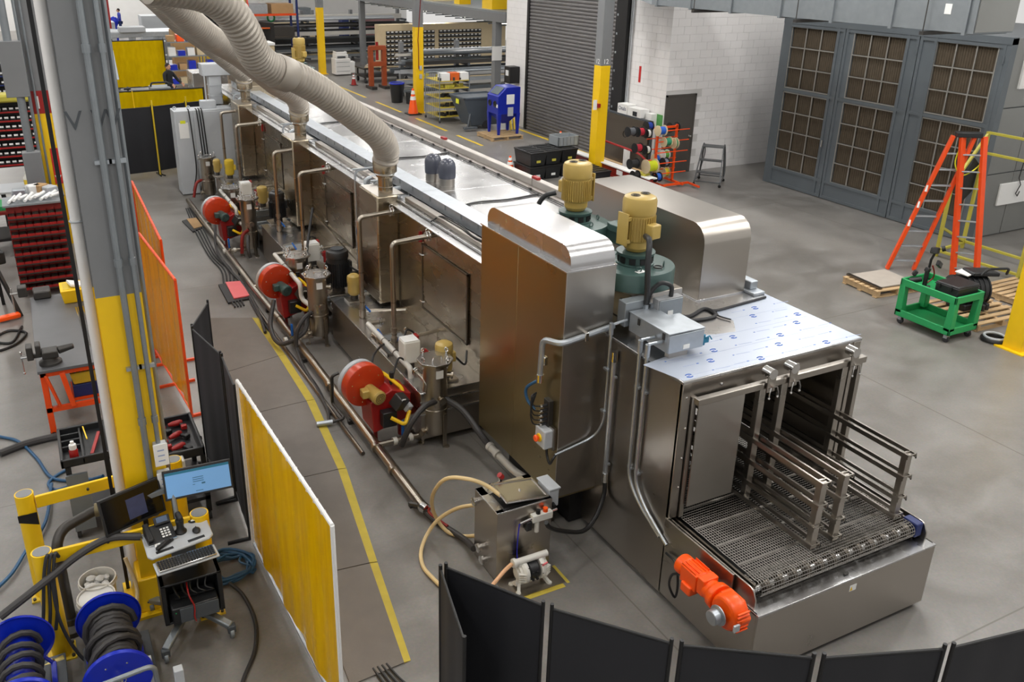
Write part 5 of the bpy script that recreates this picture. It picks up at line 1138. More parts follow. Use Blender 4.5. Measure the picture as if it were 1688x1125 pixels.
one(B().tube(spl([(3.416, 6.08, 0.84), (3.31, 6.2, 0.92), (3.159, 6.285, 0.98), (3.03, 6.483, 0.9), (2.996, 6.708, 0.6), (3.077, 6.878, 0.25), (3.175, 6.793, 0.05), (3.276, 6.643, 0.05), (3.367, 6.495, 0.12)]), .02, 9), 'hose', G('tan_hose'), 'translucent tan hose looping from the tilted lid down to the floor', 'hose')
one(B().tube(spl([(3.347, 6.492, 0.5), (3.228, 6.619, 0.42), (3.09, 6.757, 0.25), (2.959, 6.767, 0.1), (2.817, 6.613, 0.03), (2.745, 6.39, 0.03), (2.762, 6.184, 0.03), (2.778, 6.08, 0.03)]), .02, 9), 'hose', G('tan_hose'), 'translucent tan hose running from tank side behind the black screen', 'hose')
one(B().tube(spl([(3.12, 7.15, .1), (3.116, 7.121, 0.06), (3.163, 6.963, 0.04), (3.233, 6.768, 0.04), (3.274, 6.5, 0.08), (3.235, 6.275, 0.16)]), .032, 10), 'hose', G('hose_black'), 'thick black and red hose linking drain pipe with small tank', 'hose')
one(B().tube(spl([(3.14, 7.13, .13), (3.125, 7.094, 0.09), (3.178, 6.934, 0.07), (3.211, 6.825, 0.07)]), .016, 7), 'hose_stripe', G('dark_red'), 'red inner hose lying on the thick black hose by drain pipe end', 'hose')
# ---- column in the left foreground -------------------------------------------------
t = thing('steel_column', 'big grey and yellow column with conduits in the left foreground', 'column', (.42, 7.13, 0))
for nm, z0, z1, m in (('yellow_base', 0, 3.05, 'yellow_paint'), ('grey_shaft', 3.05, 9.6, 'grey_paint')):
 b = B(); b.box(.25, 6.98, z0, .59, 7.0, z1); b.box(.25, 7.26, z0, .59, 7.28, z1); b.box(.405, 7.0, z0, .43, 7.26, z1); b.build(nm, G(m), t)
B().box(.1, 6.85, 0, .72, 7.42, .03).build('base_plate', G('yellow_paint'), t); 
b = B(); b.frus((.42, 7.13, .03), (.5, .44), (.42, 7.13, .35), (.4, .36)); b.build('base_collar', G('yellow_paint'), t, .01)
text('V W', .2, G('dark_grey_paint'), frame((.43, 6.977, 4.42), (1, 0, 0), (0, 0, 1)), 'stencil_mark', t)
for x, r, m, lab in ((.45, .026, 'galv_dull', 'left'), (.55, .02, 'galv_dull', 'right')):
 c = thing('conduit', lab + ' conduit strapped up the big foreground column', 'conduit', (x, 6.94, .2))
 B().cyl((x, 6.94, 1.0 if x < .5 else 1.55), (x, 6.94, 9.6), r, n=10).build('conduit_pipe', G(m), c)
 for z in (1.9, 3.3, 4.9): B().cyl((x, 6.94, z), (x, 6.94, z + .06), r + .008, n=10).build('coupling', G(m), c)
 for z in (2.4, 4.1): B().box(x - .06, 6.945, z, x + .06, 6.98, z + .03).build('strap', G('galv'), c)
one(B().cyl((.62, 7.13, .3), (.62, 7.13, 9.6), .02, n=10), 'conduit', G('galv_dull'), 'thin conduit behind right flange of the big foreground column', 'conduit')
for z, lab in ((1.5, 'upper white outlet box with label on the yellow column'), (1.22, 'lower white outlet box with label on the yellow column')):
 o = thing('outlet_box', lab, 'outlet box', (.56, 6.93, z))
 B().box(.505, 6.9, z, .61, 6.975, z + .2).build('box_body', G('light_grey'), o, .006); B().box(.5, 6.893, z - .005, .615, 6.901, z + .205).build('cover_plate', G('paper'), o, .003)
 b = B()
 for k in range(3): b.box(.53, 6.8915, z + .04 + k * .05, .585, 6.893, z + .052 + k * .05)
 b.build('printed_lines', G('print_grey'), o)
w = thing('wall_socket', 'dark coupling block on the yellow column behind the monitors', 'socket', (.4, 6.95, .9)); B().box(.3, 6.93, 1.05, .37, 6.975, 1.15).build('block', G('black'), w, .005); B().box(.34, 6.94, .86, .38, 6.975, 1.04).build('slot', G('black'), w, .004)
t = thing('standpipe', 'thick white vertical pipe left of the big foreground column', 'pipe', (.215, 7.3, 0)); B().cyl((.215, 7.3, 0), (.215, 7.3, 9.6), .046, n=20).build('pipe_run', G('white_paint'), t)
B().torus((.215, 7.3, 3.6), .05, .008, n=20).build('pipe_band', G('light_grey'), t)
one(B().box(.125, 7.31, 0, .155, 7.34, 9.6), 'cable_strip', G('black'), 'slim black strip running up beside the white standpipe', 'strip')
def post(x, y, label, h=1.06):
 t = thing('guard_post', label, 'bollard', (x, y, 0), 0, 'yellow guard posts around the column')
 B().cyl((x, y, .015), (x, y, h), .078, n=22, cap=True).build('tube', G('yellow_paint'), t); B().cyl((x, y, h - .002), (x, y, h + .004), .066, n=20).build('concrete_top', G('grey_paint'), t)
 B().box(x - .11, y - .11, 0, x + .11, y + .11, .016).build('base_plate', G('yellow_old'), t)
 for a, c in ((-1, -1), (1, -1), (1, 1), (-1, 1)): B().cyl((x + a * .085, y + c * .085, .016), (x + a * .085, y + c * .085, .035), .014, n=8).build('anchor_bolt', G('iron'), t)
 return t
p1 = post(-.46, 6.73, 'yellow guard post in front left of the foreground column'); p2 = post(-.56, 7.62, 'yellow guard post behind left with black and yellow hazard tape', 1.1)
B().prism([(-.638, .86), (-.482, .8), (-.482, .93), (-.638, .93)], 'y', 7.54, 7.545).build('hazard_tape', G('black'), p2)
post(.78, 6.72, 'yellow guard post right of the computer cart'); post(.72, 7.7, 'yellow guard post behind the bright monitor')
for (a, c, lab) in (((-.46, 6.73), (.78, 6.72), 'front yellow guard rail holding the thick black hose'), ((-.56, 7.62), (.72, 7.7), 'rear yellow guard rail behind the dark monitor')):
 o = thing('guard_rail', lab, 'guard rail', ((a[0] + c[0]) / 2, a[1], .9)); b = B(); b.bar((a[0] + .08, a[1] - .02, 1.0), (c[0] - .08, c[1] - .02, 1.0), .03, .12); b.build('rail', G('yellow_paint'), o, .006)
 B().cyl(((a[0] * .6 + c[0] * .4), a[1] - .05, 1.02), ((a[0] * .6 + c[0] * .4), a[1] - .03, 1.02), .012, n=8).build('bolt', G('iron'), o)
t = thing('water_pipe', 'old iron pipe with elbow between the two left guard posts', 'pipe', (-.36, 7.1, 0))
B().tube(arc([(-.36, 7.0, .1), (-.36, 7.0, .9), (-.3, 7.1, .98), (.0, 7.25, 1.0), (.14, 7.2, 1.0)], .08, 5), .045, 12).build('pipe_run', G('iron'), t)
B().cyl((-.02, 7.24, 1.0), (.05, 7.23, 1.0), .06, n=12).build('coupling', mat('brass_old', (122, 112, 84), .5, .6, .15), t)
B().lathe((-.36, 7.0, .05), [(.12, -.05), (.12, 0), (.07, .04), (.07, .1)], 16).build('floor_flange', G('iron'), t)
t = thing('computer_cart', 'grey wheeled computer cart with tray top and keyboard shelf', 'cart', (.6, 6.55, 0)); CART = t; cg = G('light_grey')
tp = [(.3, 6.36), (.33, 6.32), (.80, 6.4), (.84, 6.44), (.83, 6.72), (.79, 6.79), (.33, 6.74), (.29, 6.7)]
B().prism(tp, 'z', .985, 1.01).build('tray_top', cg, t, .01)
b = B(); b.ob((.44, 6.385, 1.011), (.14, .03, .004), (0, 0, .16)); b.ob((.7, 6.43, 1.011), (.14, .03, .004), (0, 0, .16)); b.build('grip_slot', G('black'), t)
B().ob((.585, 6.26, .95), (.5, .17, .016), (0, 0, .08)).build('keyboard_shelf', cg, t, .006)
b = B(); b.cyl((.6, 6.62, .25), (.6, 6.62, .98), .04, n=14); b.build('lift_column', G('dark_grey_paint'), t)
B().box(.5, 6.54, .62, .7, 6.6, .9).build('column_cover', G('dark_grey_paint'), t, .01)
for px, py in ((.32, 6.25), (.88, 6.3), (.3, 6.95), (.85, 6.98)):
 b = B(); b.bar((.6, 6.62, .2), (px, py, .12), .07, .05); b.build('base_leg', G('galv_dull'), t, .012)
 b = B(); b.cyl((px - .02, py, .05), (px + .02, py, .05), .05, n=16); c = b.build('caster_wheel', G('galv_dull'), t, .008); B().box(px - .035, py - .03, .06, px + .035, py + .03, .13).build('caster_fork', G('dark_grey_paint'), c, .006)
b = B(); b.box(.36, 6.38, .25, .40, 6.62, .66); b.box(.82, 6.38, .25, .86, 6.62, .66); b.box(.36, 6.6, .25, .86, 6.63, .66); b.box(.36, 6.38, .64, .86, 6.62, .66); b.box(.36, 6.38, .25, .86, 6.62, .27); b.build('equipment_bay', G('black_plastic'), t, .006)
u = thing('power_unit', 'grey fronted black battery unit on the lower shelf of computer cart', 'battery unit', (.6, 6.38, .3)); B().box(.42, 6.3, .3, .8, 6.52, .46).build('case', G('black_plastic'), u, .01); B().box(.48, 6.29, .31, .8, 6.301, .45).build('front_panel', G('dark_grey_paint'), u, .004); B().sph((.45, 6.298, .42), .006, 6).build('green_light', G('green'), u)
one(B().tube(spl([(.58, 6.5, .62), (.57, 6.32, .56), (.6, 6.29, .45), (.59, 6.27, .36), (.6, 6.28, .3)]), .007, 6), 'red_cable', G('red'), 'thin red cable hanging over the battery unit', 'cable')
b = B()
for k in range(5): b.tube(spl([(.46 + k * .07, 6.45, .6), (.48 + k * .06, 6.4, .54), (.5 + k * .07, 6.38, .5), (.46 + k * .06, 6.42, .47)]), .008, 5)
one(b, 'cable_tangle', G('black'), 'tangle of black cables in the bay of computer cart', 'cables', kind='stuff')
k = thing('keyboard', 'black keyboard with silver edge on the cart shelf', 'keyboard', (.585, 6.25, .958), .08)
B().cb((0, .005, .012), (.46, .145, .018)).build('keyboard_base', G('chrome'), k, .005, local=True)
keys = B()
for r_ in range(5):
 for c_ in range(20): keys.cb((-.212 + c_ * .0223, -.045 + r_ * .024, .024), (.018, .019, .008))
o = keys.build('keys', G('black'), k, local=True, smooth=False); o['kind'] = 'stuff'
m = thing('computer_mouse', 'black computer mouse on the cart tray', 'mouse', (.72, 6.53, 1.01)); B().sph((.72, 6.53, 1.022), .045, 14, (.75, 1, .42)).build('mouse_body', G('black'), m); B().box(.716, 6.545, 1.038, .724, 6.56, 1.043).build('scroll_wheel', G('iron'), m)
t = thing('barcode_scanner', 'black barcode scanner in its stand on the cart tray', 'scanner', (.6, 6.58, 1.01))
B().lathe((.6, 6.58, 1.01), [(.05, 0), (.05, .012), (.035, .03), (.03, .06), (.036, .12), (.03, .13)], 18).build('stand', G('black'), t); B().ob((.6, 6.57, 1.17), (.045, .09, .05), (.3, 0, .2)).build('scanner_head', G('black'), t, .014)
t = thing('charger_puck', 'small black charging cradle at rear right of cart tray', 'charger', (.72, 6.7, 1.01)); B().cyl((.72, 6.7, 1.01), (.72, 6.7, 1.03), .045, n=16).build('cradle', G('black'), t, .008); B().box(.7, 6.66, 1.031, .745, 6.68, 1.034).build('label', G('paper'), t)
t = thing('desk_phone', 'black and silver desk phone with white keys on the cart tray', 'telephone', (.42, 6.58, 1.01), .12)
B().prism([(-.09, 0), (.1, 0), (.1, .07), (-.09, .02)], 'x', -.1, .13).build('phone_base', G('black_plastic'), t, .006, local=True)
B().ob((-.075, .01, .07), (.05, .2, .03), (.24, 0, 0)).build('handset', G('black'), t, .012, local=True); B().ob((.06, .09, .1), (.13, .07, .015), (.9, 0, 0)).build('screen_panel', G('black'), t, .004, local=True); B().ob((.06, .085, .11), (.09, .045, .004), (.9, 0, 0)).build('phone_display', mat('phone_lcd', (60, 80, 110), .3), t, local=True)
for r_ in range(4):
 for c_ in range(3): B().ob((.03 + c_ * .026, -.06 + r_ * .026, .037 + r_ * .0075), (.018, .015, .006), (.26, 0, 0)).build('phone_key', G('paper'), t, local=True)
b = B(); b.bar((-.1, -.092, .012), (.13, -.092, .012), .012, .012); b.build('front_trim', G('chrome'), t, local=True)
t = thing('handheld_scanner', 'long black handheld terminal lying on the cart tray', 'handheld', (.44, 6.45, 1.01)); B().ob((.44, 6.44, 1.03), (.15, .035, .03), (0, 0, .65)).build('terminal_body', G('black'), t, .008); B().ob((.47, 6.455, 1.022), (.13, .02, .02), (0, 0, .6)).build('terminal_strap', G('black_plastic'), t, .005)
b = B(); b.torus((.4, 6.46, 1.018), .02, .008, n=16); one(b, 'tape_roll', G('paper'), 'small white roll with blue centre on cart tray', 'roll')
def monitor(c, xd, tilt, w_, h_, label, screen):
 t = thing('monitor', label, 'monitor', c); x = Vector(xd).normalized(); z = Vector((0, 0, 1)); n = x.cross(z).normalized()  # n faces the viewer
 up = (z * cos(tilt) - n * -sin(tilt) * -1).normalized(); up = (z * cos(tilt) - n * sin(tilt)).normalized(); nn = x.cross(up).normalized(); C0 = Vector(c)
 def P(a, b_, d): return C0 + x * a + up * b_ + nn * d
 def slab(w2, h2, d0, d1, cx=0, cy=0):
  b = B(); vs = [P(cx + i * w2 / 2, cy + j * h2 / 2, d) for d in (d0, d1) for i, j in ((-1, -1), (1, -1), (1, 1), (-1, 1))]
  return b.add(vs, [(0, 3, 2, 1), (4, 5, 6, 7), (0, 1, 5, 4), (1, 2, 6, 5), (2, 3, 7, 6), (3, 0, 4, 7)])
 slab(w_, h_, -.03, 0).build('monitor_case', G('black_plastic'), t, .004)
 s = slab(w_ - .035, h_ - .04, 0, .0015).build('screen', screen, t)
 return t, s, slab, P, x, up
sb = mat('screen_blue', (96, 140, 190), .35, 0, 0, emit=(104, 150, 190), es=.42)
sd = mat('screen_dark', (14, 14, 16), .12, 0, 0)
ic = (0.81, 6.844, 1.32)
t, s, slab, P, x, up = monitor((.82, 6.82, 1.32), (1, -.06, 0), .28, .57, .26, 'bright monitor showing a pale blue login page', sb)
slab(.535, .022, .0016, .002, 0, .099).build('page_header', mat('screen_teal', (26, 88, 110), .4, 0, 0, emit=(26, 88, 110), es=.5), s)
b = B()
sk = mat('screen_ink', (40, 84, 110), .4, 0, 0, emit=(40, 84, 110), es=.4)
for r_ in range(3):
 q = slab(.09, .006, .0016, .002, .0, .03 - r_ * .018); b.add(q.v, q.f)
q = slab(.03, .014, .0016, .0021, .04, -.03); b.add(q.v, q.f)
q = slab(.02, .005, .0016, .0021, -.04, -.03); b.add(q.v, q.f); q = slab(.06, .005, .0016, .0021, 0, -.09); b.add(q.v, q.f)
b.build('page_text', sk, s)['kind'] = 'stuff'
t, s, slab, P, x, up = monitor((.27, 6.78, 1.24), (.93, .33, 0), .22, .53, .32, 'dark monitor showing a dim picture, turned to the left', sd)
slab(.16, .18, .0016, .002, .03, -.01).build('dim_picture', mat('screen_pic', (52, 58, 84), .3, 0, .5, 16, emit=(50, 58, 92), es=.12), s)
b = B(); b.cyl((.6, 6.72, 1.0), (.6, 6.86, 1.3), .022, n=10); b.bar((.3, 6.84, 1.25), (.84, 6.88, 1.3), .03, .04); b.build('monitor_arm', G('galv_dull'), CART)
for x, y, lab, full in ((-.10, 7.12, 'white plastic bucket with rags, rear one beside the guard post', 1), (-.13, 6.88, 'white plastic bucket with clear lid, front one near the blue reel', 0)):
 t = thing('bucket', lab, 'bucket', (x, y, 0)); B().lathe((x, y, .01), [(.125, 0), (.15, .34), (.158, .345), (.158, .37), (.148, .37), (.12, .02), (.0, .02)], 26).build('bucket_body', G('pump_white'), t)
 B().torus((x, y, .345), .157, .008, n=26).build('rim_band', G('pump_white'), t)
 if full:
  b = B(); rr = random.Random(5)
  for k_ in range(22): b.sph((x + rr.uniform(-.09, .09), y + rr.uniform(-.09, .09), .3 + rr.uniform(0, .05)), rr.uniform(.02, .045), 7, (1, 1, .5))
  o = b.build('rags', G('paper'), t); o['kind'] = 'stuff'
 else: B().cyl((x, y, .34), (x, y, .365), .146, n=24).build('clear_lid', G('paper'), t, .006)
def reel(x, y, label, n_turn, cart_lab):
 t = thing('hose_reel', label, 'hose reel', (x, y, 0), 0, 'blue hose reels on trolleys'); z = .46; rb = G('reel_blue')
 for yy, s in ((y + .34, 1), (y - .34, -1)):
  B().lathe((x, yy, z), [(.06, 0), (.1, .015 * s), (.235, .02 * s), (.25, .0), (.255, .015 * s), (.245, .035 * s), (.1, .03 * s), (.05, .02 * s)], 36, (0, 1, 0)).build('reel_flange', rb, t)
  for k in range(6):
   a = k * pi / 3; B().sph((x + .15 * cos(a), yy + .03 * s, z + .15 * sin(a)), .009, 6).build('bolt', G('chrome'), t)
 B().cyl((x, y - .34, z), (x, y + .34, z), .1, n=22).build('drum', rb, t)
 hs = B(); pts = []
 for i in range(n_turn * 14 + 1):
  a = i * 2 * pi / 14; f = i / (n_turn * 14); pts.append((x + .145 * cos(a), y + .3 - .6 * f + .01 * sin(i * .7), z + .145 * sin(a)))
 hs.tube(pts, .026, 8).build('wound_hose', G('hose_black'), t)
 if n_turn > 9:
  pts = [(x + .19 * cos(i * .45), y + .25 - .5 * i / 40 + .06 * sin(i * .3), z + .19 * sin(i * .45)) for i in range(41)]
  B().tube(pts, .026, 8).build('outer_hose', G('hose_black'), t)
 B().cyl((x, y - .4, z), (x, y - .33, z), .03, n=14).build('swivel', G('chrome'), t)
 b = B(); b.cyl((x + .01, y - .4, z), (x + .01, y - .43, z + .07), .006, n=6); b.torus((x + .03, y - .42, z + .02), .02, .004, (0, 1, 0), 12, 5); b.build('pin', G('chrome'), t)
 for s in (-1, 1): b = B(); b.box(x + s * .2 - .02, y - .38, .12, x + s * .2 + .02, y + .38, .16); b.build('reel_frame', rb, t, .004)
 for yy in (y - .37, y + .38):
  b = B(); b.bar((x - .2, yy, .14), (x, yy, z), .04, .012); b.bar((x + .2, yy, .14), (x, yy, z), .04, .012); b.build('stand', rb, t)
 c = thing('reel_trolley', cart_lab, 'trolley', (x, y, 0), 0, 'trolleys under the hose reels')
 B().box(x - .24, y - .62, .08, x + .29, y + .5, .115).build('deck', G('dark_grey_paint'), c, .005)
 B().tube(arc([(x - .2, y - .5, .1), (x - .2, y - .56, .62), (x + .25, y - .56, .66), (x + .27, y - .5, .1)], .07, 5), .02, 10).build('push_handle', G('galv_dull'), c)
 for a, e in ((-.18, -.5), (.22, -.5), (-.18, .4), (.22, .4)): B().cyl((x + a - .02, y + e, .045), (x + a + .02, y + e, .045), .045, n=14).build('wheel', G('rubber'), c)
reel(-.06, 6.08, 'blue hose reel packed with dark hose, right one', 11, 'dark trolley with tube handle under the right hose reel')
reel(-.72, 6.10, 'blue hose reel with few turns of hose, left one at frame edge', 5, 'dark trolley with tube handle under the left hose reel')
B1 = [(-0.81, 6.455, 0.75), (-0.438, 6.568, 0.9), (-0.194, 6.644, 1), (0.049, 6.691, 1.05), (0.287, 6.646, 1.02)]
one(B().tube(spl(B1), .032, 9), 'hose', G('hose_black'), 'thick black hose draped along the front yellow guard rail', 'hose')
for k_ in range(3):
 one(B().tube(spl([(-.4 + k_ * .03, 6.66, 1.02), (-.42 + k_ * .03, 6.62, 1.08), (-.47 + k_ * .035, 6.6, .9), (-.52 + k_ * .05, 6.58, .6), (-.56 + k_ * .05, 6.56, .4)]), .014, 7), 'hose', G('rubber'), ['left', 'middle', 'right'][k_] + ' of three dark hoses hung over the front left guard post', 'hose', 'dark hoses hung over the guard post')
one(B().tube(spl([(-.42, 6.6, .9), (-.42, 6.55, .5), (-.35, 6.5, .2), (-.25, 6.46, .05), (-.05, 6.5, .02)]), .014, 7), 'hose', G('rubber'), 'dark hose trailing down the front of left guard post to the floor', 'hose')
one(B().tube(spl([(-0.409, 9.473, 0.05), (-0.501, 8.749, 0.05), (-0.684, 8.354, 0.04), (-0.823, 8.015, 0.04), (-0.977, 7.805, 0.04)]), .018, 8), 'hose', G('hose_blue'), 'blue air hose curving on the floor at the left frame edge', 'hose')
one(B().tube(spl([(-0.921, 10.909, 0.02), (-0.725, 10.688, 0.02), (-0.542, 10.19, 0.02), (-0.422, 9.705, 0.02), (-0.256, 9.516, 0.02), (-0.01, 9.438, 0.02)]), .018, 8), 'hose', G('hose_blue'), 'blue air hose running from left edge towards the tool cart', 'hose')
one(B().tube(spl([(-0.208, 9.783, 0.02), (-0.36, 9.676, 0.02), (-0.442, 9.539, 0.02), (-0.376, 9.375, 0.02), (-0.201, 9.346, 0.05), (0.113, 8.97, 0.3)]), .018, 8), 'hose', G('hose_blue'), 'blue air hose looped behind the rear guard rail', 'hose')
one(B().tube(spl([(-0.919, 10.439, 0.04), (-0.593, 10.556, 0.04), (-0.121, 10.568, 0.04), (0.429, 10.468, 0.04), (1.253, 9.748, 0.04)]), .045, 9), 'hose', G('hose_black'), 'thick dark hose lying on the floor behind the tool cart', 'hose')
b = B()
c0 = (1.08, 7.18)
t = thing('hose_coil', 'coiled blue air hose on the floor beside the amber curtain', 'hose coil', (c0[0], c0[1], 0)); pts = []
for i in range(150): a = i * .25; r_ = .2 + .045 * sin(i * .13) + .02 * sin(i * .9); pts.append((c0[0] - .02 + r_ * cos(a), c0[1] + .02 + r_ * 1.0 * sin(a), .02 + .05 * (i % 37) / 37 + .012 * sin(i)))
B().tube(pts, .014, 7).build('coil', G('hose_blue'), t)
B().tube(spl([(1.25, 7.1, .05), (1.3, 7.25, .06), (1.22, 7.32, .05), (1.16, 7.24, .04), (1.24, 7.14, .03)]), .012, 6).build('loose_loop', G('hose_blue'), t)
one(B().tube(spl([(1.0, 6.95, .05), (1.08, 6.75, .03), (1.1, 6.4, .02), (1.02, 6.05, .02), (.85, 5.75, .02), (.75, 5.5, .02), (.72, 5.2, .02)]), .018, 8), 'hose', G('rubber'), 'dark grey hose snaking over floor past the computer cart', 'hose')
one(B().tube(spl([(.15, 7.0, .6), (.2, 6.9, .3), (.1, 6.7, .12), (-.02, 6.68, .06), (-.2, 6.72, .05), (-.3, 6.9, .1)]), .017, 8), 'hose', G('tan_hose'), 'tan hose on floor between the buckets and column', 'hose')
t = thing('pipe_fitting', 'yellow brass hose fitting on the floor beside left hose reel', 'fitting', (-.5, 6.5, 0)); B().cyl((-.6, 6.52, .06), (-.44, 6.55, .07), .055, n=16).build('fitting_body', mat('brass', (190, 172, 104), .35, .5, .1), t, .008); B().sph((-.53, 6.53, .12), .022, 10).build('ball_handle', G('chrome'), t)
for x, y, lab in ((.12, 5.75, 'left of two short light posts at the bottom edge near the trolley'), (.32, 5.55, 'right of two short light posts at the bottom edge near the trolley')):
 one(B().box(x, y, 0, x + .07, y + .07, .5), 'wood_post', G('light_grey'), lab, 'post', bev=.006)
t = thing('tool_cart', 'black plastic tool cart with bottle and tools left of the column', 'cart', (.0, 8.7, 0)); bp = G('black_plastic')
x0, x1, y0, y1, z = -.25, .22, 8.35, 9.05, .9
b = B(); b.box(x0, y0, z - .06, x1, y1, z - .04); b.box(x0, y0, z - .06, x0 + .03, y1, z + .03); b.box(x1 - .03, y0, z - .06, x1, y1, z + .03); b.box(x0, y0, z - .06, x1, y0 + .03, z + .03); b.box(x0, y1 - .03, z - .06, x1, y1, z + .03); b.build('tray', bp, t, .008)
b = B(); b.box(x0 + .2, y0, z - .04, x0 + .22, y1, z + .01)
for k_ in range(3): b.box(x0, y0 + .3 + k_ * .13, z - .04, x0 + .2, y0 + .32 + k_ * .13, z + .01)
b.build('tray_divider', bp, t, .004)
for a, e in ((x0 + .03, y0 + .03), (x1 - .07, y0 + .03), (x0 + .03, y1 - .07), (x1 - .07, y1 - .07)):
 B().box(a, e, .1, a + .04, e + .04, z - .05).build('leg', bp, t); B().cyl((a, e + .02, .05), (a + .04, e + .02, .05), .05, n=14).build('caster', G('rubber'), t)
B().box(x0 + .02, y0 + .02, .2, x1 - .02, y1 - .02, .24).build('lower_shelf', bp, t)
B().box(x0 + .02, y0 - .01, .1, x0 + .22, y0 + .02, .75).build('side_panel', G('galv_dull'), t)
t = thing('bottle', 'red and white squeeze bottle standing in the tool cart', 'bottle', (-.12, 8.47, .86)); B().lathe((-.12, 8.47, .86), [(.04, 0), (.042, .01), (.042, .1), (.03, .12)], 18).build('bottle_body', G('red'), t); B().lathe((-.12, 8.47, .975), [(.034, 0), (.036, .01), (.034, .05), (.018, .06), (.018, .085)], 16).build('cap', G('paper'), t)
one(B().bar((-.0, 9.0, .92), (.02, 8.7, .93), .012, .012), 'yellow_marker', G('yellow_paint'), 'thin yellow stick lying in the tool cart', 'marker')
one(B().bar((.04, 8.42, .9), (.14, 8.85, .9), .03, .02), 'red_tool', G('red'), 'long red tool lying in right side of the tool cart', 'tool')
t = thing('tool_cart', 'black utility cart full of red cordless tools behind the column', 'cart', (.82, 8.55, 0)); x0, x1, y0, y1, z = .58, 1.08, 8.12, 8.92, .86
b = B(); b.box(x0, y0, z - .08, x1, y1, z - .06); b.box(x0, y0, z - .08, x0 + .03, y1, z + .02); b.box(x1 - .03, y0, z - .08, x1, y1, z + .02); b.box(x0, y0, z - .08, x1, y0 + .03, z + .02); b.box(x0, y1 - .03, z - .08, x1, y1, z + .02); b.build('tray', bp, t, .008)
for a, e in ((x0, y0), (x1 - .05, y0), (x0, y1 - .05), (x1 - .05, y1 - .05)):
 B().box(a, e, .1, a + .05, e + .05, z - .07).build('leg', bp, t); B().cyl((a, e + .02, .05), (a + .04, e + .02, .05), .05, n=14).build('caster', G('rubber'), t)
B().box(x0, y0, .25, x1, y1, .29).build('lower_shelf', bp, t)
for i, (x, y, rz, lab) in enumerate(((.72, 8.74, .3, 'red cordless drill at rear left of the black cart'), (.9, 8.8, .1, 'red cordless grinder at rear of the black cart'), (.86, 8.55, .5, 'red cordless driver in middle of the black cart'), (.7, 8.45, .0, 'pink and red tool at left of the black cart'), (.85, 8.3, .4, 'red cordless saw near the front of black cart'))):
 t = thing('cordless_tool', lab, 'power tool', (x, y, z - .06), rz, 'cordless tools in the black cart')
 B().lathe((-.08, 0, .04), [(.018, 0), (.022, .02), (.03, .05), (.032, .13), (.02, .15)], 12, (1, 0, 0)).build('tool_body', G('red'), t, local=True)
 B().ob((.05, -.05, .03), (.035, .1, .035), (0, 0, .2)).build('grip', G('black'), t, .01, local=True); B().cb((.06, -.1, .03), (.06, .05, .05)).build('battery', G('red' if i % 2 else 'black'), t, .008, local=True)
t = thing('tool_case', 'grey carrying case with white handle at the front of black cart', 'case', (.72, 8.1, .75)); B().box(.6, 8.0, .7, .86, 8.12, .84).build('case_body', G('pvc'), t, .012); B().tube(arc([(.61, 8.1, .84), (.6, 8.25, .95), (.6, 8.3, .93)], .03, 3), .015, 8).build('handle', G('pump_white'), t)
one(B().torus((.66, 8.68, .82), .05, .01, n=20), 'cable_ring', G('black'), 'black coiled lead at left rear of the black cart', 'cable')
t = thing('workbench', 'orange framed steel workbench with dark top and a vise', 'workbench', (-.05, 11.9, 0)); om2 = G('orange_paint')
B().box(-.38, 10.65, .86, .35, 13.3, .9).build('bench_top', mat('bench_steel', (112, 113, 116), .4, .5, .15, 3), t, .004)
for a, e in ((-.36, 10.68), (.28, 10.68), (-.36, 13.2), (.28, 13.2)): B().box(a, e, .04, a + .07, e + .07, .86).build('leg', om2, t, .004); B().cyl((a + .035, e + .035, 0), (a + .035, e + .035, .05), .04, n=12).build('foot', G('black'), t)
for z0 in (.32, .8): b = B(); b.box(-.36, 10.68, z0, .35, 10.73, z0 + .06); b.build('rail', om2, t)
b = B(); b.bar((-.3, 10.68, .82), (-.2, 10.66, .4), .05, .03); b.bar((-.12, 10.68, .82), (-.05, 10.66, .36), .06, .03); b.build('clamp_arm', om2, t, .006)
b = B(); b.box(-.05, 10.8, .36, .28, 11.3, .4); b.build('lower_shelf', om2, t)
o = thing('storage_basket', 'yellow basket under the workbench beside a dark bin', 'basket', (.12, 10.9, .62)); B().frus((.12, 10.95, .58), (.26, .3), (.12, 10.95, .74), (.32, .36)).build('basket_body', G('yellow_old'), o, .01)
b = B(); [b.box(-.04 + k_ * .055, 10.78, .74, -.025 + k_ * .055, 11.12, .75) for k_ in range(6)]; b.build('basket_grid', G('dark_grey_paint'), o)
one(B().box(-.03, 10.8, .4, .26, 11.2, .57), 'storage_bin', G('dark_blue'), 'dark navy bin under the yellow basket on bench shelf', 'bin', bev=.01)
t = thing('bench_vise', 'grey bench vise at near corner of the workbench', 'vise', (-.28, 10.8, .9)); iv = G('iron')
B().lathe((-.22, 10.85, .9), [(.13, 0), (.13, .03), (.08, .06), (.07, .1)], 18).build('swivel_base', iv, t)
b = B(); b.box(-.3, 10.76, .99, -.12, 10.94, 1.08); b.box(-.36, 10.77, 1.06, -.3, 10.93, 1.18); b.cyl((-.12, 10.85, 1.05), (.06, 10.87, 1.07), .05, r2=.035, n=14); b.build('vise_body', iv, t, .012)
b = B(); b.box(-.46, 10.77, 1.0, -.39, 10.93, 1.17); b.box(-.46, 10.82, 1.0, -.2, 10.88, 1.05); b.build('sliding_jaw', iv, t, .01)
b = B(); b.cyl((-.46, 10.85, 1.03), (-.53, 10.85, 1.03), .022, n=10); b.cyl((-.52, 10.84, 1.1), (-.52, 10.86, .82), .01, n=8); b.sph((-.52, 10.84, 1.1), .018, 8); b.sph((-.52, 10.86, .82), .018, 8); b.build('screw_handle', G('chrome'), t)
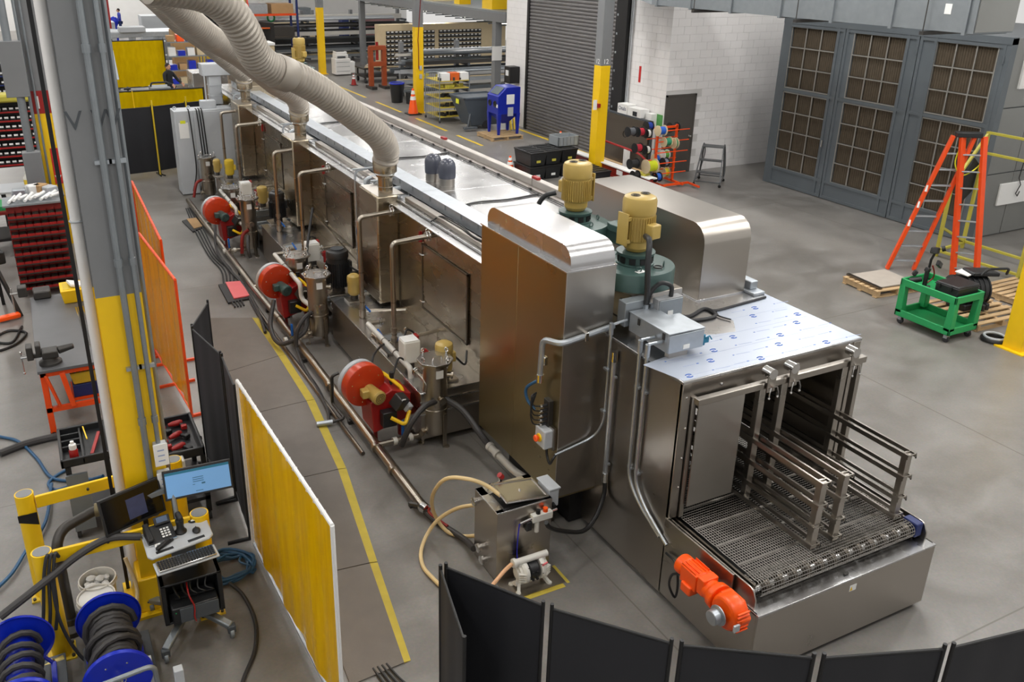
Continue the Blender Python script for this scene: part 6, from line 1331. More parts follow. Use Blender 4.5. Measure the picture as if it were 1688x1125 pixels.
t = thing('bench_vise', 'second grey vise at the far end of workbench by the red bin rack', 'vise', (-.35, 13.3, .9)); B().box(-.33, 13.15, .9, -.1, 13.4, 1.02).build('vise_body', iv, t, .02); B().box(-.52, 13.2, .95, -.4, 13.36, 1.1).build('sliding_jaw', iv, t, .015); b = B(); b.cyl((-.52, 13.28, 1.0), (-.62, 13.28, 1.0), .02, n=8); b.cyl((-.6, 13.28, 1.08), (-.6, 13.28, .72), .011, n=8); b.build('screw_handle', G('chrome'), t)
t = thing('parts_bin', 'yellow plastic bin holding papers on the workbench', 'bin', (.22, 13.0, .9)); B().frus((.2, 13.0, .9), (.3, .34), (.2, 13.0, 1.1), (.36, .42)).build('bin_body', G('yellow_paint'), t, .008); B().box(.06, 12.85, 1.09, .36, 13.15, 1.105).build('bin_inside', G('yellow_old'), t); B().ob((.24, 13.0, 1.12), (.2, .24, .03), (0, .3, .2)).build('papers', G('paper'), t)
for k_ in range(5): one(B().bar((.3 - k_ * .03, 12.6, .91), (.34 - k_ * .03, 11.2, .91), .018, .018), 'steel_bar', G('chrome'), ['first', 'second', 'third', 'fourth', 'fifth'][k_] + ' bright steel bar lying along the workbench, counted from the column side', 'bar', 'steel bars on the workbench')
t = thing('bin_rack', 'red rack of open fastener bins in eight rows behind the workbench', 'rack', (-.17, 16.0, 0))
B().box(-.56, 15.95, .1, .3, 16.4, 1.6).build('rack_body', G('dark_red'), t, .004); B().box(-.6, 15.85, 1.6, .33, 16.45, 1.63).build('rack_top', G('galv_dull'), t)
binm = None
for r_ in range(9):
 z = 1.4 - r_ * .16 if r_ else 1.4
 if r_ == 8: z = .14
 for c_ in range(7):
  x = -.545 + c_ * .119
  if binm is None:
   b = B(); w2 = .109
   b.add([(0, 0, 0), (w2, 0, 0), (w2, 0, .05), (0, 0, .05), (0, .13, 0), (w2, .13, 0), (w2, .13, .12), (0, .13, .12)], [(0, 1, 2, 3), (0, 4, 5, 1), (4, 7, 6, 5), (0, 3, 7, 4), (1, 5, 6, 2)])
   binm = b.build('bin', G('red'), t, local=True, smooth=False); binm.location = (x + .17, -.17, z); sm = B().add([(.008, .01, .04), (.1, .01, .04), (.1, .12, .07), (.008, .12, .07)], [(0, 1, 2, 3)]).build('fasteners', mat('fasteners', (70, 66, 60), .4, .5, .6, 60), binm, local=True)
  else: o = inst(binm, t, (x + .17, -.17, z)); inst(sm, o)
 B().box(-.56, 15.815, z - .014, .3, 15.83, z + .004).build('shelf_lip', G('iron'), t)
for k_ in range(9):
 o = one(B().cyl((-.5 + k_ * .08, 15.95, 1.66 + .025 * (k_ % 3)), (-.4 + k_ * .09, 16.3, 1.67 + .03 * (k_ % 2)), .025, n=9), 'paper_tube', G('paper'), 'white rolled sheet lying on top of the red bin rack, number %d from left' % (k_ + 1) if False else ['white rolled sheet at left end on top of red bin rack', 'second white roll on top of red bin rack', 'third white roll on top of red bin rack', 'fourth white roll on top of red bin rack', 'fifth white roll on top of red bin rack', 'sixth white roll on top of red bin rack', 'seventh white roll on top of red bin rack', 'eighth white roll on top of red bin rack', 'rightmost white roll on top of red bin rack'][k_], 'roll', 'white rolls on the red bin rack')

# ================================================================ RIGHT SIDE
# ---- orange step ladder -----
t = thing('step_ladder', 'tall orange fibreglass step ladder with black top cap by the filter booth', 'ladder', (14.95, 10.05, 0)); om3 = G('orange_paint')
a0, a1 = Vector((14.39, 10.613, 0)), Vector((14.701, 10.354, 0)); b0, b1 = Vector((15.128, 9.745, 0)), Vector((15.357, 9.422, -0))
a1 = a0 + Vector((.42, -.26, 0)); top = Vector((15.08, 10.02, 2.62)); dx = Vector((.16, -.1, 0))
ta0, ta1, tb0, tb1 = top - dx + Vector((-.05, .05, 0)), top + dx + Vector((-.05, .05, 0)), top - dx + Vector((.06, -.06, 0)), top + dx + Vector((.06, -.06, 0))
for p, q, nm in ((a0, ta0, 'front_stile'), (a1, ta1, 'front_stile'), (b0, tb0, 'rear_stile'), (b1, tb1, 'rear_stile')):
 o = B().bar(p, q, .12, .06).build(nm, om3, t, .004)
 B().bar(p, p + (q - p) * .03, .085, .05).build('rubber_foot', G('black'), o)
for k in range(8):
 f = .07 + k * .115; B().bar(a0.lerp(ta0, f), a1.lerp(ta1, f), .08, .022).build('step', G('galv'), t, .003)
 B().bar(b0.lerp(tb0, f), b1.lerp(tb1, f), .05, .022).build('rear_rung', G('galv'), t, .003)
B().ob(top + Vector((0, 0, .03)), (.44, .16, .09), (0, 0, -.57)).build('top_cap', G('black_plastic'), t, .012)
for f in (.36, .5, .62): B().ob(a0.lerp(ta0, f) + Vector((-.04, -.03, .01)), (.05, .03, .12), (0, .2, 0)).build('label', G('paper'), t)
b = B(); b.tube(spl([tb0 + Vector((0, 0, -.15)), tb0 + Vector((-.02, .02, -.5)), tb0 + Vector((.1, -.1, -.7)), tb1 + Vector((.05, 0, -.5)), tb1 + Vector((0, 0, -.2))]), .012, 6)
one(b, 'strap', G('hivis'), 'thin yellow strap hanging inside top of orange ladder', 'strap')
# ---- yellow railing -----
t = thing('platform_railing', 'weathered yellow safety railing behind the orange ladder', 'railing', (16.5, 10, 0)); yo = G('tarp_yellow')
A, C, D, E2 = (16.93, 10.85), (15.95, 10.72), (16.93, 7.6), (16.05, 9.08)
for (x, y), h in ((A, 2.42), (D, 2.42), (C, 1.5), (E2, 1.5)): B().bar((x, y, 0), (x, y, h), .06, .06).build('post', yo, t, .006)
for z in (.15, 2.0, 2.4): B().bar((A[0], A[1], z), (D[0], D[1], z), .05, .05).build('rail', yo, t, .005)
for z in (.12,): B().bar((C[0], C[1], z), (E2[0], E2[1], z), .05, .05).build('rail', yo, t, .005); B().bar((E2[0], E2[1], z), (16.3, 7.6, z), .05, .05).build('rail', yo, t, .005)
B().bar((C[0], C[1], 1.45), (A[0], A[1], 2.38), .05, .05).build('brace', yo, t, .005); B().bar((C[0], C[1], .6), (A[0], A[1], .15), .05, .05).build('brace', yo, t, .005); B().bar((C[0], C[1], .12), (A[0], A[1], .12), .05, .05).build('rail', yo, t, .005)
cv = [(16.6, 10.9, 1.6), (16.75, 10.9, 1.9), (16.95, 10.9, 1.75), (16.9, 10.9, 1.2), (16.65, 10.9, 1.0)]
one(B().prism([(x, z) for x, y, z in cv], 'y', 10.9, 10.95), 'cloth_bag', G('black'), 'black cloth hanging behind the ladder at the booth corner', 'cloth')
# ---- green cart -----
t = thing('service_cart', 'bright green two shelf plastic service cart on casters', 'cart', (12.6, 8.25, 0)); gp = G('green')
x0, x1, y0, y1 = 12.22, 12.9, 7.72, 8.72
def tray(z, h):
 b = B(); b.box(x0, y0, z, x1, y1, z + .02); b.box(x0, y0, z, x0 + .035, y1, z + h); b.box(x1 - .035, y0, z, x1, y1, z + h); b.box(x0, y0, z, x1, y0 + .035, z + h); b.box(x0, y1 - .035, z, x1, y1, z + h); return b
tray(.66, .12).build('top_tray', gp, t, .012); tray(.14, .12).build('bottom_tray', gp, t, .012)
for a, c in ((x0, y0), (x1, y0), (x1, y1), (x0, y1)):
 sx, sy = (1 if a == x0 else -1), (1 if c == y0 else -1)
 b = B(); b.frus((a + sx * .06, c + sy * .06, .2), (.12, .12), (a + sx * .05, c + sy * .05, .68), (.1, .1)); b.build('corner_post', gp, t, .012)
 w_ = B(); cx, cy = a + sx * .08, c + sy * .08; w_.cyl((cx - .02, cy, .055), (cx + .02, cy, .055), .055, n=16); cw = w_.build('caster_wheel', G('rubber'), t, .006)
 B().box(cx - .035, cy - .03, .07, cx + .035, cy + .03, .14).build('caster_fork', G('galv'), cw)
t = thing('equipment_case', 'black hard equipment case lying on the green cart', 'case', (12.6, 8.0, .69)); B().box(12.34, 7.8, .69, 12.84, 8.2, .9).build('case_body', G('black_plastic'), t, .02); B().box(12.33, 7.79, .85, 12.85, 8.21, .87).build('lid_seam', G('black'), t, .008)
for y in (7.9, 8.1): B().box(12.31, y, .8, 12.335, y + .05, .88).build('latch', G('black'), t, .004)
t = thing('camera_gear', 'black camera with tripod head standing on the green cart', 'camera', (12.45, 8.5, .68)); bk = G('black')
B().cyl((12.4, 8.42, .68), (12.4, 8.42, .96), .035, n=12).build('tripod_column', bk, t); B().ob((12.4, 8.42, .99), (.09, .07, .07), (.2, .3, .2)).build('ball_head', bk, t, .012); B().cyl((12.4, 8.42, .69), (12.46, 8.36, .69), .04, n=12).build('base_plate', bk, t)
t = thing('camera_gear', 'black lens and clamp lying at the far corner of the green cart', 'camera', (12.35, 8.62, .7)); B().cyl((12.3, 8.62, .75), (12.42, 8.5, .8), .05, r2=.04, n=14).build('lens', bk, t); B().ob((12.45, 8.66, .85), (.16, .06, .09), (.4, .2, .7)).build('clamp', bk, t, .012)
t = thing('light_head', 'black lamp head on an arm standing above the green cart', 'lamp', (12.6, 8.55, .68)); B().tube([(12.6, 8.55, .68), (12.58, 8.52, 1.1), (12.6, 8.5, 1.2)], .02, 8).build('arm', bk, t); B().ob((12.6, 8.5, 1.26), (.2, .09, .1), (0, .2, .3)).build('lamp_body', bk, t, .015); B().ob((12.78, 8.5, 1.0), (.2, .05, .09), (0, .5, .3)).build('battery_pack', G('black_plastic'), t, .01)
for s in (-.1, .1): B().cyl((12.6 + s, 8.46, 1.28), (12.6 + s * 1.3, 8.42, 1.3), .045, n=12).build('lamp_lens', bk, t)
one(B().tube(spl([(12.62, 8.5, 1.0), (12.66, 8.48, .9), (12.7, 8.5, .78), (12.6, 8.52, .7)]), .012, 6), 'cable', G('dark_red'), 'dark red lead beside the lamp arm on green cart', 'cable')
b = B(); b.ob((12.3, 7.95, .69), (.1, .45, .008), (0, 0, .05)); one(b, 'paper_sheet', G('paper'), 'white sheet under the black case on the green cart', 'sheet')
# ---- pallets ----
def pallet(cx, cy, lx, ly, rz, label, cat='pallet', board=True):
 t = thing('pallet', label, cat, (cx, cy, 0), rz, 'wooden pallets'); wd = G('wood')
 for k in range(3): B().cb((-lx / 2 + .05 + k * (lx - .1) / 2, 0, .065), (.05, ly, .09)).build('stringer', wd, t, local=True)
 n = 7
 for k in range(n): B().cb((0, -ly / 2 + .05 + k * (ly - .1) / (n - 1), .121), (lx, .09, .018)).build('top_board', wd, t, local=True)
 for k in range(3): B().cb((0, -ly / 2 + .06 + k * (ly - .12) / 2, .01), (lx, .09, .018)).build('bottom_board', wd, t, local=True)
 return t
p = pallet(13.4, 9.95, 1.0, .85, -.1, 'wooden pallet at the feet of the orange ladder with a grey panel on top')
t = thing('metal_panel', 'flat beige panel lying on the pallet at ladder feet', 'panel', (13.45, 9.98, .132), -.1); B().cb((.02, .02, .012), (.85, .72, .02)).build('panel_sheet', mat('beige_panel', (168, 160, 150), .6), t, local=True)
B().cb((-.42, 0, .02), (.07, .8, .035)).build('edge_bar', G('steel_dark'), t, local=True)
pallet(13.75, 8.35, 1.25, 1.1, -.05, 'wooden pallet under the black pump behind the green cart')
pallet(15.3, 8.6, 1.1, .9, .0, 'wooden pallet at right frame edge beside the yellow column')
t = thing('black_pump', 'large black cast pump with ribs and handle on a pallet', 'pump', (13.75, 8.4, .13)); bkp = G('black_plastic')
B().lathe((13.65, 8.5, .42), [(.2, -.3), (.25, -.28), (.25, .28), (.2, .3)], 22, (1, -.35, 0)).build('pump_barrel', bkp, t)
b = B()
for k in range(7): b.lathe((13.65 - .24 + k * .08, 8.5 + .084 - k * .028, .42), [(.265, -.012), (.265, .012)], 22, (1, -.35, 0))
b.build('barrel_rib', bkp, t)
B().box(13.4, 8.3, .13, 13.95, 8.65, .24).build('pump_foot', bkp, t, .02)
B().ob((13.85, 8.45, .72), (.5, .3, .07), (0, .06, -.3)).build('top_plate', bkp, t, .02); B().tube(arc([(13.65, 8.3, .74), (13.7, 8.25, .86), (14.1, 8.15, .84), (14.15, 8.2, .72)], .05, 4), .022, 8).build('handle', bkp, t)
for k in range(3): b = B(); b.ob((13.55 + k * .1, 8.18, .22), (.06, .12, .12), (0, 0, -.3)); b.build('clamp_lug', bkp, t, .015)
one(B().ob((13.6, 8.55, .72), (.32, .22, .015), (.1, .05, .2)), 'paper_sheet', G('paper'), 'white paper lying on top of the black pump', 'sheet')
t = thing('suction_hose_coil', 'black and white coiled hose on floor at foot of right yellow column', 'hose coil', (13.05, 7.5, 0)); B().torus((13.05, 7.5, .035), .17, .03, n=30, m=8).build('coil', G('black'), t); B().torus((13.05, 7.5, .08), .15, .02, n=30, m=8).build('inner_loop', G('light_grey'), t)
b = B(); b.lathe((15.25, 8.35, .75), [(.02, -.15), (.12, -.12), (.13, .1), (.05, .14)], 18, (1, .1, 0)); one(b, 'blower_motor', G('beige'), 'cream coloured motor at right frame edge above a pallet', 'motor')
B_ = B(); B_.box(15.1, 8.2, .13, 15.4, 8.5, .64); one(B_, 'motor_stand', G('black_plastic'), 'dark stand under the cream motor at right frame edge', 'stand', bev=.01)
# ---- rolling step stool -----
t = thing('rolling_steps', 'small grey tubular rolling step ladder by the brown door', 'step ladder', (15.75, 17.35, 0)); gt = mat('step_grey', (88, 90, 92), .45, .3, .06)
f0, f1, r0, r1 = Vector((15.25, 17.35, 0)), Vector((15.68, 16.85, 0)), Vector((15.85, 17.85, 0)), Vector((16.25, 17.35, 0))
P0, P1 = Vector((15.6, 17.55, .95)), Vector((15.95, 17.15, .95))
for p, q in ((f0, P0), (f1, P1), (r0, P0 + Vector((.2, .18, 0))), (r1, P1 + Vector((.2, .18, 0)))): B().bar(p + Vector((0, 0, .05)), q, .03, .03).build('leg', gt, t)
for f in (.32, .64): B().prism([tuple((f0.lerp(P0, f) + o)[:2]) for o in (Vector((0, 0, 0)), Vector((.14, .12, 0)))] + [tuple((f1.lerp(P1, f) + o)[:2]) for o in (Vector((.14, .12, 0)), Vector((0, 0, 0)))], 'z', .95 * f, .95 * f + .03).build('step', gt, t)
B().prism([tuple(P0[:2]), tuple((P0 + Vector((.22, .2, 0)))[:2]), tuple((P1 + Vector((.22, .2, 0)))[:2]), tuple(P1[:2])], 'z', .94, .97).build('platform', gt, t)
for p, q in ((P0, r0), (P1, r1)): B().tube(spl([p + Vector((0, 0, .0)), p + Vector((.22, .2, .03)), p + Vector((.42, .36, -.25)), q + Vector((.08, .06, .3)), q + Vector((0, 0, .1))]), .016, 7).build('handrail', gt, t)
for p, q in ((f0, f1), (r0, r1), (f0, r0), (f1, r1)): B().bar(p + Vector((0, 0, .12)), q + Vector((0, 0, .12)), .025, .025).build('base_rail', gt, t)
for p in (f0, f1, r0, r1): B().cyl(p + Vector((-.015, 0, .04)), p + Vector((.015, 0, .04)), .04, n=12).build('caster', G('black'), t)
# ---- wire spool rack -----
t = thing('spool_rack', 'orange wire spool stand with long red tow arm in front of brown door', 'spool rack', (14.55, 17.75, 0)); oo = G('orange_paint')
for x in (14.25, 14.85):
 B().bar((x, 17.75, .08), (x, 17.75, 1.55), .05, .05).build('upright', oo, t)
 B().bar((x, 17.3, .08), (x, 18.2, .08), .05, .05).build('base_bar', oo, t)
B().bar((14.0, 17.4, .08), (15.1, 17.4, .08), .05, .05).build('base_bar', oo, t); B().bar((14.25, 17.75, 1.5), (14.85, 17.75, 1.5), .05, .05).build('top_bar', oo, t)
for z in (.35, .62, .9, 1.18, 1.45):
 for y in (17.55, 17.98): B().cyl((14.1, y, z), (15.1, y, z), .014, n=8).build('spool_rod', oo, t)
for p, q in (((14.0, 17.4), (13.55, 17.2)), ((15.1, 17.4), (15.05, 16.9))): B().bar((p[0], p[1], .08), (q[0], q[1], .08), .045, .045).build('tow_bar', oo, t)
SPC = dict(red=(176, 28, 48), white=(214, 212, 206), blue=(32, 92, 190), dkblue=(30, 60, 150), black=(34, 34, 36), grey=(86, 88, 92), green=(28, 128, 92), lime=(196, 204, 26), yellow=(206, 196, 30), ltgreen=(96, 168, 66), purple=(140, 144, 160))
def spool(px, py, w, r, col, fl, y, label):
 c = Vector(Yp(px, py, y)); t = thing('wire_spool', label, 'wire spool', c, 0, 'wire spools on the orange stand'); k = 'spool_' + col
 if k not in M_: M_[k] = mat(k, SPC[col], .5, 0, .12, 30, .3, 90, (60, 1, 1))
 fm = G('cardboard') if fl == 'wood' else G('black_plastic') if fl == 'black' else G('paper')
 if fl == 'wood': fm = G('beige')
 B().cyl((c.x - w / 2, c.y, c.z), (c.x + w / 2, c.y, c.z), r * .74, n=18).build('wound_wire', G(k), t)
 for s in (-1, 1): B().lathe((c.x + s * w / 2, c.y, c.z), [(r, -.008), (r, .008), (r * .25, .012), (.02, .012)], 20, (s, 0, 0)).build('spool_flange', fm, t)
def Yp(px, py, y):  # spool centres measured on the plane of the rods
 return SPOS[(px, py)]
SPL = [(1040,217,.19,.125,'grey','black',17.55,'grey cored spool at top left of the stand'),(1055.5,217.5,.16,.125,'red','black',17.55,'red spool in the top row'),(1067.5,220,.11,.12,'white','black',17.55,'white spool in top row beside the red one'),(1069,208,.16,.13,'dkblue','black',17.98,'blue spool behind the top row'),(1089.6,215.5,.2,.135,'blue','wood',17.55,'pale blue spool with wooden flanges in top row'),(1110,210,.24,.135,'black','black',17.98,'black spool at the top right end of rod'),(1099,234,.19,.13,'green','wood',17.55,'dark green spool with wooden flanges'),(1112,236,.08,.14,'green','wood',17.55,'narrow green spool at the right end of second row'),(1051,244,.18,.125,'red','black',17.55,'red spool in the middle row'),(1066,247,.12,.12,'white','black',17.55,'white spool in middle row beside the red one'),(1096,255,.15,.13,'ltgreen','paper',17.98,'light green spool with pale flanges'),(1044,270,.23,.13,'black','black',17.55,'black spool at left above the red beam'),(1072,274,.29,.18,'lime','wood',17.4,'large lime green spool with wooden flanges in front'),(1081.6,262,.13,.13,'blue','wood',17.98,'blue spool behind the large lime one'),(1095.7,267.7,.13,.125,'purple','black',17.75,'pale grey spool with black flanges'),(1096,284,.15,.14,'yellow','wood',17.98,'yellow spool at lower right of the stand'),(1060,294,.12,.14,'lime','wood',17.55,'lime spool in the lowest row'),(1083,292,.15,.13,'blue','black',17.55,'blue spool in the lowest row'),(1047,289,.16,.12,'black','black',17.55,'black spool in the lowest row')]
SPOS = {(1040, 217): (13.25, 17.55, 1.517), (1055.5, 217.5): (13.54, 17.55, 1.488), (1067.5, 220): (13.769, 17.55, 1.433), (1069, 208): (14.116, 17.98, 1.516), (1089.6, 215.5): (14.183, 17.55, 1.47), (1110, 210): (14.924, 17.98, 1.426), (1099, 234): (14.398, 17.55, 1.169), (1112, 236): (14.656, 17.55, 1.117), (1051, 244): (13.496, 17.55, 1.09), (1066, 247): (13.785, 17.55, 1.019), (1096, 255): (14.731, 17.98, 0.728), (1044, 270): (13.405, 17.55, 0.698), (1072, 274): (13.827, 17.4, 0.629), (1081.6, 262): (14.456, 17.98, 0.64), (1095.7, 267.7): (14.56, 17.75, 0.587), (1096, 284): (14.786, 17.98, 0.255), (1060, 294): (13.748, 17.55, 0.291), (1083, 292): (14.192, 17.55, 0.279), (1047, 289): (13.491, 17.55, 0.395)}
for s in SPL: spool(*s)
# ---- steel sheet, cartons, posters by wall A -----
t = thing('steel_sheet_stack', 'large grey steel plates standing on edge before the roll-up door', 'steel plate', (14.75, 20, 0))
B().box(14.72, 18.75, .12, 14.78, 21.1, 1.42).build('front_plate', G('steel_dark'), t); B().box(14.79, 18.72, .12, 14.86, 21.15, 1.46).build('rear_plate', G('dark_grey_paint'), t); B().box(14.6, 18.8, .02, 14.95, 21.0, .12).build('timber_rest', G('wood'), t)
one(B().torus((14.71, 19.75, .95), .09, .006, (1, 0, 0), 20, 5), 'chalk_mark', G('black'), 'round black chalk mark on the standing steel plate', 'mark')
b = B(); b.box(14.45, 19.3, .05, 14.6, 19.4, .62); one(b, 'white_bracket', G('paper'), 'slim white bracket leaning on the steel plate', 'bracket')
t = thing('carton', 'white carton with dark blue lettering on the steel plates', 'box', (15.0, 20.0, 1.46)); B().box(14.8, 19.85, 1.46, 15.1, 20.3, 1.72).build('carton_body', G('paper'), t); text('Onals', .15, G('dark_blue'), frame((14.797, 20.08, 1.6), (0, -1, 0), (0, 0, 1)), 'carton_lettering', t)
t = thing('carton', 'white carton with black picture standing beside the lettered carton', 'box', (15.0, 19.55, 1.46)); B().box(14.8, 19.25, 1.46, 15.1, 19.83, 1.68).build('carton_body', G('paper'), t); B().box(14.79, 19.4, 1.48, 14.8, 19.58, 1.6).build('dark_picture', G('print_dark'), t)
one(B().box(14.95, 18.95, .3, 15.13, 19.22, 1.6), 'carton', G('paper'), 'tall white carton beside the steel plates near block corner', 'box')
t = thing('wall_poster', 'green first aid style poster low on the white block wall', 'poster', (15.14, 18.95, 1.3)); B().box(15.13, 18.72, 1.28, 15.148, 19.0, 1.6).build('poster_sheet', mat('poster_green', (88, 160, 84), .6, 0, .3, 9), t)
t = thing('red_beam', 'long red steel channel with white top lying before the spool stand', 'beam', (13.65, 18.2, 0))
B().box(13.62, 17.1, .12, 13.72, 21.2, .38).build('beam_web', G('dark_red'), t); B().box(13.58, 17.1, .36, 13.84, 21.2, .39).build('white_top', G('paper'), t); B().box(13.58, 17.1, .1, 13.84, 21.2, .13).build('lower_flange', G('dark_red'), t)
for y in (17.4, 20.8): B().box(13.5, y, 0, 13.95, y + .1, .1).build('timber', G('wood'), t)
B().box(13.6, 18.25, .2, 13.621, 18.5, .32).build('paper_tag', G('paper'), t)
b = B(); b.tube(spl([(13.7, 19.9, .95), (13.9, 19.2, .86), (14.2, 18.5, .72), (14.22, 18.1, .6)]), .03, 8); one(b, 'tow_handle', G('red'), 'red tow handle of the spool stand reaching back to the column', 'handle')
one(B().ob((13.7, 17.55, .41), (.22, .35, .05), (0, 0, .3)), 'packing_bundle', G('tarp_yellow'), 'cream and yellow packing lying on the red beam end', 'packing')
# ---- black totes, grey crate, cones -----
k = 0
for (x, y, z, lab) in ((11.75, 19.85, .0, 'black lidded tote at the front left of the stack by column'), (11.75, 19.85, .38, 'black lidded tote on top at left of the stack'), (12.25, 19.9, .0, 'black lidded tote second from left on floor'), (12.25, 19.9, .38, 'black lidded tote second from left on top'), (12.78, 19.95, .0, 'black lidded tote third from left on floor'), (12.78, 19.95, .38, 'black lidded tote under the grey crate'), (13.05, 18.75, 0, 'black tote with white papers in front of the yellow column')):
 t = thing('storage_tote', lab, 'tote', (x, y, z), 0, 'black totes beside the marked column'); B().frus((x, y, z), (.42, .8), (x, y, z + .33), (.48, .9)).build('tote_body', G('black_plastic'), t, .012); l = B().box(x - .25, y - .46, z + .33, x + .25, y + .46, z + .37).build('lid', G('black'), t, .008)
 for q in range(4): B().box(x - .2, y - .35 + q * .2, z + .37, x + .2, y - .28 + q * .2, z + .385).build('lid_rib', G('black_plastic'), l)
 B().box(x - .06, y - .452, z + .1, x + .06, y - .44, z + .16).build('label', G('tarp_yellow' if z else 'paper'), t)
t = thing('storage_crate', 'light grey plastic crate on top of the black totes', 'crate', (12.85, 20.1, .76)); 
b = B(); x0, x1, y0, y1, z = 12.55, 13.2, 19.75, 20.25, .765
b.box(x0, y0, z, x1, y1, z + .02); b.box(x0, y0, z, x0 + .02, y1, z + .26); b.box(x1 - .02, y0, z, x1, y1, z + .26); b.box(x0, y0, z, x1, y0 + .02, z + .26); b.box(x0, y1 - .02, z, x1, y1, z + .26); b.build('crate_body', mat('crate_grey', (136, 142, 146), .5), t, .004)
for q in range(6): B().box(x0 + .03 + q * .115, y0 - .008, z + .02, x0 + .045 + q * .115, y0, z + .25).build('crate_rib', M_['crate_grey'] if 'crate_grey' in M_ else G('galv_dull'), t)
def cone(x, y, label, h=.9, r=.17, z=0, col='orange_red'):
 t = thing('traffic_cone', label, 'traffic cone', (x, y, z), 0, 'orange traffic cones')
 B().box(x - r * 1.3, y - r * 1.3, z, x + r * 1.3, y + r * 1.3, z + .04 * h).build('cone_base', G('black'), t, .006)
 B().lathe((x, y, z + .04 * h), [(r, 0), (r * .18, h * .96), (.01, h * .965)], 20).build('cone_body', G(col), t)
 for a, c in ((.52, .66), (.74, .88)):
  f = lambda q: r * (1 - q * .82) + .003
  B().lathe((x, y, z + .04 * h), [(f(a), h * a), (f(c), h * c)], 20).build('white_collar', G('paper'), t)
cone(12.72, 30.05, 'large orange traffic cone with two white collars by the yellow column', .93, .19)
cone(11.4, 20.3, 'orange traffic cone at left of the black totes', .52, .14); cone(13.15, 20.6, 'small orange cone behind the grey crate, taller one', .5, .1, .5); cone(13.35, 20.45, 'small orange cone behind the grey crate, shorter one', .42, .08, .42)
cone(13.2, 37.9, 'red cone on the floor in front of the orange press', .5, .12, 0, 'red')
one(B().sph((12.1, 18.6, .14), .16, 8, (1, 1, .9)), 'plastic_wrap', mat('wrap', (200, 202, 204), .25, .1, .3, 20, .4), 'crumpled clear plastic beside the rear yellow motor', 'plastic')
# ---- pallet dolly with blue blast cabinet -----
pallet(13.6, 24.95, 1.15, 1.1, .0, 'wheeled pallet under the blue blast cabinet')
for x, y in ((13.1, 24.5), (14.1, 24.5), (13.1, 25.4), (14.1, 25.4)): one(B().cyl((x - .03, y, .05), (x + .03, y, .05), .05, n=12), 'caster', G('chrome'), 'small steel caster below the wheeled pallet', 'caster', 'casters below the wheeled pallet')
t = thing('blast_cabinet', 'dark blue sandblasting cabinet with glove ports and sloped window', 'cabinet', (13.75, 25.05, .13)); bl3 = G('blue'); x0, x1, y0, y1 = 13.35, 14.15, 24.65, 25.4
b = B(); b.prism([(x0, .78), (x0, 1.35), (x0 + .3, 1.62), (x1, 1.62), (x1, .78)], 'y', y0, y1); b.build('cabinet_body', bl3, t, .012)
b = B(); b.frus(((x0 + x1) / 2, (y0 + y1) / 2, .45), (.2, .2), ((x0 + x1) / 2, (y0 + y1) / 2, .8), (x1 - x0 - .02, y1 - y0 - .02)); b.build('hopper', bl3, t)
for a, c in ((x0, y0), (x1, y0), (x0, y1), (x1, y1)): b = B(); b.frus((a + (.06 if a == x0 else -.06), c + (.05 if c == y0 else -.05), .13), (.07, .07), (a + (.06 if a == x0 else -.06), c + (.05 if c == y0 else -.05), .8), (.13, .12)); b.build('leg', bl3, t, .006)
B().add([(x0 + .04, y0 + .1, 1.405), (x0 + .26, y0 + .1, 1.605), (x0 + .26, y1 - .1, 1.605), (x0 + .04, y1 - .1, 1.405)], [(0, 1, 2, 3)]).build('viewing_window', mat('cab_glass', (96, 106, 110), .15, 0, .05), t)
for y in (y0 + .2, y1 - .2): B().lathe((x0, y, 1.1), [(.1, 0), (.1, .02), (.075, .022), (.07, .005)], 20, (-1, 0, 0)).build('glove_port', G('black'), t)
B().box(x0 + .3, y0 - .008, 1.1, x0 + .58, y0, 1.4).build('notice', G('paper'), t); B().box(x0 + .35, y0 - .008, .72, x0 + .55, y0, 1.0).build('notice', G('light_grey'), t); B().box(x0 - .008, y0 + .02, 1.0, x0, y0 + .12, 1.1).build('notice', G('paper'), t)
t = thing('dust_collector', 'black box with label on the white wall above the blue cabinet', 'box', (15.0, 26.6, 1.3)); B().box(14.75, 26.45, 1.45, 15.13, 26.85, 2.0).build('collector_body', G('black'), t, .01); B().box(14.745, 26.55, 1.7, 14.752, 26.75, 1.88).build('label', G('paper'), t)
for i, (x, lab) in enumerate(((14.55, 'left one of two yellow boards leaning by the roll-up door'), (14.68, 'right one of two yellow boards leaning by the roll-up door'))): one(B().bar((x, 25.9, 0), (x + .1, 26.35, 1.0), .05, .12), 'yellow_board', G('yellow_old'), lab, 'board')
# ---- tilt truck and wire cart -----
t = thing('tilt_truck', 'large dark grey plastic tilt truck with yellow sticker', 'tilt truck', (13.7, 26.9, 0)); gm = mat('tub_grey', (74, 82, 90), .5, 0, .06)
b = B(); b.frus((13.85, 26.9, .12), (1.0, .8), (13.7, 26.9, 1.05), (1.45, 1.15)); b.build('tub', gm, t, .02)
b = B(); b.box(12.96, 26.3, 1.03, 14.44, 26.36, 1.1); b.box(12.96, 27.44, 1.03, 14.44, 27.5, 1.1); b.box(12.96, 26.3, 1.03, 13.02, 27.5, 1.1); b.box(14.38, 26.3, 1.03, 14.44, 27.5, 1.1); b.build('rim', gm, t, .015)
B().box(13.05, 26.4, 1.0, 14.35, 27.4, 1.04).build('tub_inside', G('black_plastic'), t); B().box(12.985, 26.75, .84, 12.99, 26.98, 1.0).build('sticker', G('hivis'), t)
for y in (26.5, 27.3): B().cyl((13.9, y - .04, .14), (13.9, y + .04, .14), .14, n=16).build('wheel', G('rubber'), t)
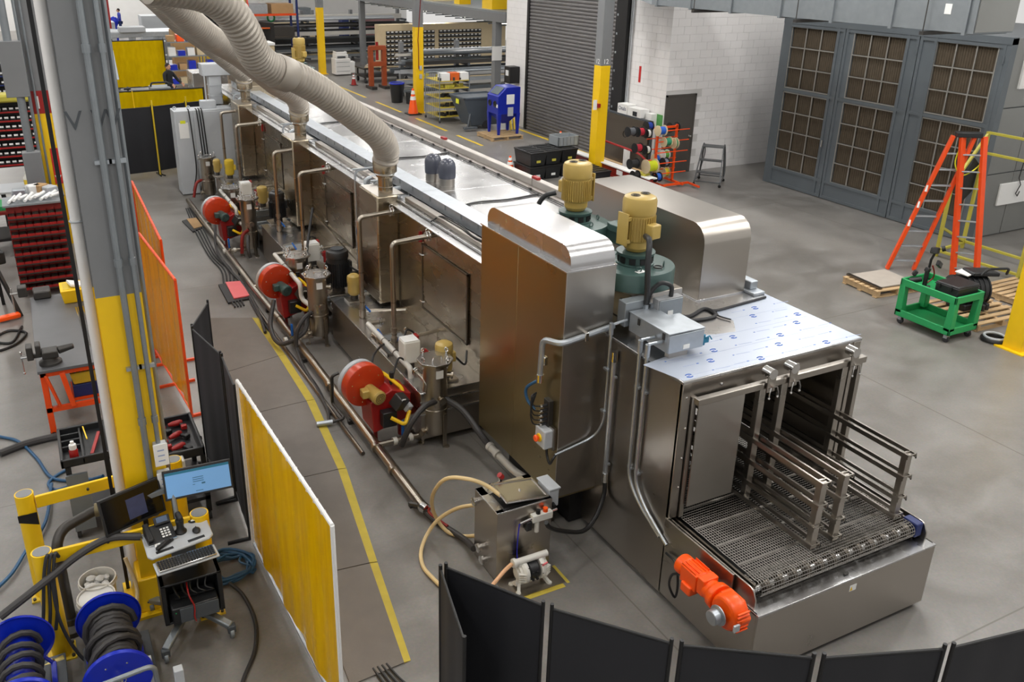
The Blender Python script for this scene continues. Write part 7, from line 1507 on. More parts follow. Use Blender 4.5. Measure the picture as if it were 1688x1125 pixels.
b = B(); b.bar((12.95, 26.3, .1), (13.4, 26.2, .12), .2, .06); b.bar((13.1, 26.3, .1), (13.25, 26.4, .55), .05, .05); one(b, 'pallet_jack', G('dark_grey_paint'), 'dark grey jack on the floor in front of the tilt truck', 'jack', bev=.006)
t = thing('wire_cart', 'tall wire shelf cart with yellow edged shelves of parts', 'shelf cart', (13.4, 28.6, 0)); wr = G('galv_dull')
x0, x1, y0, y1 = 12.85, 14.0, 28.0, 29.2
for a, c in ((x0, y0), (x1, y0), (x0, y1), (x1, y1)): B().cyl((a, c, .08), (a, c, 1.7), .018, n=8).build('upright', wr, t); B().cyl((a - .02, c, .05), (a + .02, c, .05), .05, n=12).build('caster', G('rubber'), t)
for z in (.18, .5, .82, 1.15, 1.4):
 s = B().box(x0, y0, z, x1, y1, z + .025).build('shelf', G('mat_yellow'), t, .004)
 b = B(); rr = random.Random(int(z * 100))
 for q in range(14): b.ob((rr.uniform(x0 + .1, x1 - .1), rr.uniform(y0 + .05, y0 + .5), z + .08), (rr.uniform(.06, .18), rr.uniform(.06, .14), rr.uniform(.05, .13)), (0, 0, rr.uniform(0, 3)))
 o = b.build('small_parts', G({.18: 'black', .5: 'iron', .82: 'black', 1.15: 'tarp_yellow', 1.4: 'iron'}[z]), s); o['kind'] = 'stuff'
b = B()
for q in range(8): b.cyl((x0, y0 + q * .17, .1), (x0, y0 + q * .17, 1.68), .006, n=5)
for q in range(6): b.cyl((x0, y0, .2 + q * .3), (x0, y1, .2 + q * .3), .006, n=5)
o = b.build('wire_side', wr, t); o['kind'] = 'stuff'
for q, (c, lab) in enumerate((('paper', 'white carton at left on top of the wire cart'), ('mesh_orange', 'orange labelled carton in the middle on top of the wire cart'), ('paper', 'white carton at right on top of the wire cart'))):
 one(B().box(12.95 + q * .36, 28.05, 1.43, 13.27 + q * .36, 28.4, 1.68), 'carton', G(c), lab, 'box')

# ================================================================ BACKGROUND
def racks(): pass
# ---- cantilever racks with long bar stock -----
stock_cols = ['galv_dull', 'iron', 'iron', 'galv', 'pvc', 'light_grey', 'beige', 'black', 'dark_grey_paint']
NTH = ['first', 'second', 'third', 'fourth', 'fifth', 'sixth', 'seventh', 'eighth', 'ninth', 'tenth', 'eleventh', 'twelfth']
def bar_rack(x0, x1, y, zs, label, npost, seed, depth=1.1, k=1.0):
 t = thing('cantilever_rack', label, 'rack', ((x0 + x1) / 2, y, 0), 0, 'cantilever racks of bar stock'); rr = random.Random(seed)
 for i in range(npost):
  x = x0 + (x1 - x0) * i / (npost - 1); p = B().box(x - .08, y + depth * .5, 0, x + .08, y + depth * .5 + .2, zs[-1] + .45).build('post', G('grey_paint'), t)
  for z in zs: B().box(x - .05, y - depth * .5, z - .1, x + .05, y + depth * .5, z - .0).build('arm', G('dark_grey_paint'), p)
 for zi, z in enumerate(zs):
  n = rr.randint(5, 7)
  for q in range(n):
   a = x0 - rr.uniform(-.6, .7); e = x1 + rr.uniform(-1.2, .6); yy = y - depth * .48 + q * depth * .95 / n; s = rr.uniform(.07, .17) * k; m = G(rr.choice(stock_cols)); kd = rr.choice('bbcr'); b = B()
   if kd == 'b': b.box(a, yy, z, e, yy + .13, z + s)
   elif kd == 'c': b.box(a, yy, z, e, yy + .02, z + s); b.box(a, yy + .02, z, e, yy + s, z + .02)
   else: b.cyl((a, yy + s * .5, z + s * .5), (e, yy + s * .5, z + s * .5), s * .5, n=8)
   one(b, 'bar_stock', m, '%s steel length, %s from the front on the %s level of %s' % ({'b': 'flat', 'c': 'angled', 'r': 'round'}[kd], NTH[q], NTH[zi], label.split(' of ')[0]), 'bar', 'long bar stock on the racks')
bar_rack(14.0, 21.5, 33.6, (.3, .65, 1.0, 1.35, 1.7), 'near bar rack of steel lengths behind the wire cart and column', 4, 5)
bar_rack(11.2, 19.5, 47.5, (.2, .55, .95, 1.35, 1.75, 2.1), 'middle bar rack of steel lengths behind the copier and press', 4, 8, 1.1, 1.5)
bar_rack(9.2, 17.0, 55.5, (.5, .9, 1.3, 1.6), 'far bar rack of steel lengths below the white wall', 4, 12, 1.1, 1.6)
t = thing('bin_wall', 'wide wall of black pigeonhole bins with white labels under the mezzanine', 'bin wall', (17.5, 38.2, 0))
B().box(14.6, 38.2, .5, 21, 38.8, 2.5).build('cabinet_back', G('beige'), t)
bx = None
for r_ in range(8):
 for c_ in range(24):
  if c_ == 12: continue
  x = 14.9 + c_ * .2; z = .75 + r_ * .19
  if bx is None:
   b = B(); b.box(0, 0, 0, .17, .06, .15); bx = b.build('bin', G('black_plastic'), t, local=True, smooth=False); bx.location = (x - 17.5, -.06, z); lb_ = B().box(.03, -.008, .09, .14, 0, .135).build('bin_label', G('paper'), bx, local=True, smooth=False)
  else: o = inst(bx, t, (x - 17.5, -.06, z)); inst(lb_, o)
# ---- mezzanine -----
t = thing('mezzanine', 'grey steel mezzanine deck with joists and strip lamps in the background', 'mezzanine', (18, 34, 3.3))
B().box(15.6, 28.4, 3.25, 15.85, 44, 3.55).build('edge_beam', G('grey_paint'), t); B().box(15.85, 28.4, 3.2, 24, 28.65, 3.55).build('edge_beam', G('grey_paint'), t)
B().box(15.6, 28.4, 3.55, 24, 44, 3.62).build('deck', G('galv_dull'), t)
for k in range(16):
 y = 29.2 + k * .95; b = B(); b.box(15.85, y, 3.5, 24, y + .05, 3.55); b.box(15.85, y, 3.1, 24, y + .05, 3.14)
 for q in range(13): b.bar((15.9 + q * .62, y + .025, 3.5), (16.2 + q * .62, y + .025, 3.12), .025, .025); b.bar((16.2 + q * .62, y + .025, 3.12), (16.52 + q * .62, y + .025, 3.5), .025, .025)
 b.build('joist', G('galv_dull'), t)
for x, y in ((15.75, 29.3), (15.75, 36.5), (15.75, 43.6), (21.5, 29.3), (21.5, 36.5)): B().box(x - .13, y - .13, 0, x + .13, y + .13, 3.25).build('column', G('grey_paint'), t)
for k, (x, y) in enumerate(((17.2, 31), (17.4, 34.5), (19.4, 31.2), (19.2, 35), (17.2, 38.5), (21.2, 33))):
 L = thing('strip_lamp', 'glowing fluorescent strip lamp under the mezzanine deck', 'lamp', (x, y, 3.02), 0, 'strip lamps under the mezzanine'); B().box(x - .6, y - .08, 3.04, x + .6, y + .08, 3.1).build('lamp_housing', G('white_paint'), L); B().box(x - .58, y - .06, 3.02, x + .58, y + .06, 3.04).build('lamp_tube', G('lamp_glow'), L)
 area(x, y, 3.0, 1.1, .12, 45)
for x, y, s, z, m, lab in ((16.3, 30.4, .8, .9, 'yellow_paint', 'yellow bin standing on the mezzanine edge'), (16.4, 33.5, .5, .6, 'yellow_paint', 'small yellow box on the mezzanine'), (17.6, 30.5, .9, 1.3, 'cardboard', 'tall brown carton stack on mezzanine'), (19.0, 30.4, 1.1, 1.5, 'cardboard', 'wide brown carton stack on mezzanine'), (16.5, 36, 1.0, 1.1, 'beige', 'beige carton on the mezzanine'), (20.6, 30.4, .9, 1.2, 'wood', 'wooden crate on the mezzanine')):
 one(B().box(x - s / 2, y - s / 2, 3.62, x + s / 2, y + s / 2, 3.62 + z), 'carton' if m != 'yellow_paint' else 'storage_bin', G(m), lab, 'box')
t = thing('colour_poster', 'pink and blue poster standing on the mezzanine', 'poster', (17.0, 31.6, 3.62)); B().box(16.6, 31.5, 3.62, 17.3, 31.56, 4.6).build('poster_sheet', mat('poster_pink', (170, 50, 100), .6, 0, .5, 3), t); B().box(17.1, 31.49, 3.62, 17.3, 31.5, 4.5).build('blue_part', G('blue'), t)
for x, y, lab in ((15.68, 29.1, 'white notice on the near mezzanine column'), (15.6, 36.3, 'white notice on the middle mezzanine column')): one(B().box(x - .2, y + .02, 1.9, x + .2, y + .04, 2.4), 'notice', G('paper'), lab, 'notice')
# ---- things along the aisle -----
t = thing('copier', 'white office copier standing in the aisle beside the yellow column', 'copier', (13.75, 41.4, 0)); wp = G('white_paint')
B().box(13.45, 41.1, .05, 14.2, 41.75, .78).build('copier_body', wp, t, .02); B().box(13.5, 41.12, .78, 14.1, 41.7, .98).build('scanner_unit', wp, t, .02); B().box(13.52, 41.15, .98, 14.05, 41.68, 1.1).build('document_feeder', wp, t, .02)
B().box(13.55, 41.2, 1.1, 13.95, 41.6, 1.13).build('feeder_tray', G('black_plastic'), t); B().box(13.55, 41.085, .82, 13.95, 41.1, .9).build('output_slot', G('dark_grey_paint'), t); B().box(14.2, 41.2, .1, 14.45, 41.6, .62).build('side_tray', wp, t, .02)
for z in (.2, .42, .62): B().box(13.5, 41.085, z, 14.15, 41.1, z + .012).build('drawer_line', G('galv_dull'), t)
t = thing('shop_press', 'rust orange hydraulic shop press frame standing in the aisle', 'press', (13.85, 36.6, 0)); ro = mat('rust_orange', (150, 66, 26), .5, 0, .15)
for x in (13.55, 14.15): B().box(x - .09, 36.5, .12, x + .09, 36.7, 1.75).build('upright', ro, t); B().box(x - .12, 36.2, 0, x + .12, 37.0, .12).build('base_foot', G('iron'), t)
for z in (1.62, .95): B().box(13.5, 36.48, z, 14.2, 36.72, z + .18).build('cross_beam', ro, t)
B().cyl((13.85, 36.6, 1.2), (13.85, 36.6, 1.95), .06, n=12).build('ram', G('red'), t)
t = thing('trash_bin', 'black trash bin with blue liner beside the near bar rack', 'bin', (13.2, 32.8, 0)); B().lathe((13.2, 32.8, 0), [(.22, 0), (.29, .72), (.31, .74), (.28, .74)], 20).build('bin_body', G('black_plastic'), t); B().torus((13.2, 32.8, .74), .28, .03, n=20).build('blue_liner', G('reel_blue'), t)
t = thing('trash_bin', 'short black drum beside the lined trash bin', 'bin', (13.6, 32.3, 0)); B().lathe((13.6, 32.3, 0), [(.2, 0), (.22, .45), (.2, .45)], 18).build('bin_body', G('black_plastic'), t)
t = thing('floor_cart', 'low dark platform cart with steel scraps behind the orange press', 'cart', (14.6, 38.6, 0)); B().box(13.8, 38.2, .25, 16.0, 39.4, .32).build('deck', G('iron'), t); B().box(13.8, 38.2, .6, 16.0, 39.4, .66).build('upper_deck', G('iron'), t)
for a, c in ((13.9, 38.3), (15.9, 38.3), (13.9, 39.3), (15.9, 39.3)): B().cyl((a - .04, c, .1), (a + .04, c, .1), .1, n=12).build('wheel', G('rubber'), t); B().box(a - .03, c - .03, .2, a + .03, c + .03, .66).build('corner_post', G('iron'), t)
for k in range(6): one(B().box(13.9 + k * .08, 38.3 + k * .15, .67, 15.8 - k * .1, 38.4 + k * .15, .72 + .015 * (k % 3)), 'bar_stock', G(['beige', 'galv', 'wood', 'iron', 'pvc', 'galv_dull'][k]), ['beige', 'bright zinc', 'wooden', 'dark iron', 'pale grey', 'dull grey'][k] + ' length lying on the low platform cart', 'bar')
for x, lab in ((14.4, 'left'), (15.0, 'right')): one(B().bar((x, 33.0, .9), (x + .25, 33.0, 1.0), .08, .1), 'clamp', G('tarp_yellow'), lab + ' yellow clamp hanging on the near bar rack', 'clamp')
# ---- far left work bays -----
for (x0, x1, y, z0, z1, lab) in ((3.35, 5.35, 38.2, .35, 2.15, 'tall amber welding screen with dark frame far behind the black screens'), (2.05, 4.5, 25.6, .25, 1.98, 'wide amber welding screen just behind the far black screens')):
 t = thing('welding_screen', lab, 'screen', ((x0 + x1) / 2, y, 0), 0, 'translucent welding screens'); panel((x0, y), (x1, y), z0, z1, .012, 24, .003, 3).build('amber_curtain', G('weld_far'), t)
 for x in (x0, x1): B().cyl((x, y, 0), (x, y, z1 + .02), .022, n=8).build('upright', G('black'), t)
 B().cyl((x0, y, z1), (x1, y, z1), .02, n=8).build('top_rail', G('black'), t); B().cyl((x0, y, z0), (x1, y, z0), .02, n=8).build('bottom_rail', G('black'), t)
one(B().tube([(2.65, 25.5, 0), (2.62, 25.5, 2.0)], .015), 'screen_pole', G('yellow_paint'), 'thin bright yellow pole in front of the wide amber screen', 'pole')
def box(x0, x1, y0, y1, z0, z1, m, name, label, cat, group=None, bev=.01): return one(B().box(x0, y0, z0, x1, y1, z1), name, G(m), label, cat, group, bev)
box(4.65, 5.75, 28, 29, .02, 2.08, 'steel_top', 'steel_tank', 'large bare stainless box behind the grey electrical cabinet', 'tank')
box(4.95, 5.1, 28.3, 28.5, 2.08, 2.16, 'galv_dull', 'lid_cap', 'small cap on top of the large bare stainless box', 'cap')
t = thing('work_table', 'blue steel work table with bins behind the far black screens', 'table', (2.0, 28.6, 0)); B().box(1.2, 28.1, .86, 2.9, 29.2, .92).build('table_top', G('tarp_yellow'), t)
for a, c in ((1.25, 28.15), (2.85, 28.15), (1.25, 29.15), (2.85, 29.15)): B().box(a - .05, c - .05, 0, a + .05, c + .05, .86).build('leg', G('dark_blue'), t)
B().box(1.25, 28.15, .3, 2.85, 29.1, .36).build('lower_shelf', G('dark_blue'), t)
for x0, y0, z, lab in ((1.95, 28.9, .92, 'royal blue plastic bin, rear one on the blue table'), (2.12, 28.35, .92, 'royal blue plastic bin, front one on the blue table')):
 t = thing('parts_bin', lab, 'bin', (x0 + .3, y0 + .2, z)); B().frus((x0 + .3, y0 + .2, z), (.6, .4), (x0 + .3, y0 + .2, z + .36), (.68, .46)).build('bin_body', G('reel_blue'), t, .01); B().box(x0 + .02, y0 + .02, z + .34, x0 + .58, y0 + .38, z + .365).build('bin_inside', G('blue'), t)
t = thing('gas_cylinder', 'cream gas cylinder with valve in front of the tall amber screen', 'gas cylinder', (2.9, 29.3, 0)); B().lathe((2.9, 29.3, 0), [(.16, 0), (.17, .02), (.17, 1.2), (.14, 1.32), (.06, 1.38), (.05, 1.45)], 18).build('cylinder_body', mat('cyl_cream', (178, 170, 136), .5), t); B().cyl((2.9, 29.3, 1.45), (2.9, 29.3, 1.6), .03, n=8).build('valve', G('iron'), t); B().cyl((2.78, 29.25, 1.55), (2.98, 29.25, 1.55), .04, n=8).build('regulator', G('black'), t)
t = thing('welder', 'grey welding machine with handle on a bench before the tall amber screen', 'welder', (4.0, 30.5, .9)); B().box(3.7, 30.2, .9, 4.3, 30.9, 1.4).build('machine_body', G('galv_dull'), t, .02); B().tube(arc([(3.72, 30.5, 1.4), (3.75, 30.5, 1.52), (4.25, 30.5, 1.52), (4.28, 30.5, 1.4)], .05, 3), .03, 8).build('carry_handle', G('black'), t)
box(3.1, 4.9, 30.1, 31.0, .0, .9, 'wood', 'bench', 'wooden bench top below the grey welding machine', 'bench')
one(B().sph((3.45, 30.3, .98), .28, 10, (1.2, .8, .4)), 'cloth_heap', G('dark_blue'), 'dark blue cloth heap on the bench by the welding machine', 'cloth')
one(B().torus((4.45, 30.3, 1.1), .18, .06, (.3, 1, .1), 18, 6), 'cable_coil', G('yellow_old'), 'yellowish cable coil hanging right of the welding machine', 'cable coil')
def person(x, y, rz, label, shirt, pose, trousers='denim', z0=0.0):
 t = thing('person', label, 'person', (x, y, z0), rz)
 def skin(name, vs, es, rs, m, sub=2):
  me = bpy.data.meshes.new(name); me.from_pydata(vs, es, []); o = bpy.data.objects.new(name, me); COL.objects.link(o); o.parent = t; ORG[o.name] = ORG[t.name]
  md = o.modifiers.new('skin', 'SKIN'); md.use_smooth_shade = True
  for i, r in enumerate(rs): me.skin_vertices[0].data[i].radius = (r, r) if not isinstance(r, tuple) else r
  me.skin_vertices[0].data[0].use_root = True
  s = o.modifiers.new('sub', 'SUBSURF'); s.levels = sub; s.render_levels = sub; me.materials.append(m); return o
 lean = pose['lean']; R_ = Matrix.Rotation(lean, 3, 'X')
 def U(v): return tuple(Vector((0, 0, .95)) + R_ @ (Vector(v) - Vector((0, 0, .95))))
 elL, haL, elR, haR = pose['arms']
 vs = [(0, 0, .95), U((0, 0, 1.12)), U((0, 0, 1.32)), U((0, 0, 1.45)), U((0, .0, 1.52)), U((-.19, 0, 1.40)), U(elL), U(haL), U((.19, 0, 1.40)), U(elR), U(haR), (-.1, 0, .88), (-.11, .02, .5), (-.12, 0, .08), (-.12, -.12, .04), (.1, 0, .88), (.11, .02, .5), (.12, 0, .08), (.12, -.12, .04)]
 es = [(0, 1), (1, 2), (2, 3), (3, 4), (3, 5), (5, 6), (6, 7), (3, 8), (8, 9), (9, 10), (0, 11), (11, 12), (12, 13), (13, 14), (0, 15), (15, 16), (16, 17), (17, 18)]
 rs = [(.16, .11), (.15, .11), (.17, .12), (.11, .09), .055, .07, .05, .038, .07, .05, .038, .09, .065, .05, .04, .09, .065, .05, .04]
 skin('body', vs, es, rs, G(shirt))
 legs = skin('trousers', vs[:1] + vs[11:], [(0, 1), (1, 2), (2, 3), (3, 4), (0, 5), (5, 6), (6, 7), (7, 8)], [(.165, .115), .096, .072, .058, .046, .096, .072, .058, .046], G(trousers))
 for h in (haL, haR):
  hp = Vector(U(h)); b = B(); b.sph(hp, .042, 8, (1, 1, 1.15))
  for f in range(4): b.tube([hp + Vector((-.03 + f * .02, -.02, -.02)), hp + Vector((-.03 + f * .02, -.05, -.06)), hp + Vector((-.028 + f * .019, -.04, -.1))], .009, 5)
  b.tube([hp + Vector((.03, 0, 0)), hp + Vector((.06, -.03, -.03)), hp + Vector((.055, -.05, -.05))], .01, 5)
  b.build('hand', G('skin'), t, local=True)
 hc = Vector(U((0, -.02, 1.64))); hd = B().sph(hc, .1, 14, (.82, .98, 1.15)).build('head', G('skin'), t, local=True)
 b = B(); b.sph(hc + Vector((0, .018, .03)), .105, 14, (.86, .98, 1.05)); b.build('hair', G('hair'), hd, local=True)
 b = B(); b.cyl(hc + Vector((0, -.09, -.005)), hc + Vector((0, -.122, -.02)), .016, .02, 7); b.build('nose', G('skin'), hd, local=True)
 b = B()
 for s in (-1, 1): b.sph(hc + Vector((s * .035, -.09, .012)), .011, 6)
 b.build('eyes', G('black'), hd, local=True); b = B(); b.cb(hc + Vector((0, -.093, -.05)), (.045, .01, .01)); b.build('mouth', G('dark_red'), hd, local=True)
 for s in (-1, 1): B().sph(hc + Vector((s * .085, 0, -.005)), .022, 6, (.5, .8, 1.3)).build('ear', G('skin'), hd, local=True)
 b = B()
 for s in (-1, 1): b.ob((s * .12, -.07, .045), (.095, .27, .085))
 b.build('shoes', G('black'), t, .02, local=True); return t
person(4.75, 33.6, .6, 'person in dark sweater bending over a bench beside the tall amber screen', 'dark_cloth', dict(lean=-.0, arms=((-.3, -.12, 1.15), (-.2, -.4, 1.05), (.3, -.12, 1.15), (.22, -.42, 1.06))), 'dark_cloth')
person(6.55, 65.5, -1.5, 'person in blue shirt standing far back at the white wall', 'blue', dict(lean=0, arms=((-.26, -.02, 1.14), (-.24, -.22, 1.02), (.26, -.02, 1.14), (.24, -.22, 1.02))))
one(B().box(4.5, 32.6, .0, 5.7, 33.2, .92), 'bench', G('light_grey'), 'pale bench in front of the person in dark sweater', 'bench'); 
t = thing('shelf_unit', 'steel shelf unit with blue bins and rags behind the person in dark sweater', 'shelf', (6.0, 38.2, 0))
for a, c in ((5.4, 37.8), (7.3, 37.8), (5.4, 38.6), (7.3, 38.6)): B().cyl((a, c, 0), (a, c, 2.2), .025, n=8).build('upright', G('galv_dull'), t)
for z in (.4, .95, 1.5, 2.05): B().box(5.4, 37.8, z, 7.3, 38.6, z + .04).build('shelf', G('galv_dull'), t)
rr = random.Random(4)
for z, zn in ((.44, 'lowest'), (.99, 'second'), (1.54, 'third'), (2.09, 'top')):
 for q in range(5):
  m = rr.choice(['reel_blue', 'reel_blue', 'paper', 'orange_red', 'cardboard', 'beige'])
  one(B().box(5.46 + q * .37, 37.85, z, 5.74 + q * .37, 38.3, z + rr.uniform(.16, .38)), 'parts_bin', G(m), {'reel_blue': 'blue', 'paper': 'white', 'orange_red': 'orange', 'cardboard': 'brown', 'beige': 'cream'}[m] + ' bin on the %s shelf, place %s from left' % (zn, ['one', 'two', 'three', 'four', 'five'][q]), 'bin', 'bins on the steel shelf unit', .008)
column(8.3, 40.2, 'yellow based column seen between the duct hoses', .3)
t = thing('step_ladder', 'small orange step ladder standing beside the yellow column between duct hoses', 'ladder', (8.6, 39.5, 0))
for (p, q) in (((8.3, 39.2), (8.5, 39.5)), ((8.55, 39.2), (8.62, 39.5)), ((9.1, 39.3), (8.66, 39.5)), ((8.95, 39.1), (8.58, 39.45))): B().bar((p[0], p[1], 0), (q[0], q[1], 1.6), .08, .05).build('stile', G('orange_paint'), t)
for z in (.3, .6, .9, 1.2): B().bar((8.35 + z * .1, 39.25, z), (8.57 + z * .03, 39.25, z), .06, .03).build('step', G('galv'), t)
B().box(8.42, 39.38, 1.58, 8.74, 39.6, 1.66).build('top_cap', G('paper'), t)
t = thing('machine_crate', 'stacked brown crates with white foam on top behind the nearest duct hose', 'crate', (9.2, 39.0, 0)); B().box(8.7, 38.5, .0, 9.95, 39.5, 1.35).build('crate_body', G('cardboard'), t, .01); B().box(8.72, 38.55, 1.35, 9.93, 39.45, 1.75).build('upper_crate', G('beige'), t, .01); B().box(8.7, 38.5, 1.75, 9.95, 39.5, 1.87).build('foam_top', G('paper'), t, .02)
t = thing('hand_truck', 'red pallet jack with dark handle leaning on the brown crates', 'pallet jack', (9.4, 37.6, 0)); B().bar((9.4, 37.6, .1), (9.3, 38.2, 1.15), .05, .05).build('handle_bar', G('iron'), t); B().tube(arc([(9.1, 38.2, 1.15), (9.1, 38.25, 1.35), (9.5, 38.25, 1.35), (9.5, 38.2, 1.15), (9.1, 38.2, 1.15)], .06, 3), .025, 8).build('grip_loop', G('iron'), t); B().box(9.1, 37.3, .05, 9.7, 37.7, .25).build('pump_head', G('red'), t, .02)
box(7.9, 9.6, 46.5, 48.5, 0, 2.2, 'black', 'machine_cabinet', 'large black machine cabinet behind the nearest duct hose', 'cabinet')
t = thing('machine_tool', 'dark greasy engine like machine on top of the black cabinet', 'machine', (8.7, 47.3, 2.2)); 
for q in range(7): B().ob((8.1 + q * .2, 47.2 + .1 * (q % 3), 2.35 + .08 * (q % 2)), (.26, .5, .3 + .06 * (q % 3)), (0, 0, .2 * q)).build('machine_block', G('iron'), t, .03)
t = thing('pallet_rack', 'dark pallet rack with loads above the brown crates', 'rack', (11.5, 46, 0))
for x in (10.2, 12.9):
 for y in (45.2, 46.4): B().box(x - .05, y - .05, 0, x + .05, y + .05, 4.6).build('upright', G('dark_blue'), t)
for z in (1.5, 2.6, 3.6): 
 for y in (45.2, 46.4): B().box(10.2, y - .03, z - .1, 12.9, y + .03, z).build('beam', G('orange_paint' if z > 2 else 'iron'), t)
for z, x, m, lab in ((1.5, 10.9, 'steel_dark', 'dark pallet load on the lowest level of pallet rack'), (1.5, 12.2, 'iron', 'second dark pallet load on the lowest level of pallet rack'), (2.6, 10.9, 'galv', 'bright sheet metal load on the middle level of pallet rack'), (2.6, 12.2, 'cardboard', 'brown carton load on the middle level of pallet rack'), (3.6, 11.5, 'beige', 'pale load on the top level of pallet rack')): one(B().box(x - .55, 45.3, z, x + .55, 46.3, z + .45), 'pallet_load', G(m), lab, 'load')
t = thing('rolling_ladder', 'red rolling warehouse ladder in front of the pallet rack', 'ladder', (9.9, 43.5, 0)); rd2 = mat('ladder_red', (206, 70, 48), .45)
for x in (9.6, 10.2):
 B().bar((x, 42.9, .05), (x, 44.2, 3.6), .06, .06).build('stile', rd2, t); B().bar((x, 44.2, .05), (x, 44.2, 3.6), .05, .05).build('rear_post', rd2, t)
for k in range(10): B().bar((9.6, 43.05 + k * .12, .4 + k * .33), (10.2, 43.05 + k * .12, .4 + k * .33), .16, .04).build('tread', rd2, t)
B().box(9.0, 43.3, 2.05, 11.0, 44.0, 2.1).build('wire_platform', G('mesh_orange'), t)
t = thing('gantry', 'pale yellow steel gantry trestle with two blue balls at its feet', 'gantry', (12.4, 58, 0)); ty = mat('gantry_yellow', (220, 196, 116), .5)
for x in (11.2, 13.4):
 for s in (-.5, .5): B().bar((x + s * .4, 58 + s, .4), (x + (12.3 - x) * .3, 58, 4.5), .12, .12).build('leg', ty, t)
for z in (2.2, 2.9, 3.6): B().bar((11.4, 58, z), (13.2, 58, z), .1, .1).build('cross_bar', ty, t)
for x, lab in ((11.4, 'left blue ball under the yellow gantry'), (13.6, 'right blue ball under the yellow gantry')): one(B().cyl((x, 56.9, 0), (x, 56.9, 1.7), .05, n=8).sph((x, 56.9, 1.95), .3, 14), 'blue_ball', G('reel_blue'), lab, 'ball')
b = B(); b.add([(10.0, 43.9, .6), (11.2, 43.3, .6), (11.2, 43.3, 2.3), (10.0, 43.9, 2.4), (10.0, 44.1, .6), (11.2, 43.5, .6), (11.2, 43.5, 2.3), (10.0, 44.1, 2.4)], [(0, 1, 2, 3), (7, 6, 5, 4), (0, 4, 5, 1), (1, 5, 6, 2), (2, 6, 7, 3), (3, 7, 4, 0)]); one(b, 'black_tarp', G('black'), 'black curved sheet hanging in front of the middle bar rack', 'sheet')
one(B().torus((12.0, 46.9, 2.3), .18, .05, (0, 1, 0), 16, 6), 'hose_coil', G('green'), 'small green hose coil on the far bar rack', 'hose coil')
for x, y, s, m, lab in ((17.3, 60, (1.6, 1.2, 1.95), 'galv_dull', 'blue grey machine enclosure below the white wall'), (19.4, 60, (2.2, 1, 1.2), 'paper', 'white crate row below the white wall'), (22.6, 60, (3.0, 1, 1.3), 'pink_grey', 'dull pink machine below the white wall'), (20.6, 59, (1.4, .8, 1.5), 'dark_blue', 'navy crates beside the white crate row'), (8.6, 62, (2.2, 1.5, 1.5), 'light_grey', 'pale grey machine housing near the standing person'), (4.6, 60, (2.2, 1.4, 1.3), 'light_grey', 'wide pale bench machine left of the standing person'), (10.6, 61, (2.4, 1.5, 2.2), 'galv_dull', 'blue grey tall machine right of the standing person')):
 one(B().box(x - s[0] / 2, y, 0, x + s[0] / 2, y + s[1], s[2]), 'machine_housing', G(m), lab, 'machine', bev=.03)
for k, (a, c) in enumerate(((14.2, 15.0), (14.5, 15.4), (14.0, 15.2))): one(B().tube(spl([(a, 57.5, 2.0 + .12 * k), (a + .6, 57.5, 2.3 + .1 * k), (c + .6, 57.5, 2.05 + .1 * k), (c + 1.1, 57.5, 1.75 + .05 * k)]), .2, 8), 'foam_roll', G('pvc'), ['lowest', 'middle', 'topmost'][k] + ' pale foam roll heaped on the far bar rack', 'roll')
hp = (5.255, 62.5, 1.665); t = thing('hoist_motor', 'blue hoist motor box hanging at the far white wall', 'hoist', hp); x, y, z = hp; B().box(x - .35, y - .3, z - .4, x + .35, y + .3, z + .4).build('motor_box', mat('hoist_blue', (30, 84, 140), .4), t, .04); B().box(x - .2, y - .31, z - .25, x + .25, y - .3, z - .1).build('label', G('paper'), t); B().cyl((x, y, z + .4), (x, y, 9.5), .03, n=6).build('hoist_cable', G('iron'), t)
one(B().box(3.75, 47.5, 1.9, 4.35, 47.6, 7), 'red_banner', G('red'), 'red vertical banner beside the big grey column, far back', 'banner')
bgp = (5.856, 62, 1.175); b = B(); b.sph((bgp[0], 62, bgp[2]), .34, 10, (.8, .6, 1)); b.box(bgp[0] - .15, 61.9, 0, bgp[0] + .15, 62.1, bgp[2]); one(b, 'blue_sack', G('reel_blue'), 'blue seat on a post next to the standing person', 'seat')  # blue bag; the post below it is added to carry it
t = thing('machine_line', 'long grey machine table behind the tall amber screen', 'machine', (5.6, 48, 0)); B().box(3.9, 47, 1.5, 7.9, 49, 1.75).build('table_top', G('galv'), t, .02)
for x in (4.0, 5.2, 6.4, 7.7): B().box(x, 47.1, 0, x + .14, 48.9, 1.5).build('table_leg', G('galv'), t)
B().box(6.0, 46.8, .4, 7.0, 47, 1.4).build('grey_panel', G('galv_dull'), t); B().box(4.6, 46.7, 1.75, 5.8, 47.6, 2.0).build('top_housing', G('light_grey'), t, .03)
for k in range(9): one(B().cyl((6.6 + k * .14, 42.5, 0), (6.62 + k * .14, 42.4, 1.75 + .1 * (k % 3)), .04, n=8), 'clamp', G('red' if k in (2, 3) else 'chrome'), ['first', 'second', 'third', 'fourth', 'fifth', 'sixth', 'seventh', 'eighth', 'ninth'][k] + ' upright bar clamp in the row behind the tall amber screen', 'clamp', 'bar clamps in a row')
b = B(); b.add([(2.5, 36.5, .9), (3.35, 36.5, .9), (3.3, 36.7, 1.95), (2.45, 36.7, 1.85), (2.5, 36.6, .9), (3.35, 36.6, .9), (3.3, 36.8, 1.95), (2.45, 36.8, 1.85)], [(0, 1, 2, 3), (7, 6, 5, 4), (0, 4, 5, 1), (1, 5, 6, 2), (2, 6, 7, 3), (3, 7, 4, 0)]); one(b, 'draped_sheet', G('galv'), 'pale grey sheet metal leaning left of the tall amber screen', 'sheet')
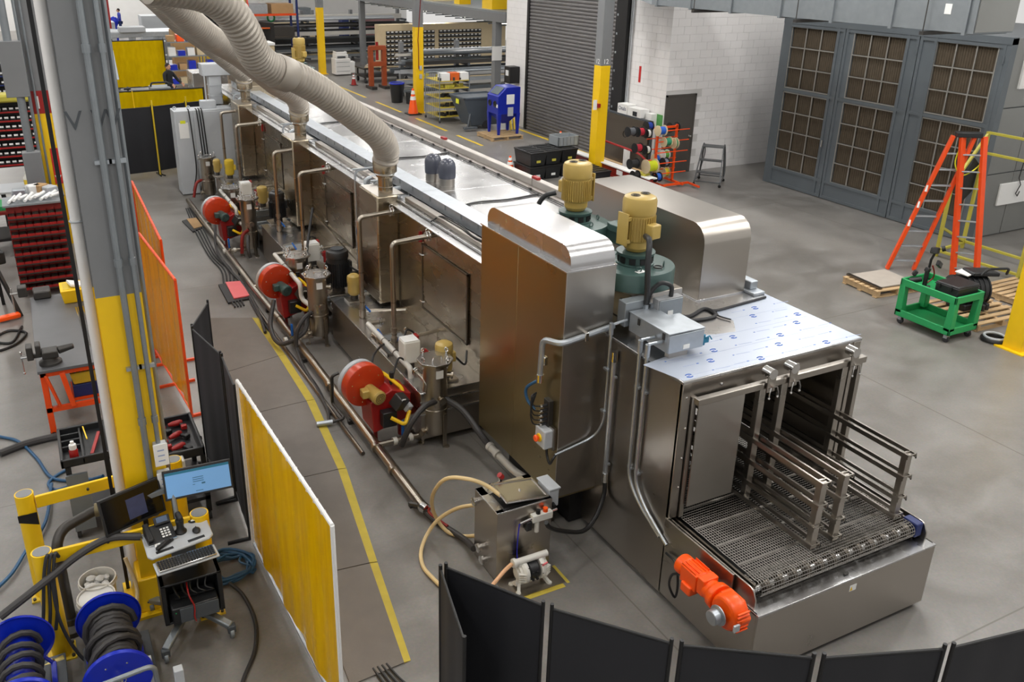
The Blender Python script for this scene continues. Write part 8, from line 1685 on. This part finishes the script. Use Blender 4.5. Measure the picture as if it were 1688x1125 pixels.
for k, (z, lab) in enumerate(((.5, 'lowest'), (1.0, 'second'), (1.5, 'third'), (1.95, 'top'))): box(1.6, 2.3, 37.5, 38.2, z, z + .34, ['cardboard', 'mesh_orange', 'beige', 'cardboard'][k], 'carton', lab + ' carton on the orange shelf beside the big grey column', 'box')
t = thing('shelf_unit', 'narrow orange shelf with cartons beside the big grey column', 'shelf', (1.95, 37.8, 0))
for x in (1.55, 2.35): B().box(x - .03, 37.4, 0, x + .03, 38.3, 2.4).build('upright', G('orange_paint'), t)
for z in (.46, .96, 1.46, 1.91): B().box(1.55, 37.4, z, 2.35, 38.3, z + .03).build('shelf', G('dark_red'), t)
one(B().sph((2.3, 36.6, .5), .4, 10, (.6, .6, 1.3)), 'cable_bundle', G('yellow_old'), 'hanging bundle of yellowish cables left of the grey sheet metal', 'cables')
b = B(); b.box(2.3, 40.2, 0, 3.7, 40.9, 1.75); one(b, 'supply_cabinet', G('galv_dull'), 'grey supply cabinet left of the tall amber screen', 'cabinet'); one(B().sph((3.0, 40.5, 1.95), .45, 10, (1.6, .7, .5)), 'cloth_heap', G('dark_cloth'), 'black cloth heap on grey cabinet above the tall amber screen', 'cloth')
for x, y, z, m, lab in ((6.6, 41.2, 2.0, 'cardboard', 'brown carton column behind the shelf of blue bins'), (8.2, 44, 1.2, 'yellow_old', 'yellow forklift like body between the duct hoses'), (7.6, 44.8, 2.0, 'beige', 'tan crate between the duct hoses')): one(B().box(x - .5, y - .35, 0, x + .5, y + .35, z + .3), 'crate', G(m), lab, 'crate', bev=.02)
for k in range(5): one(B().sph((4.62 + .13 * k, 25.6 + .1 * (k % 2), 1.05 + .05 * (k % 3)), .17, 8, (1.1, .8, .6)), 'paper_heap', G('paper'), ['left', 'second', 'third', 'fourth', 'right'][k] + ' crumpled white wrapper on the bench behind the electrical cabinet', 'wrapper', 'crumpled wrappers')
box(4.4, 5.6, 25.3, 26.0, .0, .92, 'galv_dull', 'bench', 'grey bench behind the electrical cabinet', 'bench'); box(5.0, 5.5, 26.2, 26.6, .92, 1.35, 'cardboard', 'carton', 'open brown carton behind the farthest exhaust riser', 'box')
# ---- far left edge: second column, racks of small bins, electrical boxes -----
t = thing('steel_column', 'second column at the left edge with red band and fire extinguisher sign', 'column', (.28, 18.9, 0))
for nm, z0, z1, m in (('yellow_base', 0, 2.62, 'yellow_paint'), ('red_band', 2.62, 3.05, 'red'), ('grey_shaft', 3.05, 9.6, 'grey_paint')): B().box(.12, 18.75, z0, .46, 19.05, z1).build(nm, G(m), t)
for x in (.22, .36): B().box(x, 18.74, 2.72, x + .025, 18.75, 2.95).build('band_mark', G('paper'), t)
s = B().box(.29, 18.735, 1.25, .43, 18.75, 1.95).build('extinguisher_sign', G('print_red'), t); B().prism([(.33, 1.92), (.39, 1.92), (.39, 1.42), (.42, 1.42), (.36, 1.28), (.3, 1.42), (.33, 1.42)], 'y', 18.73, 18.736).build('sign_arrow', G('paper'), s)
text('FIRE', .07, G('print_red'), frame((.36, 18.728, 1.72), (0, 0, -1), (1, 0, 0)), 'sign_lettering', s)
for x, r_ in ((.1, .03), (.2, .02)): one(B().cyl((x, 18.7, 0), (x, 18.7, 9.6), r_, n=8), 'conduit', G('galv_dull'), 'thicker conduit on the second column' if r_ > .025 else 'thinner conduit on the second column', 'conduit')
t = thing('electrical_box', 'upper grey electrical enclosure on the second column at left edge', 'electrical box', (-.1, 18.6, 3.0)); B().box(-.28, 18.5, 2.98, .12, 18.74, 3.98).build('enclosure', G('grey_paint'), t, .01); B().cyl((-.05, 18.62, 1.9), (-.05, 18.62, 2.98), .07, n=12).build('feed_conduit', G('galv_dull'), t); B().cyl((-.1, 18.62, 3.98), (-.1, 18.62, 6.5), .07, n=12).build('feed_conduit', G('galv_dull'), t)
t = thing('electrical_box', 'lower grey electrical enclosure on the second column at left edge', 'electrical box', (-.05, 18.6, 1.3)); B().box(-.2, 18.48, .9, .12, 18.74, 1.95).build('enclosure', G('grey_paint'), t, .01); B().box(.12, 18.5, 1.0, .16, 18.6, 1.3).build('switch', G('paper'), t)
def small_bins(x0, x1, y, z0, rows, label, col, dz=.17, pal=('black', 'red')):
 t = thing('bin_rack', label, 'rack', ((x0 + x1) / 2, y, 0)); B().box(x0, y + .18, z0 - .1, x1, y + .3, z0 + rows * dz + .05).build('rack_back', G('black'), t)
 base = None; n = int((x1 - x0) / .13)
 for r_ in range(rows):
  B().box(x0, y - .04, z0 + r_ * dz - .03, x1, y - .02, z0 + r_ * dz + .005).build('shelf_lip', G(col), t)
  for c_ in range(n):
   if base is None:
    b = B(); b.box(0, 0, 0, .11, .15, .09); base = b.build('bin', G('black_plastic'), t, local=True, smooth=False); bl_ = B().box(.015, -.006, .045, .095, 0, .085).build('bin_label', G('paper'), base, local=True, smooth=False); base.location = (x0 - (x0 + x1) / 2 + .01, 0, z0)
   else: o = inst(base, t, (x0 - (x0 + x1) / 2 + .01 + c_ * .13, 0, z0 + r_ * dz)); inst(bl_, o)
small_bins(-1.4, .2, 22.6, .9, 7, 'wide rack of small labelled bins with red shelf lips at left edge', 'red', .2)
small_bins(-1.5, .1, 25.5, 2.1, 3, 'blue rack of small bins at the upper left edge', 'dark_blue', .22)
one(B().box(-1.3, 22.4, 2.32, .15, 22.9, 2.5), 'cloth_heap', G('tarp_yellow'), 'yellow and white packages on top of wide bin rack', 'packages', bev=.05)
t = thing('desk', 'small grey desk with papers in front of the wide bin rack', 'desk', (-.35, 20.2, 0)); B().box(-.75, 19.9, .86, .05, 20.7, .9).build('desk_top', G('light_grey'), t, .006)
for a, c in ((-.7, 19.95), (0, 19.95), (-.7, 20.65), (0, 20.65)): B().box(a - .03, c - .03, 0, a + .03, c + .03, .86).build('leg', G('black'), t)
t = thing('bottle', 'white and yellow bottle standing on the small grey desk', 'bottle', (-.2, 20.4, .9)); B().lathe((-.2, 20.4, .9), [(.07, 0), (.08, .02), (.08, .16), (.03, .24), (.03, .28)], 16).build('bottle_body', G('pump_white'), t); B().cyl((-.2, 20.4, .92), (-.2, 20.4, 1.02), .082, n=16).build('yellow_label', G('yellow_old'), t)
one(B().ob((-.1, 20.15, .915), (.3, .25, .02), (0, 0, .3)), 'paper_sheet', G('paper'), 'white papers lying on the small grey desk', 'papers')
t = thing('tool_chest', 'red tool chest with bins and parts behind the red bin rack', 'tool chest', (-.15, 17.6, 0)); B().box(-.45, 17.3, .1, .35, 17.9, 1.35).build('chest_body', G('red'), t, .008); B().box(-.48, 17.27, 1.35, .38, 17.93, 1.38).build('chest_top', G('galv_dull'), t)
for k in range(4): B().box(-.44, 17.285, .2 + k * .27, .34, 17.3, .42 + k * .27).build('drawer', G('dark_red'), t, .004)
for k, (x, m, lab) in enumerate(((-.35, 'galv', 'grey metal parts heap at left on the red tool chest'), (-.1, 'paper', 'white wrapped part in the middle on the red tool chest'), (.15, 'light_grey', 'grey box at right on the red tool chest'), (.0, 'cardboard', 'small brown box at front on the red tool chest'))): one(B().ob((x, 17.5 + .1 * (k % 2), 1.45), (.22, .2, .13 + .05 * (k % 2)), (0, 0, .3 * k)), 'machine_part', G(m), lab, 'part', bev=.02)
t = thing('cart', 'dark cart with green and red trays at the left edge', 'cart', (-.8, 18.8, 0)); B().box(-1.3, 18.4, .82, -.4, 19.3, .88).build('tray', G('dark_red'), t); B().box(-1.3, 18.4, .3, -.4, 19.3, .35).build('lower_tray', G('black'), t)
for a, c in ((-1.28, 18.42), (-.42, 18.42), (-1.28, 19.28), (-.42, 19.28)): B().box(a - .03, c - .03, 0, a + .03, c + .03, .85).build('leg', G('black'), t)
B().box(-1.2, 18.5, .88, -.5, 19.1, .96).build('green_tray', G('green'), t)
one(B().sph((-.9, 18.8, 1.05), .16, 10, (.9, .7, 1)), 'spray_bottle', G('motor_yellow'), 'yellowish bag on the green tray at left edge', 'bag')
t = thing('tripod_vise', 'black tripod stand with red foot at the left frame edge', 'stand', (-.85, 15.3, 0))
for a, c in ((-1.05, 15.0), (-.6, 15.0), (-.85, 15.7)): B().bar((a, c, 0), (-.85, 15.3, .85), .05, .05).build('leg', G('black'), t)
B().ob((-.85, 15.3, .95), (.3, .25, .22), (0, 0, .4)).build('vise_head', G('black'), t, .03); B().ob((-.78, 14.9, .06), (.35, .12, .08), (0, 0, .3)).build('red_foot', G('orange_red'), t, .02)
b = B()
one(B().tube(spl([(-1.0, 13.6, .02), (-.7, 13.8, .02), (-.55, 14.2, .02), (-.8, 14.4, .02), (-1.0, 14.1, .02), (-.75, 13.9, .02), (-.6, 14.5, .02)]), .02, 6), 'cable', G('black'), 'tangled black cables on the floor by the tripod stand', 'cable')
